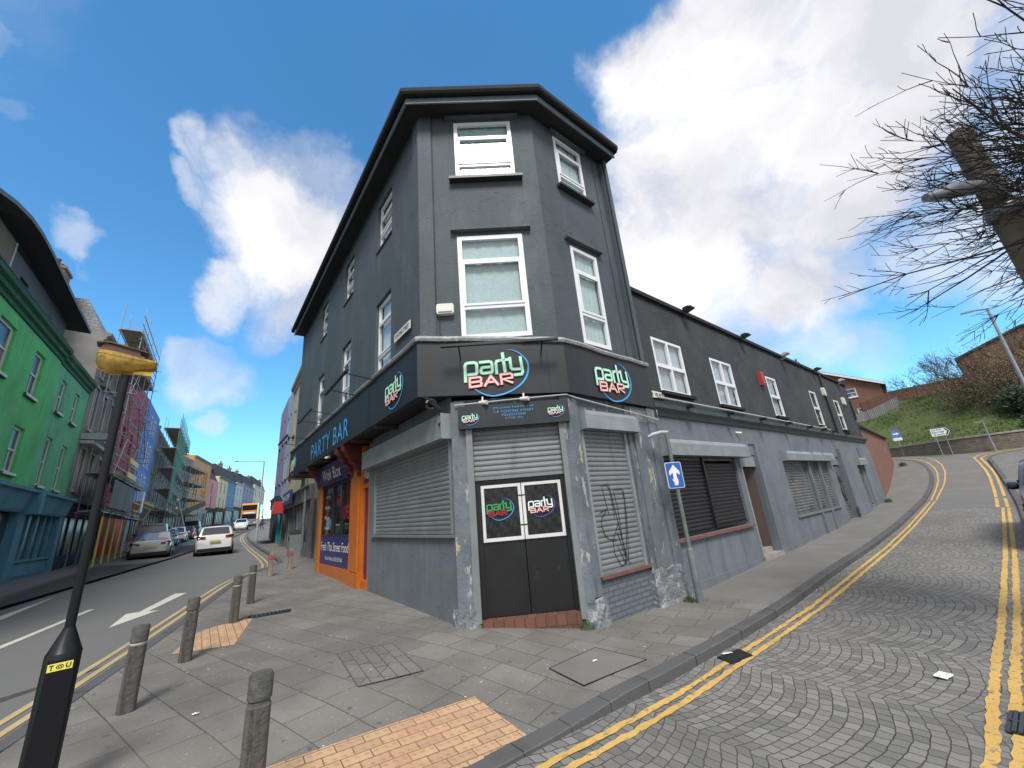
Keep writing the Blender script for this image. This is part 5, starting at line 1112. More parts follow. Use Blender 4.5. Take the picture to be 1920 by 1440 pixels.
# ---- buildings on the near side beyond the bar
o3 = ST(15, 1.2); W3 = Fr(o3, -35.3, -1)
def house3(nm, lb, a, b, zb_, ze, mt, sh, cols, rows, **kw): return house(nm, lb, W3, a, b, zb_, ze, mt, rows, shop=sh, wincols=cols, **kw)
hb = house3('beige_building', 'beige house with brown windows just beyond the bar', -1.5, 10.6, .35, 11.2, 'beige_facade', 'hoarding_grey', [.15, .5, .85], [(4.6, 6.4, .8), (7.4, 9.2, .8)], shop_top=3.0, cornice='beige_facade', frame='brown_door')
house3('pale_blue_house', 'narrow pale blue house beyond the beige one', 10.6, 14.6, .6, 11.6, 'skyblue_facade', 'teal_bright', [.3, .7], [(4.9, 6.7, .8), (7.9, 9.7, .8)], shop_top=3.0, frame='dark_shop')
house3('purple_house', 'purple house at the end of the near side terrace', 14.6, 21, .8, 11.8, 'purple_facade', 'dark_shop', [.3, .7], [(5.0, 7.0, .8), (8.2, 10.2, .8)], shop_top=3.2, frame='dark_shop')
m = MB()
def shopsign(nm, lb, a, b, z0, z1, d, mat, txt=None, tm='text_white'):
    q = MB(); q.fb(W3, a, b, .31, .31+d, z0, z1); o = q.build(nm, mat, None); 
    tag(o, lb, 'shop sign')
    if txt: t_ = MB(); put_text(t_, W3, txt, b-.2, a+.2, .32+d, z0+(z1-z0)*.3, z1-(z1-z0)*.25); t_.build('lettering', tm, o)
shopsign('shop_sign', 'dark blue shop fascia sign on the beige house', 3.6, 7.4, 2.85, 3.55, .12, 'fascia_blue', 'SHOP')
shopsign('shop_sign', 'red and white shop sign above the grey shutters', 8.0, 9.6, 2.5, 3.2, .5, 'red_sign', 'OFF LICENCE')
shopsign('shop_sign', 'dark teal shop sign over the teal shopfront further down', 10.0, 12.8, 2.9, 3.6, .4, 'navy_shopfront')
q = MB(); q.slabn(W3, [(.3, 3.0), (1.6, 2.3), (1.6, 2.26), (.3, 2.95)], 13.2, 18.5); tag(q.build('awning', 'fascia_blue'), 'blue sloping awning over the last shop on the near side', 'awning')
q = MB(); q.slabn(W3, [(.0, 3.95), (.75, 4.0), (.75, 4.1), (.0, 4.15)], .5, 3.0); tag(q.build('canopy', 'orange_paint'), 'orange painted canopy edge just beyond the bar sign', 'canopy')
# ---- scaffolds
def scaffold(name, label, fr, s0, s1, n0, n1, zb_, lifts, bay=1.9, boards=(), braces=True, sleeve=None, group='scaffolds', top=1.0, r=.024):
    th = thing(name, label, 'scaffold', tuple(fr.P((s0+s1)/2, (n0+n1)/2, zb_)), group); k = max(1, round((s1-s0)/bay)); ss = [s0+(s1-s0)*i/k for i in range(k+1)]
    for s in ss:
        for n in (n0, n1):
            q = MB(); q.tube([fr.P(s, n, zb_-.3), fr.P(s+random.uniform(-.05, .05), n, lifts[-1]+top+random.uniform(-.3, .5))], r, 5); q.build('upright', 'scaffold_tube', th)
            if sleeve and n == n1: q = MB(); q.tube([fr.P(s, n, zb_-.2), fr.P(s, n, zb_+2.1)], r*2, 6); q.build('yellow_sleeve', sleeve, th)
    for i, z in enumerate(lifts):
        for n in (n0, n1):
            for dz in ((0, .5, 1.0) if n == n1 else (0,)):
                q = MB(); q.tube([fr.P(s0-.3, n, z+dz), fr.P(s1+.3, n, z+dz)], r, 5); q.build('ledger', 'scaffold_tube', th)
        q = MB()
        for s in ss: q.tube([fr.P(s, n0-.1, z+.03), fr.P(s, n1+.25, z+.03)], r, 5)
        q.build('transom', 'scaffold_tube', th)
        if i in boards: q = MB(); q.fb(fr, s0-.2, s1+.2, n0+.02, n1-.03, z+.05, z+.10); q.fb(fr, s0, s1, n1-.02, n1+.01, z+.1, z+.28); q.build('board_deck', 'scaffold_board', th)
    if braces:
        for i in range(len(lifts)-1):
            for j in range(0, k, 2):
                a, b = (ss[j], ss[j+1]) if i % 2 else (ss[j+1], ss[j]); q = MB(); q.tube([fr.P(a, n1+.04, lifts[i]), fr.P(b, n1+.04, lifts[i+1])], r, 5); q.build('brace', 'scaffold_tube', th)
    return th
random.seed(11)
sc1 = scaffold('scaffold', 'tall tube scaffold in front of the pale Victorian building with yellow sleeved feet', W1, 4.9, 11.6, .4, 1.3, .75, [3.1, 4.9, 7.0, 9.1, 11.2, 12.6], 1.65, (0, 1, 4, 5), sleeve='yellow_sleeve', top=1.6)
sc2 = scaffold('scaffold', 'tube scaffold in front of the crimson red building', W1, 12.2, 17.4, .4, 1.1, .9, [3.1, 5.1, 7.1, 9.1], 2.6, (0, 1), sleeve=None, top=1.2)
q = MB(); 
for a, z in ((7.0, 5.0), (7.0, 5.75)): q.fb(W1, a, a+2.6, 1.55, 1.60, z, z+.28)
each(q, 'barrier_panel', 'yellow_panel', sc1)
q = MB(); q.rect(W1, 4.9, 11.2, 1.46, 3.3, 4.65); q.build('hoarding_sheet', 'hoarding_grey', sc1)
q = MB(); q.fb(W1, 13.2, 13.9, 1.6, 1.64, 3.4, 4.7); q.build('notice_board', 'plate_white', sc2)
sc3 = scaffold('scaffold', 'long boarded scaffold with green netting on the bend of the street', W1, 29, 44.5, .4, 1.6, 1.7, [4.2, 6.2, 8.2, 10.2, 12.2], 2.2, (0, 1, 2, 3, 4))
sc4 = scaffold('scaffold', 'end bay of scaffold next to the orange house with a sloping fan', W2, .2, 9.0, .4, 2.1, 2.0, [4.4, 6.4, 8.4, 10.4], 2.2, (0, 1, 2, 3))
m_, t_, b_ = newmat('netting'); b_.inputs['Base Color'].default_value = (.10, .36, .26, 1); b_.inputs['Roughness'].default_value = .9; b_.inputs['Alpha'].default_value = .5
for fr, a, b, z0, z1, th, nn in ((W1, 28.9, 38, 8.2, 13.9, sc3, 1.66), (W1, 28.9, 32, 5, 8.2, sc3, 1.66), (W1, 38, 44.5, 12.2, 13.6, sc3, 1.66)):
    q = MB(); 
    for i in range(12):
        u0, u1 = a+(b-a)*i/12, a+(b-a)*(i+1)/12; q.poly([fr.P(u0, nn+.05*math.sin(i*2.1), z0), fr.P(u1, nn+.05*math.sin(i*2.1+2.1), z0), fr.P(u1, nn+.05*math.sin(i*2.1+2.1), z1), fr.P(u0, nn+.05*math.sin(i*2.1), z1)])
    q.build('debris_net', 'netting', th)
q = MB(); q.fb(W1, 30.5, 32.5, 2.2, 2.24, 4.4, 4.6); q.fb(W1, 30.5, 32.5, 2.2, 2.24, 5.2, 5.45); each(q, 'barrier_panel', 'yellow_panel', sc3)
q = MB(); q.poly([W1.P(36, 2.1, 4.25), W1.P(44.8, 2.1, 4.25), W1.P(44.8, 4.3, 5.4), W1.P(36, 4.3, 5.4)]); q.build('fan_board', 'scaffold_board', sc3)
lad = thing('ladder', 'metal ladder leaning against the netted scaffold', 'ladder', tuple(W1.P(31.5, 3.2, 1.6)))
q = MB(); q.tube([W1.P(31.3, 3.4, 1.5), W1.P(31.7, 2.2, 5.4)], .035, 6); q.tube([W1.P(31.9, 3.4, 1.5), W1.P(32.3, 2.2, 5.4)], .035, 6); each(q, 'stile', 'scaffold_tube', lad)
q = MB()
for i in range(12): t = i/12+.04; q.tube([W1.P(31.3+.4*t, 3.4-1.2*t, 1.5+3.9*t), W1.P(31.9+.4*t, 3.4-1.2*t, 1.5+3.9*t)], .02, 5)
each(q, 'rung', 'scaffold_tube', lad)
# traffic cone
cz = W1.P(11.0, 1.75, 0); zc = T(cz.x, cz.y)+.03; cn = thing('traffic_cone', 'red and white traffic cone at the foot of the scaffold', 'cone', (cz.x, cz.y, zc))
q = MB(); q.box(cz.x-.2, cz.x+.2, cz.y-.2, cz.y+.2, zc, zc+.04); q.build('base', 'red_sign', cn)
for a, b, m_ in ((.04, .28, 'red_sign'), (.28, .55, 'plate_white'), (.55, .75, 'red_sign')):
    q = MB(); q.smooth = True; q.lathe([(.16-.17*a, zc+a), (.16-.17*b, zc+b)], (cz.x, cz.y, 0), 14); q.build('cone_band', m_, cn)

# ------------------------------------------------------------------ top of the hill
HF_ = Fr((21.6, 25.2), 54, 1)
ob = thing('brick_outbuilding', 'low red brick outbuilding with a dark roof beyond the end of the wing', 'building', tuple(HF_.P(1.5, -2, 1.5)))
q = MB(); f1 = Fr(tuple(FR_.P(20.4, -.02, 0)[:2]), 46.2, 1); q.fb(f1, 0, 11.2, -3.5, 0, .2, 3.95); q.build('wall', 'red_brick', ob)
q = MB(); q.slabn(f1, [(.12, 3.93), (.12, 4.02), (-1.8, 4.6), (-3.8, 4.02), (-3.8, 3.93)], -.02, 11.35); q.build('roof', 'slate', ob)
q = MB()
for i, pts in enumerate(([(0, 0), (60, -80), (120, 10), (180, -90)], [(220, 0), (240, -100), (300, -20), (330, -110)])): q.stroke(f1, smooth(pts, 1), 14, .004, 8.0, 3.0, .004, .003)
q.build('graffiti', 'lilac_facade', ob)
# retaining wall of rough stone, curving round the junction
WPTS = [(26.2, 33.5), (26.9, 30.0), (27.35, 28.6), (27.7, 26.0), (28.6, 24.5), (30.2, 23.4), (33, 22.2), (38, 20.5)]
rw = MB(); wp = smooth(WPTS, 2); zt_ = lambda p: interp(math.hypot(p[0], p[1]), [36, 38.4, 41, 46], [3.35, 3.42, 3.42, 3.5])
pp = dens(wp, 1.0)
for a, b in zip(pp, pp[1:]):
    d = (Vector(b)-Vector(a)).normalized(); nn = Vector((-d.y, d.x))*-.0; n2 = Vector((-d.y, d.x))*.35
    za, zb_ = T(*a)-.3, T(*b)-.3; ta, tb = zt_(a)+.02, zt_(b)+.02; A2, B2 = Vector(a)+n2, Vector(b)+n2
    rw.hexa([(a[0], a[1], za), (b[0], b[1], zb_), (B2.x, B2.y, zb_), (A2.x, A2.y, za), (a[0], a[1], ta), (b[0], b[1], tb), (B2.x, B2.y, tb), (A2.x, A2.y, ta)])
swl = tag(rw.build('stone_wall', 'rubble_stone'), 'low rough stone retaining wall below the grass bank', 'wall')
q = MB()
for a, b in zip(pp, pp[1:]):
    d = (Vector(b)-Vector(a)).normalized(); o0, o1 = Vector((d.y, -d.x))*.05, Vector((-d.y, d.x))*.40; ta, tb = zt_(a)+.02, zt_(b)+.02
    v = [Vector(a)+o0, Vector(b)+o0, Vector(b)+o1, Vector(a)+o1]; q.hexa([(v[0].x, v[0].y, ta+.003), (v[1].x, v[1].y, tb+.003), (v[2].x, v[2].y, tb+.003), (v[3].x, v[3].y, ta+.003), (v[0].x, v[0].y, ta+.11), (v[1].x, v[1].y, tb+.11), (v[2].x, v[2].y, tb+.11), (v[3].x, v[3].y, ta+.11)])
q.build('coping', 'concrete_step', swl)
# grass bank
def bank_z(x, y):
    dmin = 1e9
    for a, b in zip(wp, wp[1:]):
        ax, ay = a; bx, by = b; l2 = (bx-ax)**2+(by-ay)**2; t = max(0, min(1, ((x-ax)*(bx-ax)+(y-ay)*(by-ay))/l2)); dmin = min(dmin, math.hypot(x-ax-t*(bx-ax), y-ay-t*(by-ay)))
    top = interp(y, [20, 24, 27, 30, 34, 44], [6.0, 6.9, 7.5, 7.9, 8.2, 8.4])
    return 3.35+(top-3.35)*sst(-1.0, 11.5, dmin)+.10*math.sin(x*1.3)*math.sin(y*.9)+.05*math.sin(x*3.1+y*2.2)
bp = [(p[0]+.2, p[1]) for p in pp]+[(60, 14), (75, 40), (60, 70), (24, 62), (23.2, 36)]
bm_ = sheet('grass_bank', bp, 0, 'g_grass', .9, 0, bank_z); struct(bm_)
random.seed(21); q = MB()
for i in range(15000):
    u, v = random.random(), random.random(); x = 27+13*u; y = 21.5+17*v
    dm = min(math.hypot(x-a[0], y-a[1]) for a in wp[::3])
    if x < interp(y, [20, 23.4, 24.5, 26, 28.6, 30, 33.5], [40, 30.4, 28.9, 28.1, 27.75, 27.3, 26.6]) : continue
    z = bank_z(x, y); a = random.random()*6.28; h = random.uniform(.06, .20); w = random.uniform(.02, .05); q.poly([(x-math.cos(a)*w, y-math.sin(a)*w, z-.02), (x+math.cos(a)*w, y+math.sin(a)*w, z-.02), (x+random.uniform(-.08, .08), y+random.uniform(-.08, .08), z+h)])
pm('grass_blade', (.09, .13, .035), .9, .35, .6, stains=[((.16, .17, .07), 2.2, .6, .15, 1)]); o = q.build('grass', 'grass_blade'); struct(o, 'stuff'); tag(o, 'rough green grass covering the bank above the stone wall', 'grass')
# brick house on the bank
BH = Fr((31.0, 38.4), 128, 1)
BH = Fr((30.4, 42.2), 133, 1)
hs = thing('brick_house', 'red brick house with a white gable edge standing above the grass bank', 'house', tuple(BH.P(3, -4, 6.5)))
gz0, gz1 = 6.0, 10.2
hh = [(4.3, 5.15, 9.35, 10.25), (4.75, 5.6, 7.45, 8.2)]
q = MB(); q.wall(BH, 0, 7.0, gz0, 10.3, hh, 0, .1); q.poly([BH.P(0, 0, 10.3), BH.P(7.0, 0, 10.3), BH.P(1.6, 0, 13.2), BH.P(0, 0, 12.6)])
P = BH.P; q.poly([P(7, 0, gz0), P(7, -9, gz0), P(7, -9, 10.3), P(7, 0, 10.3)]); q.poly([P(0, -9, gz0), P(0, 0, gz0), P(0, 0, 12.6), P(0, -9, 12.6)]); q.build('wall', 'red_brick', hs)
for h in hh: win2(hs, BH, *h, n=-.08)
q = MB(); q.poly([P(1.6, .3, 13.35), P(7.4, .3, 10.15), P(7.4, -9, 10.15), P(1.6, -9, 13.35)]); q.poly([P(-.4, .3, 12.5), P(1.6, .3, 13.35), P(1.6, -9, 13.35), P(-.4, -9, 12.5)]); q.build('roof', 'slate', hs)
q = MB(); q.slabf(BH, [(1.6, 13.30), (1.6, 13.05), (7.4, 9.92), (7.4, 10.12)], .28, .34); q.slabf(BH, [(-.4, 12.45), (-.4, 12.2), (1.6, 13.05), (1.6, 13.30)], .28, .34); q.build('bargeboard', 'upvc_white', hs)
chimney(hs, BH, .9, -1.2, 12.4, 14.3, .7, 2)
# fences on the bank top
def fence(name, label, pts, h, mat, posts=True, pm_='board_brown'):
    th = thing(name, label, 'fence', (*pts[0], bank_z(*pts[0]))); dp = dens(pts, 1.8)
    for a, b in zip(dp, dp[1:]):
        q = MB(); za, zb_ = bank_z(*a), bank_z(*b); d = (Vector(b)-Vector(a)).normalized(); n_ = Vector((-d.y, d.x))*.03
        q.hexa([(a[0]-n_.x, a[1]-n_.y, za), (b[0]-n_.x, b[1]-n_.y, zb_), (b[0]+n_.x, b[1]+n_.y, zb_), (a[0]+n_.x, a[1]+n_.y, za), (a[0]-n_.x, a[1]-n_.y, za+h), (b[0]-n_.x, b[1]-n_.y, zb_+h), (b[0]+n_.x, b[1]+n_.y, zb_+h), (a[0]+n_.x, a[1]+n_.y, za+h)]); q.build('fence_panel', mat, th)
        q = MB(); q.box(a[0]-.06, a[0]+.06, a[1]-.06, a[1]+.06, za, za+h+.08); q.build('post', mat, th)
    return th
fence('picket_fence', 'weathered grey picket fence on top of the bank in front of the brick house', [(26.0, 37.4), (30.6, 37.6), (34.2, 35.0)], .85, 'picket_grey')
fence('board_fence', 'brown close boarded fence along the top of the bank', [(33.2, 37.6), (36.8, 35.6), (40.5, 33.0)], 1.1, 'board_brown')
# big brick block on the right
BK = Fr((39.0, 33.4), 140.0, 1)
bk2 = thing('brick_block', 'tall brown brick block with a grey glazed corner behind the bare tree', 'building', tuple(BK.P(8, -5, 5)))
q = MB(); P = BK.P; q.poly([P(0, 0, 2), P(20, 0, 2), P(20, 0, 13.4), P(6.0, 0, 12.6), P(4.0, 0, 12.3), P(0, 0, 10.8)]); q.poly([P(0, -9, 2), P(0, 0, 2), P(0, 0, 10.8), P(0, -9, 10.8)]); q.build('wall', 'brown_brick', bk2)
q = MB(); q.poly([P(-.1, .15, 10.85), P(4.0, .15, 12.36), P(4, -9, 12.36), P(-.1, -9, 10.85)]); q.poly([P(4, .15, 12.36), P(20, .15, 13.46), P(20, -9, 13.46), P(4, -9, 12.36)]); q.slabf(BK, [(-.1, 10.7), (4.0, 12.2), (20, 13.3), (20, 13.46), (4, 12.36), (-.1, 10.86)], .003, .15); q.build('roof', 'slate', bk2)
q = MB(); q.fb(BK, 7.2, 20, .0, 1.2, 8.6, 11.7); q.build('glazed_bay', 'grey_penthouse', bk2); q = MB(); q.fb(BK, 7.1, 20, 0, 1.35, 11.7, 12.0); q.build('bay_roof', 'pale_stucco', bk2)
for a in (8.0, 9.6, 11.2): win2(bk2, BK.sh(0, 1.22), a, a+1.2, 9.3, 11.2, n=.0)
wh = thing('white_house', 'white rendered house glimpsed through the bare tree', 'house', tuple(BK.P(-3, -6, 6)))
q = MB(); q.fb(BK, -4.2, -.2, -8, -3, 5, 9.1); q.build('wall', 'white_facade', wh); q = MB(); q.slabn(BK, [(-2.8, 9.05), (-5.5, 9.7), (-8.3, 9.05)], -4.4, 0); q.build('roof', 'slate', wh)
GT = Fr((34.8, 24.0), 136, 1); q = MB(); q.fb(GT, 0, 4.2, -.06, .06, 3.0, 6.3); tag(q.build('trellis_fence', 'trellis_brown'), 'reddish brown lattice fence beside the evergreen bushes', 'fence')
q = MB(); q.fb(GT, 4.2, 9, -.2, .2, 3.0, 7.2); tag(q.build('brick_wall', 'red_brick'), 'red brick garden wall at the right edge of the bank', 'wall')
# junction signs
def post(mb, x, y, z0, z1, r=.035): mb.tube([(x, y, z0), (x, y, z1)], r, 8)
s1 = (27.0, 26.35); s2 = (27.25, 25.45); SF = Fr((27.0, 26.75), 146, 1); SF = Fr((27.01, 26.30), 136, 1)
zg = 2.60
sg = thing('direction_sign', 'white arrow shaped sign pointing right on two posts in front of the stone wall', 'road sign', (26.9, 26.3, zg))
q = MB()
for s in (.14, .58): p = SF.P(s, -.03, 0); q.tube([(p.x, p.y, zg-.1), (p.x, p.y, zg+1.6)], .022, 8)
each(q, 'post', 'galvanised', sg)
q = MB(); z0 = zg+1.16; q.slabf(SF, [(0, z0), (.72, z0), (.86, z0+.24), (.72, z0+.48), (0, z0+.48)], 0, .02); q.build('sign_face', 'upvc_white', sg)
q = MB()
q.slabf(SF, [(.62, z0+.03), (.70, z0+.03), (.82, z0+.24), (.70, z0+.45), (.62, z0+.45), (.74, z0+.24)], .021, .024)
q.build('chevron', 'text_black', sg)
q = MB(); put_text(q, SF, 'Car Park', .05, .52, .022, z0+.34, z0+.44, bold=.02); put_text(q, SF, 'East Cliff', .06, .60, .022, z0+.19, z0+.29, bold=.02); put_text(q, SF, '& Sands', .10, .58, .022, z0+.05, z0+.14, bold=.02); q.build('lettering', 'text_black', sg)
B2 = Fr((27.05, 29.05), 132, 1); zg = 2.9
sg = thing('one_way_sign', 'small square blue sign with a white arrow and plate, left of the arrow shaped sign', 'road sign', (26.95, 29.1, zg))
q = MB(); p = B2.P(.22, -.03, 0); q.tube([(p.x, p.y, zg-.1), (p.x, p.y, zg+1.7)], .022, 8); q.build('post', 'galvanised', sg)
q = MB(); q.fb(B2, 0, .42, 0, .02, zg+1.24, zg+1.76); q.build('sign_face', 'cobalt_paint', sg); q = MB(); q.fb(B2, -.02, .46, 0, .025, zg+1.02, zg+1.22); q.build('sign_plate', 'upvc_white', sg)
q = MB(); q.slabf(B2, [(.05, zg+1.45), (.25, zg+1.45), (.25, zg+1.38), (.38, zg+1.5), (.25, zg+1.62), (.25, zg+1.55), (.05, zg+1.55)], .021, .024); q.build('arrow', 'upvc_white', sg)
# short lit post by the junction and tall lamp column
zg = T(28.3, 24.4); lp = thing('sign_light_post', 'short pale post with a small arm beside the end of the stone wall', 'lamp post', (28.2, 24.3, zg))
q = MB(); q.tube([(28.44, 24.44, zg-.1), (28.44, 24.44, zg+.5)], .06, 8); q.tube([(28.44, 24.44, zg+.5), (28.44, 24.44, zg+1.74)], .033, 8); q.build('post', 'galvanised', lp); q = MB(); q.tube([(28.44, 24.44, zg+1.74), (28.2, 24.68, zg+1.72)], .03, 6); q.build('arm', 'galvanised', lp)
lc = thing('lamp_column', 'tall slim grey lamp column with a long thin arm at the right edge', 'street lamp', (17.35, 13.25, .3))
q = MB(); q.smooth = True; q.tube([(17.35, 13.25, 0), (17.35, 13.25, 7.05)], [.07, .04], 10); q.build('column', 'galvanised', lc); q = MB(); q.tube([(17.35, 13.25, 7.02), (17.08, 13.48, 7.09)], .025, 6); q.build('arm', 'galvanised', lc); q = MB(); q.fb(Fr((17.1, 13.46), -50), 0, .32, -.05, .05, 7.06, 7.11); q.build('lamp_head', 'galvanised', lc)
# ---- trees
def branchy(mb, p, d, L, r, depth, spread, up, minr, twig, bend=.25, kids=(2, 3), shrink=.72, seglen=None):
    segs = max(2, int(L/ (seglen or .35))); pts = [p.copy()]; rad = [r]; q = p.copy(); dd = d.copy()
    for i in range(segs):
        dd = (dd+Vector((random.uniform(-1, 1), random.uniform(-1, 1), random.uniform(-1, 1)+up))*bend*.35).normalized(); q = q+dd*(L/segs); pts.append(q.copy()); rad.append(r*(1-.42*(i+1)/segs))
    mb.tube(pts, rad, 6 if r > .05 else (4 if r > .012 else 3), caps=r > .02)
    if depth <= 0: return
    n = random.randint(*kids)
    for k in range(n+twig):
        i = len(pts)-1 if k == 0 else random.randint(max(1, segs//3), segs); base = pts[i]
        ax = dd.orthogonal().normalized(); ax.rotate(Matrix.Rotation(random.uniform(0, 6.283), 3, dd)); nd = (dd+ax*math.tan(R(random.uniform(spread*.5, spread)))).normalized()
        branchy(mb, base, nd, L*shrink*random.uniform(.75, 1.15), max(minr, rad[i]*.66), depth-1, spread, up, minr, twig, bend, kids, shrink, seglen)
pm('bark_dark', (.045, .038, .034), .9, .3, 8, .6, 30, .02); pm('bark_brown', (.10, .07, .045), .9, .3, 6, .5, 30, .02); pm('weathered_pole', (.17, .135, .10), .85, .25, 3, .6, 25, .02, stretch=12, stains=[((.07, .055, .045), 3, .55, .2, 10)])
# near pollard tree at the right edge: trunk out of the picture, long thin shoots reaching left
random.seed(42)
tr = thing('bare_pollard_tree', 'bare dark twigged street tree reaching into the picture from the right', 'tree', (7.3, 2.5, -.1))
q = MB(); q.smooth = True; q.tube([(7.3, 2.5, -.3), (7.2, 2.6, 1.8), (7.1, 2.7, 3.4), (7.0, 2.75, 4.2)], [.2, .17, .15, .13], 10); q.build('trunk', 'bark_dark', tr)
q = MB(); C0 = Vector((6.9, 2.8, 4.2))
def shoot(mb, a, d, L, r, n=9):
    pts = [a.copy()]; rad = [r]; p = a.copy(); dd = d.copy()
    for i in range(n):
        dd = (dd+Vector((random.uniform(-1, 1), random.uniform(-1, 1), random.uniform(-1, 1)+.14))*.17).normalized(); p = p+dd*(L/n); pts.append(p.copy()); rad.append(max(.0035, r*(1-.8*(i+1)/n)))
    mb.tube(pts, rad, 5 if r > .015 else 3, caps=False); return pts, rad, dd
for i in range(100):
    az = R(random.uniform(-118, 8)); el = R(random.choice([random.uniform(-13, 24), random.uniform(-13, 24), random.uniform(15, 44)])); d = Vector((math.sin(az)*math.cos(el), math.cos(az)*math.cos(el), math.sin(el)))
    L = random.uniform(1.7, 3.3)*(1-.25*max(0, math.sin(el)))
    pts, rad, dd = shoot(q, C0+Vector((random.uniform(-.25, .2), random.uniform(-.25, .25), random.uniform(-.25, .35))), d, L, random.uniform(.011, .024))
    for j in range(random.randint(7, 11)):
        k = random.randint(3, len(pts)-2); t_ = (pts[k+1]-pts[k]).normalized(); ax = t_.orthogonal().normalized(); ax.rotate(Matrix.Rotation(random.uniform(0, 6.28), 3, t_)); nd = (t_+ax*random.uniform(.45, .95)).normalized()
        p2, r2, d2 = shoot(q, pts[k], nd, random.uniform(.28, .75), .0075, 5)
        for m in range(random.randint(2, 4)):
            kk = random.randint(1, 4); ax = d2.orthogonal().normalized(); ax.rotate(Matrix.Rotation(random.uniform(0, 6.28), 3, d2)); shoot(q, p2[kk], (d2+ax*random.uniform(.5, 1.0)).normalized(), random.uniform(.08, .26), .0045, 3)
q.build('branches', 'bark_dark', tr)
# wooden pole behind it
tp = thing('wooden_pole', 'thick weathered wooden pole with a flat cut top behind the bare twigs', 'pole', (6.22, 4.18, -.2))
q = MB(); q.smooth = True; q.tube([(6.42, 4.25, -.4), (6.22, 4.18, 5.86)], [.15, .122], 18); q.build('shaft', 'weathered_pole', tp); q = MB(); q.lathe([(.118, 5.861), (.10, 5.875)], (6.22, 4.18, 0), 18); q.build('cap', 'galvanised', tp)
lf = Fr((6.1, 4.1), 250, 1); q = MB(); q.smooth = True
q.tube([(6.25, 4.1, 4.75), (5.9, 3.98, 4.82), (5.45, 3.95, 4.78), (5.1, 3.95, 4.70)], [.05, .075, .095, .05], 10); q.build('lantern', 'galvanised', tp)
q = MB(); q.smooth = True; q.lathe([(.15, 4.50), (.165, 4.53), (.165, 4.62), (.15, 4.65)], (6.26, 4.19, 0), 16); q.build('band', 'galvanised', tp)
# brown bare tree by the brick block, evergreen bushes
random.seed(9)
t2_ = thing('bare_tree', 'wide brown bare tree in front of the brick block on the bank', 'tree', (36.2, 27.2, 4.5))
q = MB(); q.smooth = True; q.tube([(36.2, 27.2, 3.8), (36.1, 27.3, 6.2)], [.3, .22], 8); q.build('trunk', 'bark_brown', t2_)
q = MB()
for i in range(22):
    az = R(i*360/11+random.uniform(-15, 15)); el = R(random.uniform(2, 70)); branchy(q, Vector((36.1, 27.3, 6.0)), Vector((math.sin(az)*math.cos(el), math.cos(az)*math.cos(el), math.sin(el))), 1.9, .10, 4, 42, .10, .012, 1, .3, (2, 3), .74, .5)
q.build('branches', 'bark_brown', t2_)
pm('twig_haze', (.20, .17, .085), .95, .3, 1.5, stains=[((.13, .15, .05), 2, .55, .15, 1)]); q = MB()
for i in range(16000):
    a, b, c_ = random.gauss(0, 2.0), random.gauss(0, 2.0), random.gauss(0, 1.4); x, y, z = 36.0+a, 27.4+b, 7.3+c_
    if math.sin(x*1.9)*math.sin(y*2.3)*math.sin(z*2.1) > .25: continue
    h = random.uniform(.03, .075); th_ = random.random()*6.28; q.poly([(x, y, z), (x+h*math.cos(th_), y+h*math.sin(th_), z+h*.6), (x+h*math.cos(th_+1), y+h*math.sin(th_+1), z-h*.5)])
q.build('catkins', 'twig_haze', t2_)
t3_ = thing('bare_tree', 'thin pale bare sapling group at the left of the brown tree', 'tree', (35.0, 30.6, 5.8))
q = MB()
for i in range(9):
    x, y = 34.2+random.uniform(-1.2, 1.6), 30.6+random.uniform(-1.4, 1.4); branchy(q, Vector((x, y, bank_z(x, y)-.2)), Vector((random.uniform(-.2, .2), random.uniform(-.2, .2), 1)).normalized(), 1.4, .045, 4, 36, .1, .010, 1, .3, (2, 3), .72, .45)
q.build('branches', 'bark_brown', t3_)
pm('leaf_dark', (.022, .048, .018), .7, .4, 3, stains=[((.06, .10, .035), 4, .58, .1, 1)]); pm('leaf_mid', (.05, .085, .025), .75, .4, 3, stains=[((.10, .14, .05), 4, .58, .1, 1)]); pm('leaf_olive', (.13, .12, .05), .8, .3, 3)
def bush(name, label, c, rx, ry, rz, n, mat, lumps=9, size=.11):
    th = thing(name, label, 'bush', c); ls = [(c[0]+random.uniform(-.6, .6)*rx, c[1]+random.uniform(-.6, .6)*ry, c[2]+rz*random.uniform(.25, .8), random.uniform(.35, .6)) for _ in range(lumps)]; q = MB()
    for i in range(n):
        l = random.choice(ls); v = Vector((random.gauss(0, 1), random.gauss(0, 1), random.gauss(0, 1))).normalized()*l[3]*random.uniform(.7, 1.08); x, y, z = l[0]+v.x*rx, l[1]+v.y*ry, max(c[2]-.1, l[2]+v.z*rz); h = size*random.uniform(.5, 1.2); a = Vector((random.uniform(-1, 1), random.uniform(-1, 1), random.uniform(-1, 1))).normalized()*h; b = a.orthogonal().normalized()*h*.55
        q.poly([(x, y, z), (x+a.x+b.x, y+a.y+b.y, z+a.z+b.z), (x+2*a.x, y+2*a.y, z+2*a.z), (x+a.x-b.x, y+a.y-b.y, z+a.z-b.z)])
    q.build('foliage', mat, th); q = MB()
    for l in ls: q.tube([(c[0], c[1], c[2]-.2), (l[0], l[1], l[2])], .04, 5)
    q.build('stems', 'bark_brown', th)
bush('evergreen_bush', 'dark green evergreen bush at the right end of the grass bank', (33.3, 26.0, 4.6), 1.4, 1.3, 1.7, 3600, 'leaf_dark', 10)
bush('evergreen_bush', 'lower mid green bush spilling over the stone wall', (31.6, 24.2, 3.6), .9, .7, .7, 1400, 'leaf_mid', 6)
bush('evergreen_bush', 'mid green bush below the brown tree against the lattice fence', (35.6, 25.2, 4.6), 1.1, 1.0, 1.3, 1800, 'leaf_mid', 7)
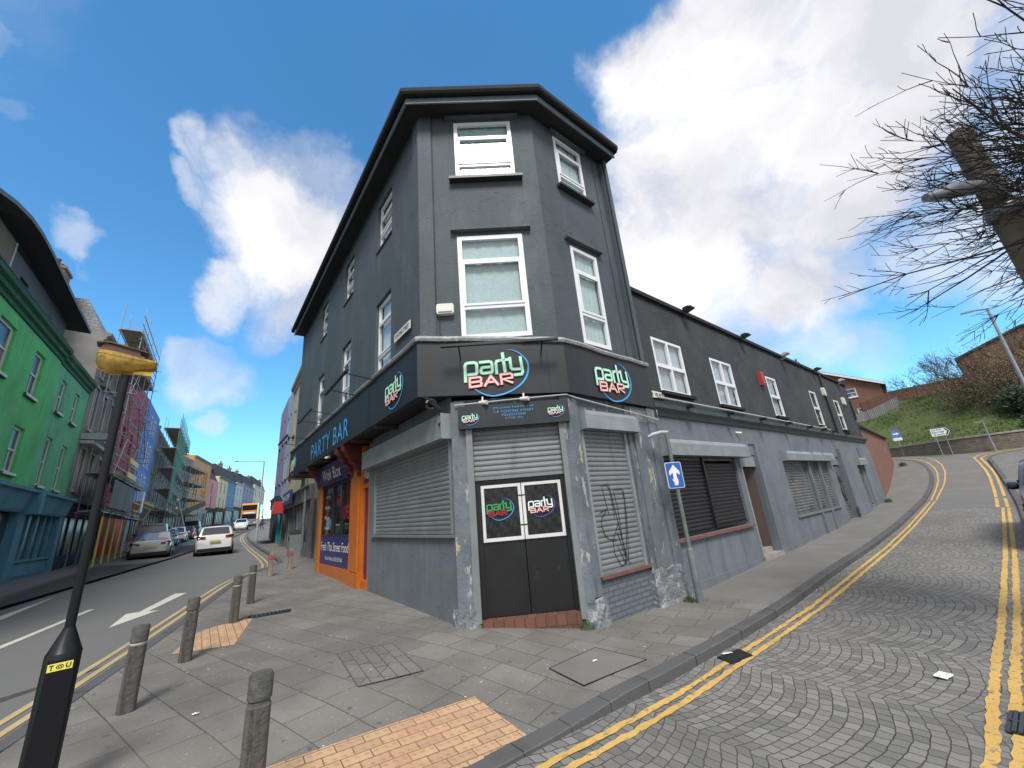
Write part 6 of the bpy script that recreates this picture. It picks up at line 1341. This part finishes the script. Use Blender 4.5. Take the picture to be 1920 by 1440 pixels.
bush('bramble', 'olive brown bramble at the foot of the pale saplings', (34.5, 29.6, 5.6), 2.2, 1.6, 1.2, 2600, 'leaf_olive', 10, .07)
# weeds at wall feet
for lb, x, y, s_ in (('small weed growing beside the right end of the entrance step', .74, 6.2, .09), ('small weed tuft at the foot of the pier beside the sign post', 2.62, 7.42, .08), ('weeds at the foot of the last pier of the wing', 16.05, 18.55, .13), ('weeds at the foot of the outbuilding', 24.2, 26.0, .2)):
    q = MB(); z = Tp(x, y)
    for i in range(110):
        a = random.random()*6.28; r_ = s_*random.random(); h = s_*random.uniform(.5, 1.5); px, py = x+r_*math.cos(a), y+r_*math.sin(a); w = s_*.12; q.poly([(px-w, py, z), (px+w, py, z), (px+random.uniform(-1, 1)*s_*.5, py+random.uniform(-1, 1)*s_*.5, z+h)])
    tag(q.build('weed', 'leaf_mid'), lb, 'weed')

# ------------------------------------------------------------------ street furniture near the camera
pm('bollard_timber', (.115, .108, .095), .9, .3, 5, .9, 22, .02, stretch=9, stains=[((.045, .042, .036), 4.5, .52, .12, 14), ((.18, .17, .15), 9, .62, .1, 12)]); pm('bollard_top', (.085, .085, .078), .95, .35, 9, 1, 26, .02, stains=[((.15, .16, .13), 7, .6, .1, 1)])
pm('band_white', (.45, .45, .44), .6, .1, 6, stains=[((.2, .2, .2), 9, .62, .1, 1)]); pm('bollard_brown', (.20, .15, .11), .85, .3, 6, .6, 25, .02, stretch=8, stains=[((.30, .27, .23), 5, .55, .1, 6)])
pm('lamp_black', (.006, .007, .010), .38, .15, 2, .05, 8, spec=.35); pm('gold_leaf', (.56, .36, .09), .36, .35, 14, .4, 18, .01, metal=.75, stains=[((.30, .17, .04), 16, .55, .12, 1)]); pm('boat_deck', (.10, .055, .04), .6, .2, 6)
pm('sign_yellow', (.75, .72, .12), .5, .05, 8); pm('post_grey', (.13, .15, .15), .5, .25, 5, .3, 22, .01, stains=[((.30, .31, .30), 8, .66, .04, 1), ((.07, .08, .08), 4, .6, .1, 4)]); pm('sign_blue', (.02, .11, .42), .35, .05)
def bollard(x, y, label, ztop=None, band=True, lean=(0, 0)):
    z = Tp(x, y); th = thing('wooden_bollard', label, 'bollard', (x, y, z), 'wooden bollards along the shopping street kerb'); H = .71 if ztop is None else ztop-z
    m = MB(); m.smooth = True; k = 20; prof = [(.068, -.1), (.067, 0), (.066, H*.3), (.065, H-.165), (.058, H-.158), (.058, H-.14), (.065, H-.132)]
    lx, ly = lean
    def ring(mb, prof, rough=0):
        rings = []
        for r, h in prof:
            rr = []
            for j in range(k):
                a = 2*math.pi*j/k; q = r*(1+rough*math.sin(j*2.3)*.6+rough*math.sin(j*5.1+1)); rr.append(mb.pt((x+q*math.cos(a)+lx*h, y+q*math.sin(a)+ly*h, z+h)))
            rings.append(rr)
        for i in range(len(rings)-1):
            for j in range(k): mb.f.append([rings[i][j], rings[i][(j+1) % k], rings[i+1][(j+1) % k], rings[i+1][j]])
        mb.f.append(rings[-1]); mb.f.append(rings[0][::-1])
    ring(m, prof, .012); m.build('shaft', 'bollard_timber', th)
    m = MB(); m.smooth = True; ring(m, [(.0655, H-.131), (.066, H-.02), (.058, H-.002), (.02, H+.002)], .025); m.build('head', 'bollard_top', th)
    if band: m = MB(); m.smooth = True; ring(m, [(.0595, H-.157), (.061, H-.15), (.061, H-.141)], 0); m.build('band', 'band_white', th)
bollard(-1.66, 2.75, 'weathered wooden bollard nearest the tactile paving, without a white band, cut by the bottom edge', .79, False, (.01, .0))
bollard(-3.68, 4.13, 'second wooden bollard from the front with a white band, nearest the black lamp post', .85, True, (.02, 0))
bollard(-4.22, 5.43, 'grey wooden bollard standing at the near corner of the small orange tactile patch', .87, False, (.02, 0))
bollard(-4.92, 7.26, 'white banded wooden bollard at the far corner of the small orange tactile patch', .90, True)
bollard(-5.68, 8.82, 'furthest of the white banded wooden bollards', .93, True)
for x, y, lb, tp_ in ((-7.83, 12.97, 'brown square bollard with a pointed top and a red reflector, standing at the kerb', .97), (-8.0, 14.35, 'brown square bollard with a pointed top nearest the far grey pole', .96)):
    z = Tp(x, y); th = thing('square_bollard', lb, 'bollard', (x, y, z), 'square bollards by the side turning'); H = tp_-z; f = Fr((x, y), 52, 1); m = MB(); w = .065
    m.fb(f, -w, w, -w, w, z-.1, z+H-.1); P = f.P; a = [P(-w, w, z+H-.1), P(w, w, z+H-.1), P(w, -w, z+H-.1), P(-w, -w, z+H-.1)]; t_ = P(0, 0, z+H)
    for i in range(4): m.poly([a[i], a[(i+1) % 4], t_])
    m.build('shaft', 'bollard_brown', th); m = MB(); m.fb(f, -.04, .04, w+.001, w+.008, z+H-.24, z+H-.17); m.fb(f, -.04, .04, -w-.008, -w-.001, z+H-.24, z+H-.17); m.fb(f, -w-.008, -w-.001, -.04, .04, z+H-.24, z+H-.17); each(m, 'reflector', 'red_sign', th)
# black lamp post with the golden boat
lx, ly = -3.05, 2.89; lz = Tp(lx, ly); th = thing('boat_lamp_post', 'slim black lamp post topped by a golden toy boat at the left of the picture', 'lamp post', (lx, ly, lz))
m = MB(); m.smooth = True; m.lathe([(.092, lz-.1), (.088, lz), (.087, .955), (.083, .962), (.034, 1.085), (.030, 1.10)], (lx, ly, 0), 12); m.build('base', 'lamp_black', th)
m = MB(); m.smooth = True; m.tube([(lx, ly, 1.08), (lx, ly, 2.86)], .026, 12); m.build('column', 'lamp_black', th)
LFr = Fr((lx, ly), 133.0, 1)
LFr = Fr((lx, ly), 44.0, 1); m = MB(); m.fb(LFr, -.062, .062, .058, .094, .15, .93); m.build('access_door', 'lamp_black', th)
stk = MB(); n0 = .0962
stk.fb(LFr, -.058, .052, .094, n0, .872, .915); so = stk.build('sticker', 'sign_yellow', th); tx = MB(); put_text(tx, LFr, 'T', -.050, -.030, n0+.001, .879, .908, bold=.03); put_text(tx, LFr, 'U', .022, .044, n0+.001, .879, .908, bold=.03)
tx.build('lettering', 'text_black', so); tx = MB()
for i in range(12):
    a, b = 2*math.pi*i/12, 2*math.pi*(i+1)/12
    for r0 in (.013, .007): tx.poly([LFr.P(-.004+(r0+.0)*1.3*math.cos(a), n0+.001, .893+r0*math.sin(a)), LFr.P(-.004+r0*1.3*math.cos(b), n0+.001, .893+r0*math.sin(b)), LFr.P(-.004+(r0-.003)*1.3*math.cos(b), n0+.001, .893+(r0-.003)*math.sin(b)), LFr.P(-.004+(r0-.003)*1.3*math.cos(a), n0+.001, .893+(r0-.003)*math.sin(a))])
tx.build('emblem', 'text_black', so)
# boat: stations along its length (s), half beam, keel z, deck z
BF = Fr((lx, ly), 46, 1); bz = 2.905; m = MB(); m.smooth = True
stn = [(-.185, .004, .10, .125), (-.18, .040, .035, .124), (-.16, .066, -.01, .122), (-.12, .082, -.035, .117), (-.06, .086, -.04, .110), (.0, .080, -.03, .102), (.06, .070, -.012, .095), (.12, .060, .008, .09), (.165, .05, .026, .086), (.17, .03, .032, .084)]
rings = []
for s, w, zk, zd in stn:
    rg = [BF.P(s, w, bz+zd), BF.P(s, w*.98, bz+zk+(zd-zk)*.6), BF.P(s, w*.75, bz+zk+(zd-zk)*.25), BF.P(s, w*.3, bz+zk+.004), BF.P(s, 0, bz+zk), BF.P(s, -w*.3, bz+zk+.004), BF.P(s, -w*.75, bz+zk+(zd-zk)*.25), BF.P(s, -w*.98, bz+zk+(zd-zk)*.6), BF.P(s, -w, bz+zd)]
    rings.append([m.pt(p) for p in rg])
for a, b in zip(rings, rings[1:]):
    for j in range(8): m.f.append([a[j], b[j], b[j+1], a[j+1]])
m.f.append(rings[-1]); m.build('hull', 'gold_leaf', th)
m = MB()
for (s, w, zk, zd), (s2, w2, _, zd2) in zip(stn, stn[1:]):
    m.poly([BF.P(s, w, bz+zd-.004), BF.P(s2, w2, bz+zd2-.004), BF.P(s2, -w2, bz+zd2-.004), BF.P(s, -w, bz+zd-.004)])
m.build('deck', 'gold_leaf', th)
m = MB(); m.smooth = True; m.tube([BF.P(-.185, 0, bz+.06), BF.P(-.15, 0, bz-.02), BF.P(-.08, 0, bz-.045), BF.P(.0, 0, bz-.036), BF.P(.12, 0, bz+.0), BF.P(.17, 0, bz+.02)], [.007, .009, .009, .009, .008, .006], 6)
for e in (1, -1): m.tube([BF.P(s, e*w*1.01, bz+zk+(zd-zk)*.82) for s, w, zk, zd in stn[1:-1]], .005, 5)
each(m, 'keel', 'gold_leaf', th)
m = MB(); m.slabf(BF, [(-.175, bz+.125), (.07, bz+.10), (.05, bz+.165), (-.15, bz+.185)], -.048, .048); m.build('cabin', 'boat_deck', th)
m = MB(); m.slabf(BF, [(-.195, bz+.185), (-.12, bz+.20), (.10, bz+.155), (.11, bz+.145), (-.12, bz+.188), (-.195, bz+.178)], -.062, .062); m.build('cabin_roof', 'boat_deck', th)
m = MB(); m.tube([BF.P(-.05, 0, bz+.18), BF.P(-.05, 0, bz+.215)], .006, 6); m.build('mast', 'gold_leaf', th)
m = MB(); m.fb(BF, .10, .15, -.022, .022, bz-.035, bz-.002); m.fb(BF, .04, .10, -.012, .012, bz-.03, bz+.0); m.build('bracket', 'gold_leaf', th)
# one way sign post on the hill pavement
x, y = 2.76, 7.31; z = Tp(x, y); th = thing('sign_post', 'grey post with a blue one way arrow sign outside the wing', 'road sign', (x, y, z))
m = MB(); m.smooth = True; m.lathe([(.060, z-.1), (.058, z), (.056, z+.80), (.050, z+.82), (.036, z+.84)], (x, y, 0), 14); m.build('base', 'post_grey', th)
m = MB(); m.smooth = True; m.tube([(x, y, z+.8), (x, y, 2.70)], [.036, .034], 12); m.build('post', 'post_grey', th)
f = Fr((x, y), 84, 1); m = MB(); m.smooth = True; m.tube([f.P(.03, 0, 2.70), f.P(-.10, .0, 2.71), f.P(-.26, .0, 2.68), f.P(-.36, .0, 2.64)], [.035, .032, .035, .018], 8); m.build('lamp_arm', 'pipe_white', th)
m = MB(); z0, z1 = 1.70, 2.15; c = .02; m.slabf(f, [(-.175+c, z0), (.125-c, z0), (.125, z0+c), (.125, z1-c), (.125-c, z1), (-.175+c, z1), (-.175, z1-c), (-.175, z0+c)], .045, .052); sp = m.build('sign_edge', 'upvc_white', th)
m = MB(); c = .018; m.slabf(f, [(-.165+c, z0+.01), (.115-c, z0+.01), (.115, z0+.01+c), (.115, z1-.01-c), (.115-c, z1-.01), (-.165+c, z1-.01), (-.165, z1-.01-c), (-.165, z0+.01+c)], .0525, .055); m.build('sign_face', 'sign_blue', th)
m = MB(); mid = -.025; m.slabf(f, [(mid-.032, z0+.05), (mid+.032, z0+.05), (mid+.032, z0+.27), (mid+.095, z0+.22), (mid+.095, z0+.29), (mid, z1-.045), (mid-.095, z0+.29), (mid-.095, z0+.22), (mid-.032, z0+.27)], .0555, .058); m.build('arrow', 'upvc_white', th)
m = MB(); m.slabf(f, [(mid-.055, z0+.12), (mid-.02, z0+.12), (mid-.02, z0+.08), (mid+.045, z0+.08), (mid+.045, z0+.16), (mid-.055, z0+.16)], .0585, .0595); m.build('sticker', 'plate_white', th)
# grey pole, bin and lamp further down the street
x, y = -9.72, 18.25; z = T(x, y); th = thing('grey_pole', 'plain grey pole on the pavement beyond the take-away', 'pole', (x, y, z)); m = MB(); m.smooth = True; m.tube([(x, y, z-.1), (x, y, 3.75)], .065, 10); m.build('shaft', 'post_grey', th); m = MB(); m.smooth = True; m.tube([(x, y, 3.7), (x+.1, y-.05, 3.9), (x+.5, y-.3, 3.95)], .05, 6); m.build('arm', 'pipe_white', th)
x, y = -10.6, 19.3; z = T(x, y); th = thing('litter_bin', 'dark grey litter bin on the pavement beyond the take-away', 'bin', (x, y, z)); m = MB(); f = Fr((x, y), -36, -1); m.fb(f, -.3, .3, -.28, .28, z, z+.95); m.build('body', 'shutter_grey', th); m = MB(); m.slabf(f, [(-.33, z+.955), (.33, z+.955), (.28, z+1.12), (-.28, z+1.12)], -.3, .3); m.build('lid', 'steel_dark', th); m = MB(); m.fb(f, -.2, .2, .28, .29, z+.65, z+.85); m.build('opening', 'soffit_dark', th)
x, y = -22.04, 34.18; z = T(x, y); th = thing('street_lamp', 'tall thin lamp column with a long arm over the shopping street', 'street lamp', (x, y, z)); m = MB(); m.smooth = True; m.tube([(x, y, z-.1), (x, y, 7.3)], [.09, .05], 8); m.build('column', 'pipe_white', th); m = MB(); m.tube([(x, y, 7.28), (x-2.0, y-.9, 7.35)], .03, 5); m.build('arm', 'pipe_white', th); m = MB(); m.box(x-2.0, x-1.7, y-.95, y-.78, 7.32, 7.40); m.build('lamp_head', 'pipe_white', th)

# ------------------------------------------------------------------ vehicles
def carpaint(n, c): 
    if n not in MATS:
        pm(n, c, .28, .04, 2, coat=.6)
    return n
carpaint('paint_silver', (.25, .26, .27)); MATS['paint_silver'].node_tree.nodes['Principled BSDF'].inputs['Metallic'].default_value = .45; carpaint('paint_white', (.66, .66, .63)); carpaint('paint_black', (.012, .013, .015)); carpaint('paint_navy', (.010, .014, .035)); carpaint('paint_red', (.22, .02, .03)); carpaint('paint_grey', (.20, .21, .22)); carpaint('paint_orange', (.66, .24, .03))
pm('car_glass', (.012, .015, .018), .06, .1, 2, spec=.9, coat=.5); pm('tyre', (.014, .014, .015), .85, .1); pm('rim', (.35, .36, .37), .35, .1, metal=.6); pm('lamp_red', (.30, .008, .01), .2, .15, 12); pm('lamp_clear', (.6, .62, .64), .15, .1, 12); pm('plate_yellow', (.50, .37, .08), .5, .05); pm('trim_black', (.014, .014, .015), .6, .1)
def car(name, label, pos, az, L, Wd, H, col, prof, back=None, belt=None, wheelr=.33, plate='AB12 CDE', group='cars along the shopping street', lights='low', front=False, rack=False):
    """prof: side outline of the roof line [(y fraction from the rear, z fraction of H)]"""
    z0 = T(*pos)-.095; th = thing(name, label, 'car', (pos[0], pos[1], z0), group)
    M = Matrix.Translation((pos[0], pos[1], z0)) @ Matrix.Rotation(-R(az), 4, 'Z')
    zb_ = belt or [(0, .50), (.04, .60), (.2, .64), (.7, .60), (.85, .55), (1, .44)]; w = Wd/2
    X = [p[0] for p in prof]; Z = [p[1] for p in prof]; NB = 36
    def st(f):
        y = L*f; zr = interp(f, X, Z)*H; zb2 = min(interp(f, [b[0] for b in zb_], [b[1] for b in zb_])*H, zr); e = interp(f, [0, .03, .1, .25, .8, .93, 1], [.86, .93, .98, 1, 1, .93, .78]); ww = w*e
        k = max(0, (zr-zb2)/H); wr = ww*(1-.62*k) if k > .02 else ww*.96; zl = interp(f, [0, .03, .1, .9, 1], [.30, .22, .18, .18, .26])
        return y, ww, zl, zb2, zr, wr
    def ring(f):
        y, ww, zl, zb2, zr, wr = st(f)
        h = [(0, zl), (ww*.8, zl), (ww*.96, zl+.05), (ww, zl+(zb2-zl)*.45), (ww*.985, zb2-.04), (ww*.955, zb2), (wr, zr-.05*(zr > zb2+.02)), (wr*.86, zr), (wr*.4, zr+.015), (0, zr+.02)]
        return y, h
    m = MB(); m.tf = M; m.smooth = True; rs_ = []; fs = [i/NB for i in range(NB+1)]
    for f_ in fs:
        y, h = ring(f_); pts = [(a, y, b) for a, b in h]+[(-a, y, b) for a, b in h[-2:0:-1]]; rs_.append([m.pt(p) for p in pts])
    n = len(rs_[0])
    for a, b in zip(rs_, rs_[1:]):
        for j in range(n): m.f.append([a[j], a[(j+1) % n], b[(j+1) % n], b[j]])
    m.f.append(rs_[0][::-1]); m.f.append(rs_[-1]); m.build('body', col, th)
    # glass: side windows, rear and front screens lie just outside the shell
    cab = [f_ for f_ in [i/60 for i in range(61)] if st(f_)[4]-st(f_)[3] > .17*H]
    f0, f1 = cab[0]+.015, cab[-1]-.01; seg = [(f0, f0+(f1-f0)*.2), (f0+(f1-f0)*.225, f0+(f1-f0)*.55), (f0+(f1-f0)*.575, f1)]
    for sd in (1, -1):
        for a, b in seg:
            m = MB(); m.tf = M; k = 5
            for i in range(k):
                q = []
                for f_ in (a+(b-a)*i/k, a+(b-a)*(i+1)/k):
                    y, ww, zl, zb2, zr, wr = st(f_); p1 = Vector((ww*.955, y, zb2)); p2 = Vector((wr, y, zr-.05)); q.append((p1+(p2-p1)*.1, p1+(p2-p1)*.92))
                v = [q[0][0], q[1][0], q[1][1], q[0][1]]; v = [(sd*(p.x+.012), p.y, p.z+.004) for p in v]; m.poly(v if sd > 0 else v[::-1])
            m.build('side_window', 'car_glass', th)
    def screen(fa, fb, nm):
        m = MB(); m.tf = M; k = 5; rows = []
        for i in range(k+1):
            f_ = fa+(fb-fa)*i/k; y, ww, zl, zb2, zr, wr = st(f_); s_ = -1 if nm == 'rear_window' else 1; rows.append([(x_*wr*.84, y+s_*.012, zr+.012+(.015 if abs(x_) < .5 else 0)) for x_ in (-1, -.4, .4, 1)])
        for r1, r2 in zip(rows, rows[1:]):
            for j in range(3): m.poly([r1[j], r1[j+1], r2[j+1], r2[j]])
        m.build(nm, 'car_glass', th)
    rw_ = [f_ for f_ in [i/200 for i in range(201)] if .03 < f_ < .5 and interp(f_, X, Z) > .66 and interp(f_, X, Z) < .95]; fw_ = [f_ for f_ in [i/200 for i in range(201)] if f_ > .5 and .66 < interp(f_, X, Z) < .95]
    screen(rw_[0], rw_[-1], 'rear_window'); screen(fw_[-1], fw_[0], 'windscreen')
    if X[1] < .06 and Z[1] > .8:      # upright tail: glass on the rear face
        pass
    for fy in (.19, .81):
        for sd in (1, -1):
            m = MB(); m.tf = M; m.smooth = True; cx_ = sd*(w-.10); m.lathe([(wheelr*.6, -.1), (wheelr-.02, -.10), (wheelr, -.07), (wheelr, .07), (wheelr-.02, .10), (wheelr*.6, .1)], (cx_+sd*.02, L*fy, wheelr), 18, 'x'); wh_ = m.build('wheel', 'tyre', th)
            m = MB(); m.tf = M; m.lathe([(wheelr*.62, .0), (wheelr*.62, .012), (wheelr*.2, .03)], (cx_+sd*.115, L*fy, wheelr), 12, 'x'); m.build('rim', 'rim', wh_)
            m = MB(); m.tf = M; m.lathe([(wheelr+.07, .0), (wheelr+.07, .006)], (cx_+sd*.094, L*fy, wheelr+.02), 20, 'x'); m.build('wheel_arch', 'trim_black', th)
    m = MB(); m.tf = M; e = w*.88; m.hexa([(-e, -.05, .24), (e, -.05, .24), (e, .12, .24), (-e, .12, .24), (-e, -.07, .42), (e, -.07, .42), (e, .12, .42), (-e, .12, .42)]); m.build('bumper', 'trim_black' if not back else back, th)
    zt_ = {'low': .60, 'high': .66}[lights]*H; y, ww, zl, zb2, zr, wr = st(.03)
    for sd in (1, -1):
        m = MB(); m.tf = M; v = [(sd*w*.50, -.012, zt_-.10), (sd*w*.93, .05, zt_-.12), (sd*w*.985, .30, zt_-.02), (sd*w*.985, .30, zt_+.05), (sd*w*.93, .04, zt_+.05), (sd*w*.50, -.012, zt_-.01)]
        m.poly(v if sd > 0 else v[::-1]); m.build('tail_light', 'lamp_red', th)
        m = MB(); m.tf = M; yf = L; v = [(sd*w*.45, yf+.012, .46*H), (sd*w*.85, yf-.10, .48*H), (sd*w*.93, yf-.3, .54*H), (sd*w*.5, yf-.02, .52*H)]; m.poly(v[::-1] if sd > 0 else v); m.build('headlight', 'lamp_clear', th)
        m = MB(); m.tf = M; m.smooth = True; ym = L*.66; m.lathe([(.02, 0), (.085, .03), (.09, .13), (.07, .18), (.02, .19)], (0, 0, 0), 10, 'x'); 
        m.v = [M @ (Matrix.Translation((sd*(w*.93), ym, .66*H)) @ (M.inverted() @ v_) if sd > 0 else Matrix.Translation((-w*.93, ym, .66*H)) @ Matrix.Scale(-1, 4, (1, 0, 0)) @ (M.inverted() @ v_)) for v_ in m.v]; m.build('door_mirror', col, th)
    m = MB(); m.tf = M; m.box(-.26, .26, -.075, -.06, .50*H-.10, .50*H+.01); pl_ = m.build('number_plate', 'plate_yellow', th)
    m = MB(); m.tf = M; m.box(-.26, .26, L+.0, L+.02, .30*H, .30*H+.11); m.build('number_plate', 'plate_white', th)
    if rack:
        m = MB(); m.tf = M; m.tube([(-w*.6, L*.2, H+.06), (-w*.6, L*.62, H+.05)], .018, 5); m.tube([(w*.6, L*.2, H+.06), (w*.6, L*.62, H+.05)], .018, 5); each(m, 'roof_rail', 'rim', th)
    return th, M
hatch = [(0, .50), (.015, .62), (.05, .66), (.18, .93), (.30, 1.0), (.48, 1.0), (.58, .97), (.74, .66), (.80, .62), (.97, .50), (1, .40)]
lift = [(0, .50), (.02, .68), (.05, .72), (.28, .96), (.42, 1.0), (.55, .99), (.76, .64), (.95, .50), (1, .38)]
mpv = [(0, .46), (.012, .64), (.03, .68), (.09, .93), (.14, .985), (.3, 1.0), (.5, 1.0), (.62, .96), (.82, .62), (.97, .50), (1, .38)]
dd_ = (dL[0], dL[1])
def at_st(s, t): return ST(s, t)
car('parked_car', 'silver sloping hatchback parked nearest on the left kerb', (-20.75, 23.0), -38, 4.5, 1.78, 1.48, 'paint_silver', lift)
car('driving_car', 'white people carrier driving away in the middle of the road', (-18.05, 24.25), -38, 4.45, 1.84, 1.62, 'paint_white', mpv, lights='high', rack=True)
car('parked_van', 'pale grey van parked in front of the silver hatchback', ST(32.2, -5.3), -38, 4.9, 1.9, 1.92, 'paint_grey', [(0, .5), (.01, .70), (.03, .9), (.05, .985), (.3, 1), (.66, 1), (.74, .95), (.86, .62), (.97, .5), (1, .38)], lights='high')
car('parked_car', 'small silver hatchback parked beyond the grey van', ST(38.5, -4.9), -37, 4.0, 1.7, 1.5, 'paint_silver', hatch)
car('parked_car', 'small white hatchback parked further along the left kerb', ST(45.0, -4.5), -36, 4.0, 1.7, 1.5, 'paint_white', hatch)
car('parked_car', 'dark red car parked beyond the white hatchback', ST(51, -4.0), -34, 4.2, 1.75, 1.5, 'paint_red', hatch)
car('parked_van', 'black van parked furthest along the left kerb', ST(57, -3.6), -33, 4.8, 1.9, 1.95, 'paint_black', [(0, .5), (.01, .70), (.03, .9), (.05, .985), (.3, 1), (.66, 1), (.74, .95), (.86, .62), (.97, .5), (1, .38)])
car('oncoming_car', 'white topped car coming towards the camera in front of the orange bus', ST(74.0, 2.6), 147, 4.3, 1.8, 1.6, 'paint_white', mpv, lights='high')
car('parked_suv', 'dark blue high car parked on the right pavement, cut by the right edge', ST(-6.02, 15.2), 230.6, 4.6, 1.86, 1.68, 'paint_navy', mpv, lights='high', group=None)
# bus
bx, by = ST(86, 4.4); z0 = T(bx, by)-.1; th = thing('bus', 'orange double deck bus coming down the far end of the street', 'bus', (bx, by, z0)); M = Matrix.Translation((bx, by, z0)) @ Matrix.Rotation(R(28), 4, 'Z')
m = MB(); m.tf = M; m.slabn(Fr((0, 0), 90, 1), [(0, .35), (0, 3.9), (-.25, 4.2), (-10.2, 4.2), (-10.5, 4.0), (-10.5, .35)], -1.25, 1.25); m.build('body', 'paint_orange', th)
F0 = Fr((0, 0), 90, 1)
for a, b, zz0, zz1, nm in ((-1.12, 1.12, 1.35, 2.25, 'windscreen'), (-1.15, 1.15, 2.95, 3.85, 'upper_windscreen')): m = MB(); m.tf = M; m.fb(F0, a, b, 0, .02, zz0, zz1); m.build(nm, 'car_glass', th)
m = MB(); m.tf = M; m.fb(F0, -1.15, 1.15, .0, .015, .35, 1.3); m.build('front_panel', 'paint_grey', th)
m = MB(); m.tf = M; m.fb(F0, -.9, .9, .0, .02, 2.3, 2.62); m.build('destination_blind', 'plate_white', th)
for sd in (1, -1):
    for zz0, zz1 in ((1.35, 2.3), (3.0, 3.8)): m = MB(); m.tf = M; x_ = sd*1.255; m.box(min(x_, x_-sd*.02), max(x_, x_-sd*.02)+.001, .4, 9.8, zz0, zz1); m.build('side_window', 'car_glass', th)
    for yy in (2.2, 8.2): m = MB(); m.tf = M; m.smooth = True; m.lathe([(.48, -.12), (.48, .12)], (sd*1.15, yy, .48), 16, 'x'); m.build('wheel', 'tyre', th)
    m = MB(); m.tf = M; m.box(sd*.95-.14, sd*.95+.14, -.03, 0, .6, .8); m.build('headlight', 'lamp_clear', th)
# person on the far pavement
px_, py_ = ST(63, 4.3); z0 = T(px_, py_)
def person(x, y, z, az, coat, legs, label):
    M = Matrix.Translation((x, y, z)) @ Matrix.Rotation(R(az), 4, 'Z')
    joints = [((0, 0, .95), .14), ((0, 0, 1.15), .135), ((0, 0, 1.38), .16), ((0, 0, 1.47), .07), ((0, .01, 1.55), .065), ((0, .01, 1.66), .095), ((0, .01, 1.74), .06), ((.17, 0, 1.40), .06), ((.22, -.02, 1.13), .05), ((.2, .1, .92), .035), ((.2, .13, .84), .035), ((-.17, 0, 1.40), .06), ((-.22, -.02, 1.13), .05), ((-.2, .1, .92), .035), ((-.2, .13, .84), .035), ((.09, .02, .85), .09), ((.10, .10, .48), .065), ((.10, .05, .09), .045), ((.10, .2, .04), .04), ((-.09, 0, .85), .09), ((-.10, -.04, .48), .065), ((-.10, -.22, .12), .045), ((-.10, -.10, .04), .04)]
    edges = [(0, 1), (1, 2), (2, 3), (3, 4), (4, 5), (5, 6), (2, 7), (7, 8), (8, 9), (9, 10), (2, 11), (11, 12), (12, 13), (13, 14), (0, 15), (15, 16), (16, 17), (17, 18), (0, 19), (19, 20), (20, 21), (21, 22)]
    me = bpy.data.meshes.new('person'); me.from_pydata([j[0] for j in joints], edges, []); ob = bpy.data.objects.new('person', me); COL.objects.link(ob); ob.matrix_world = M
    sk = ob.modifiers.new('skin', 'SKIN'); 
    for i, j in enumerate(joints): me.skin_vertices[0].data[i].radius = (j[1], j[1])
    me.skin_vertices[0].data[0].use_root = True; ob.modifiers.new('sub', 'SUBSURF').levels = 1; dg = bpy.context.evaluated_depsgraph_get(); m2 = bpy.data.meshes.new_from_object(ob.evaluated_get(dg)); ob.modifiers.clear(); ob.data = m2
    m2.materials.clear()
    for mt in (coat, legs, 'skin'): m2.materials.append(MATS[mt])
    for p in m2.polygons: p.use_smooth = True; p.material_index = 2 if (p.center.z > 1.52 or (abs(p.center.x) > .16 and p.center.z < .92)) else (1 if p.center.z < .88 else 0)
    tag(ob, label, 'person'); hd_ = MB(); hd_.tf = M; hd_.smooth = True; hd_.lathe([(.02, 1.80), (.07, 1.79), (.10, 1.74), (.105, 1.68), (.08, 1.62)], (0, -.015, 0), 10); hd_.tf = None
    hd_.v = [v for v in hd_.v]; o = hd_.build('hair', 'trim_black', ob, loc=(0, 0, 0)); o.matrix_parent_inverse = M.inverted(); return ob
pm('skin', (.45, .26, .19), .6, .05); pm('coat_dark', (.025, .028, .035), .85, .1); pm('jeans', (.03, .04, .07), .85, .1); pm('hair_dark', (.02, .015, .012), .8, .2)
bpy.context.view_layer.update()
person(px_, py_, z0, 150, 'coat_dark', 'jeans', 'person in a dark coat walking on the far pavement beside the last shop awning')
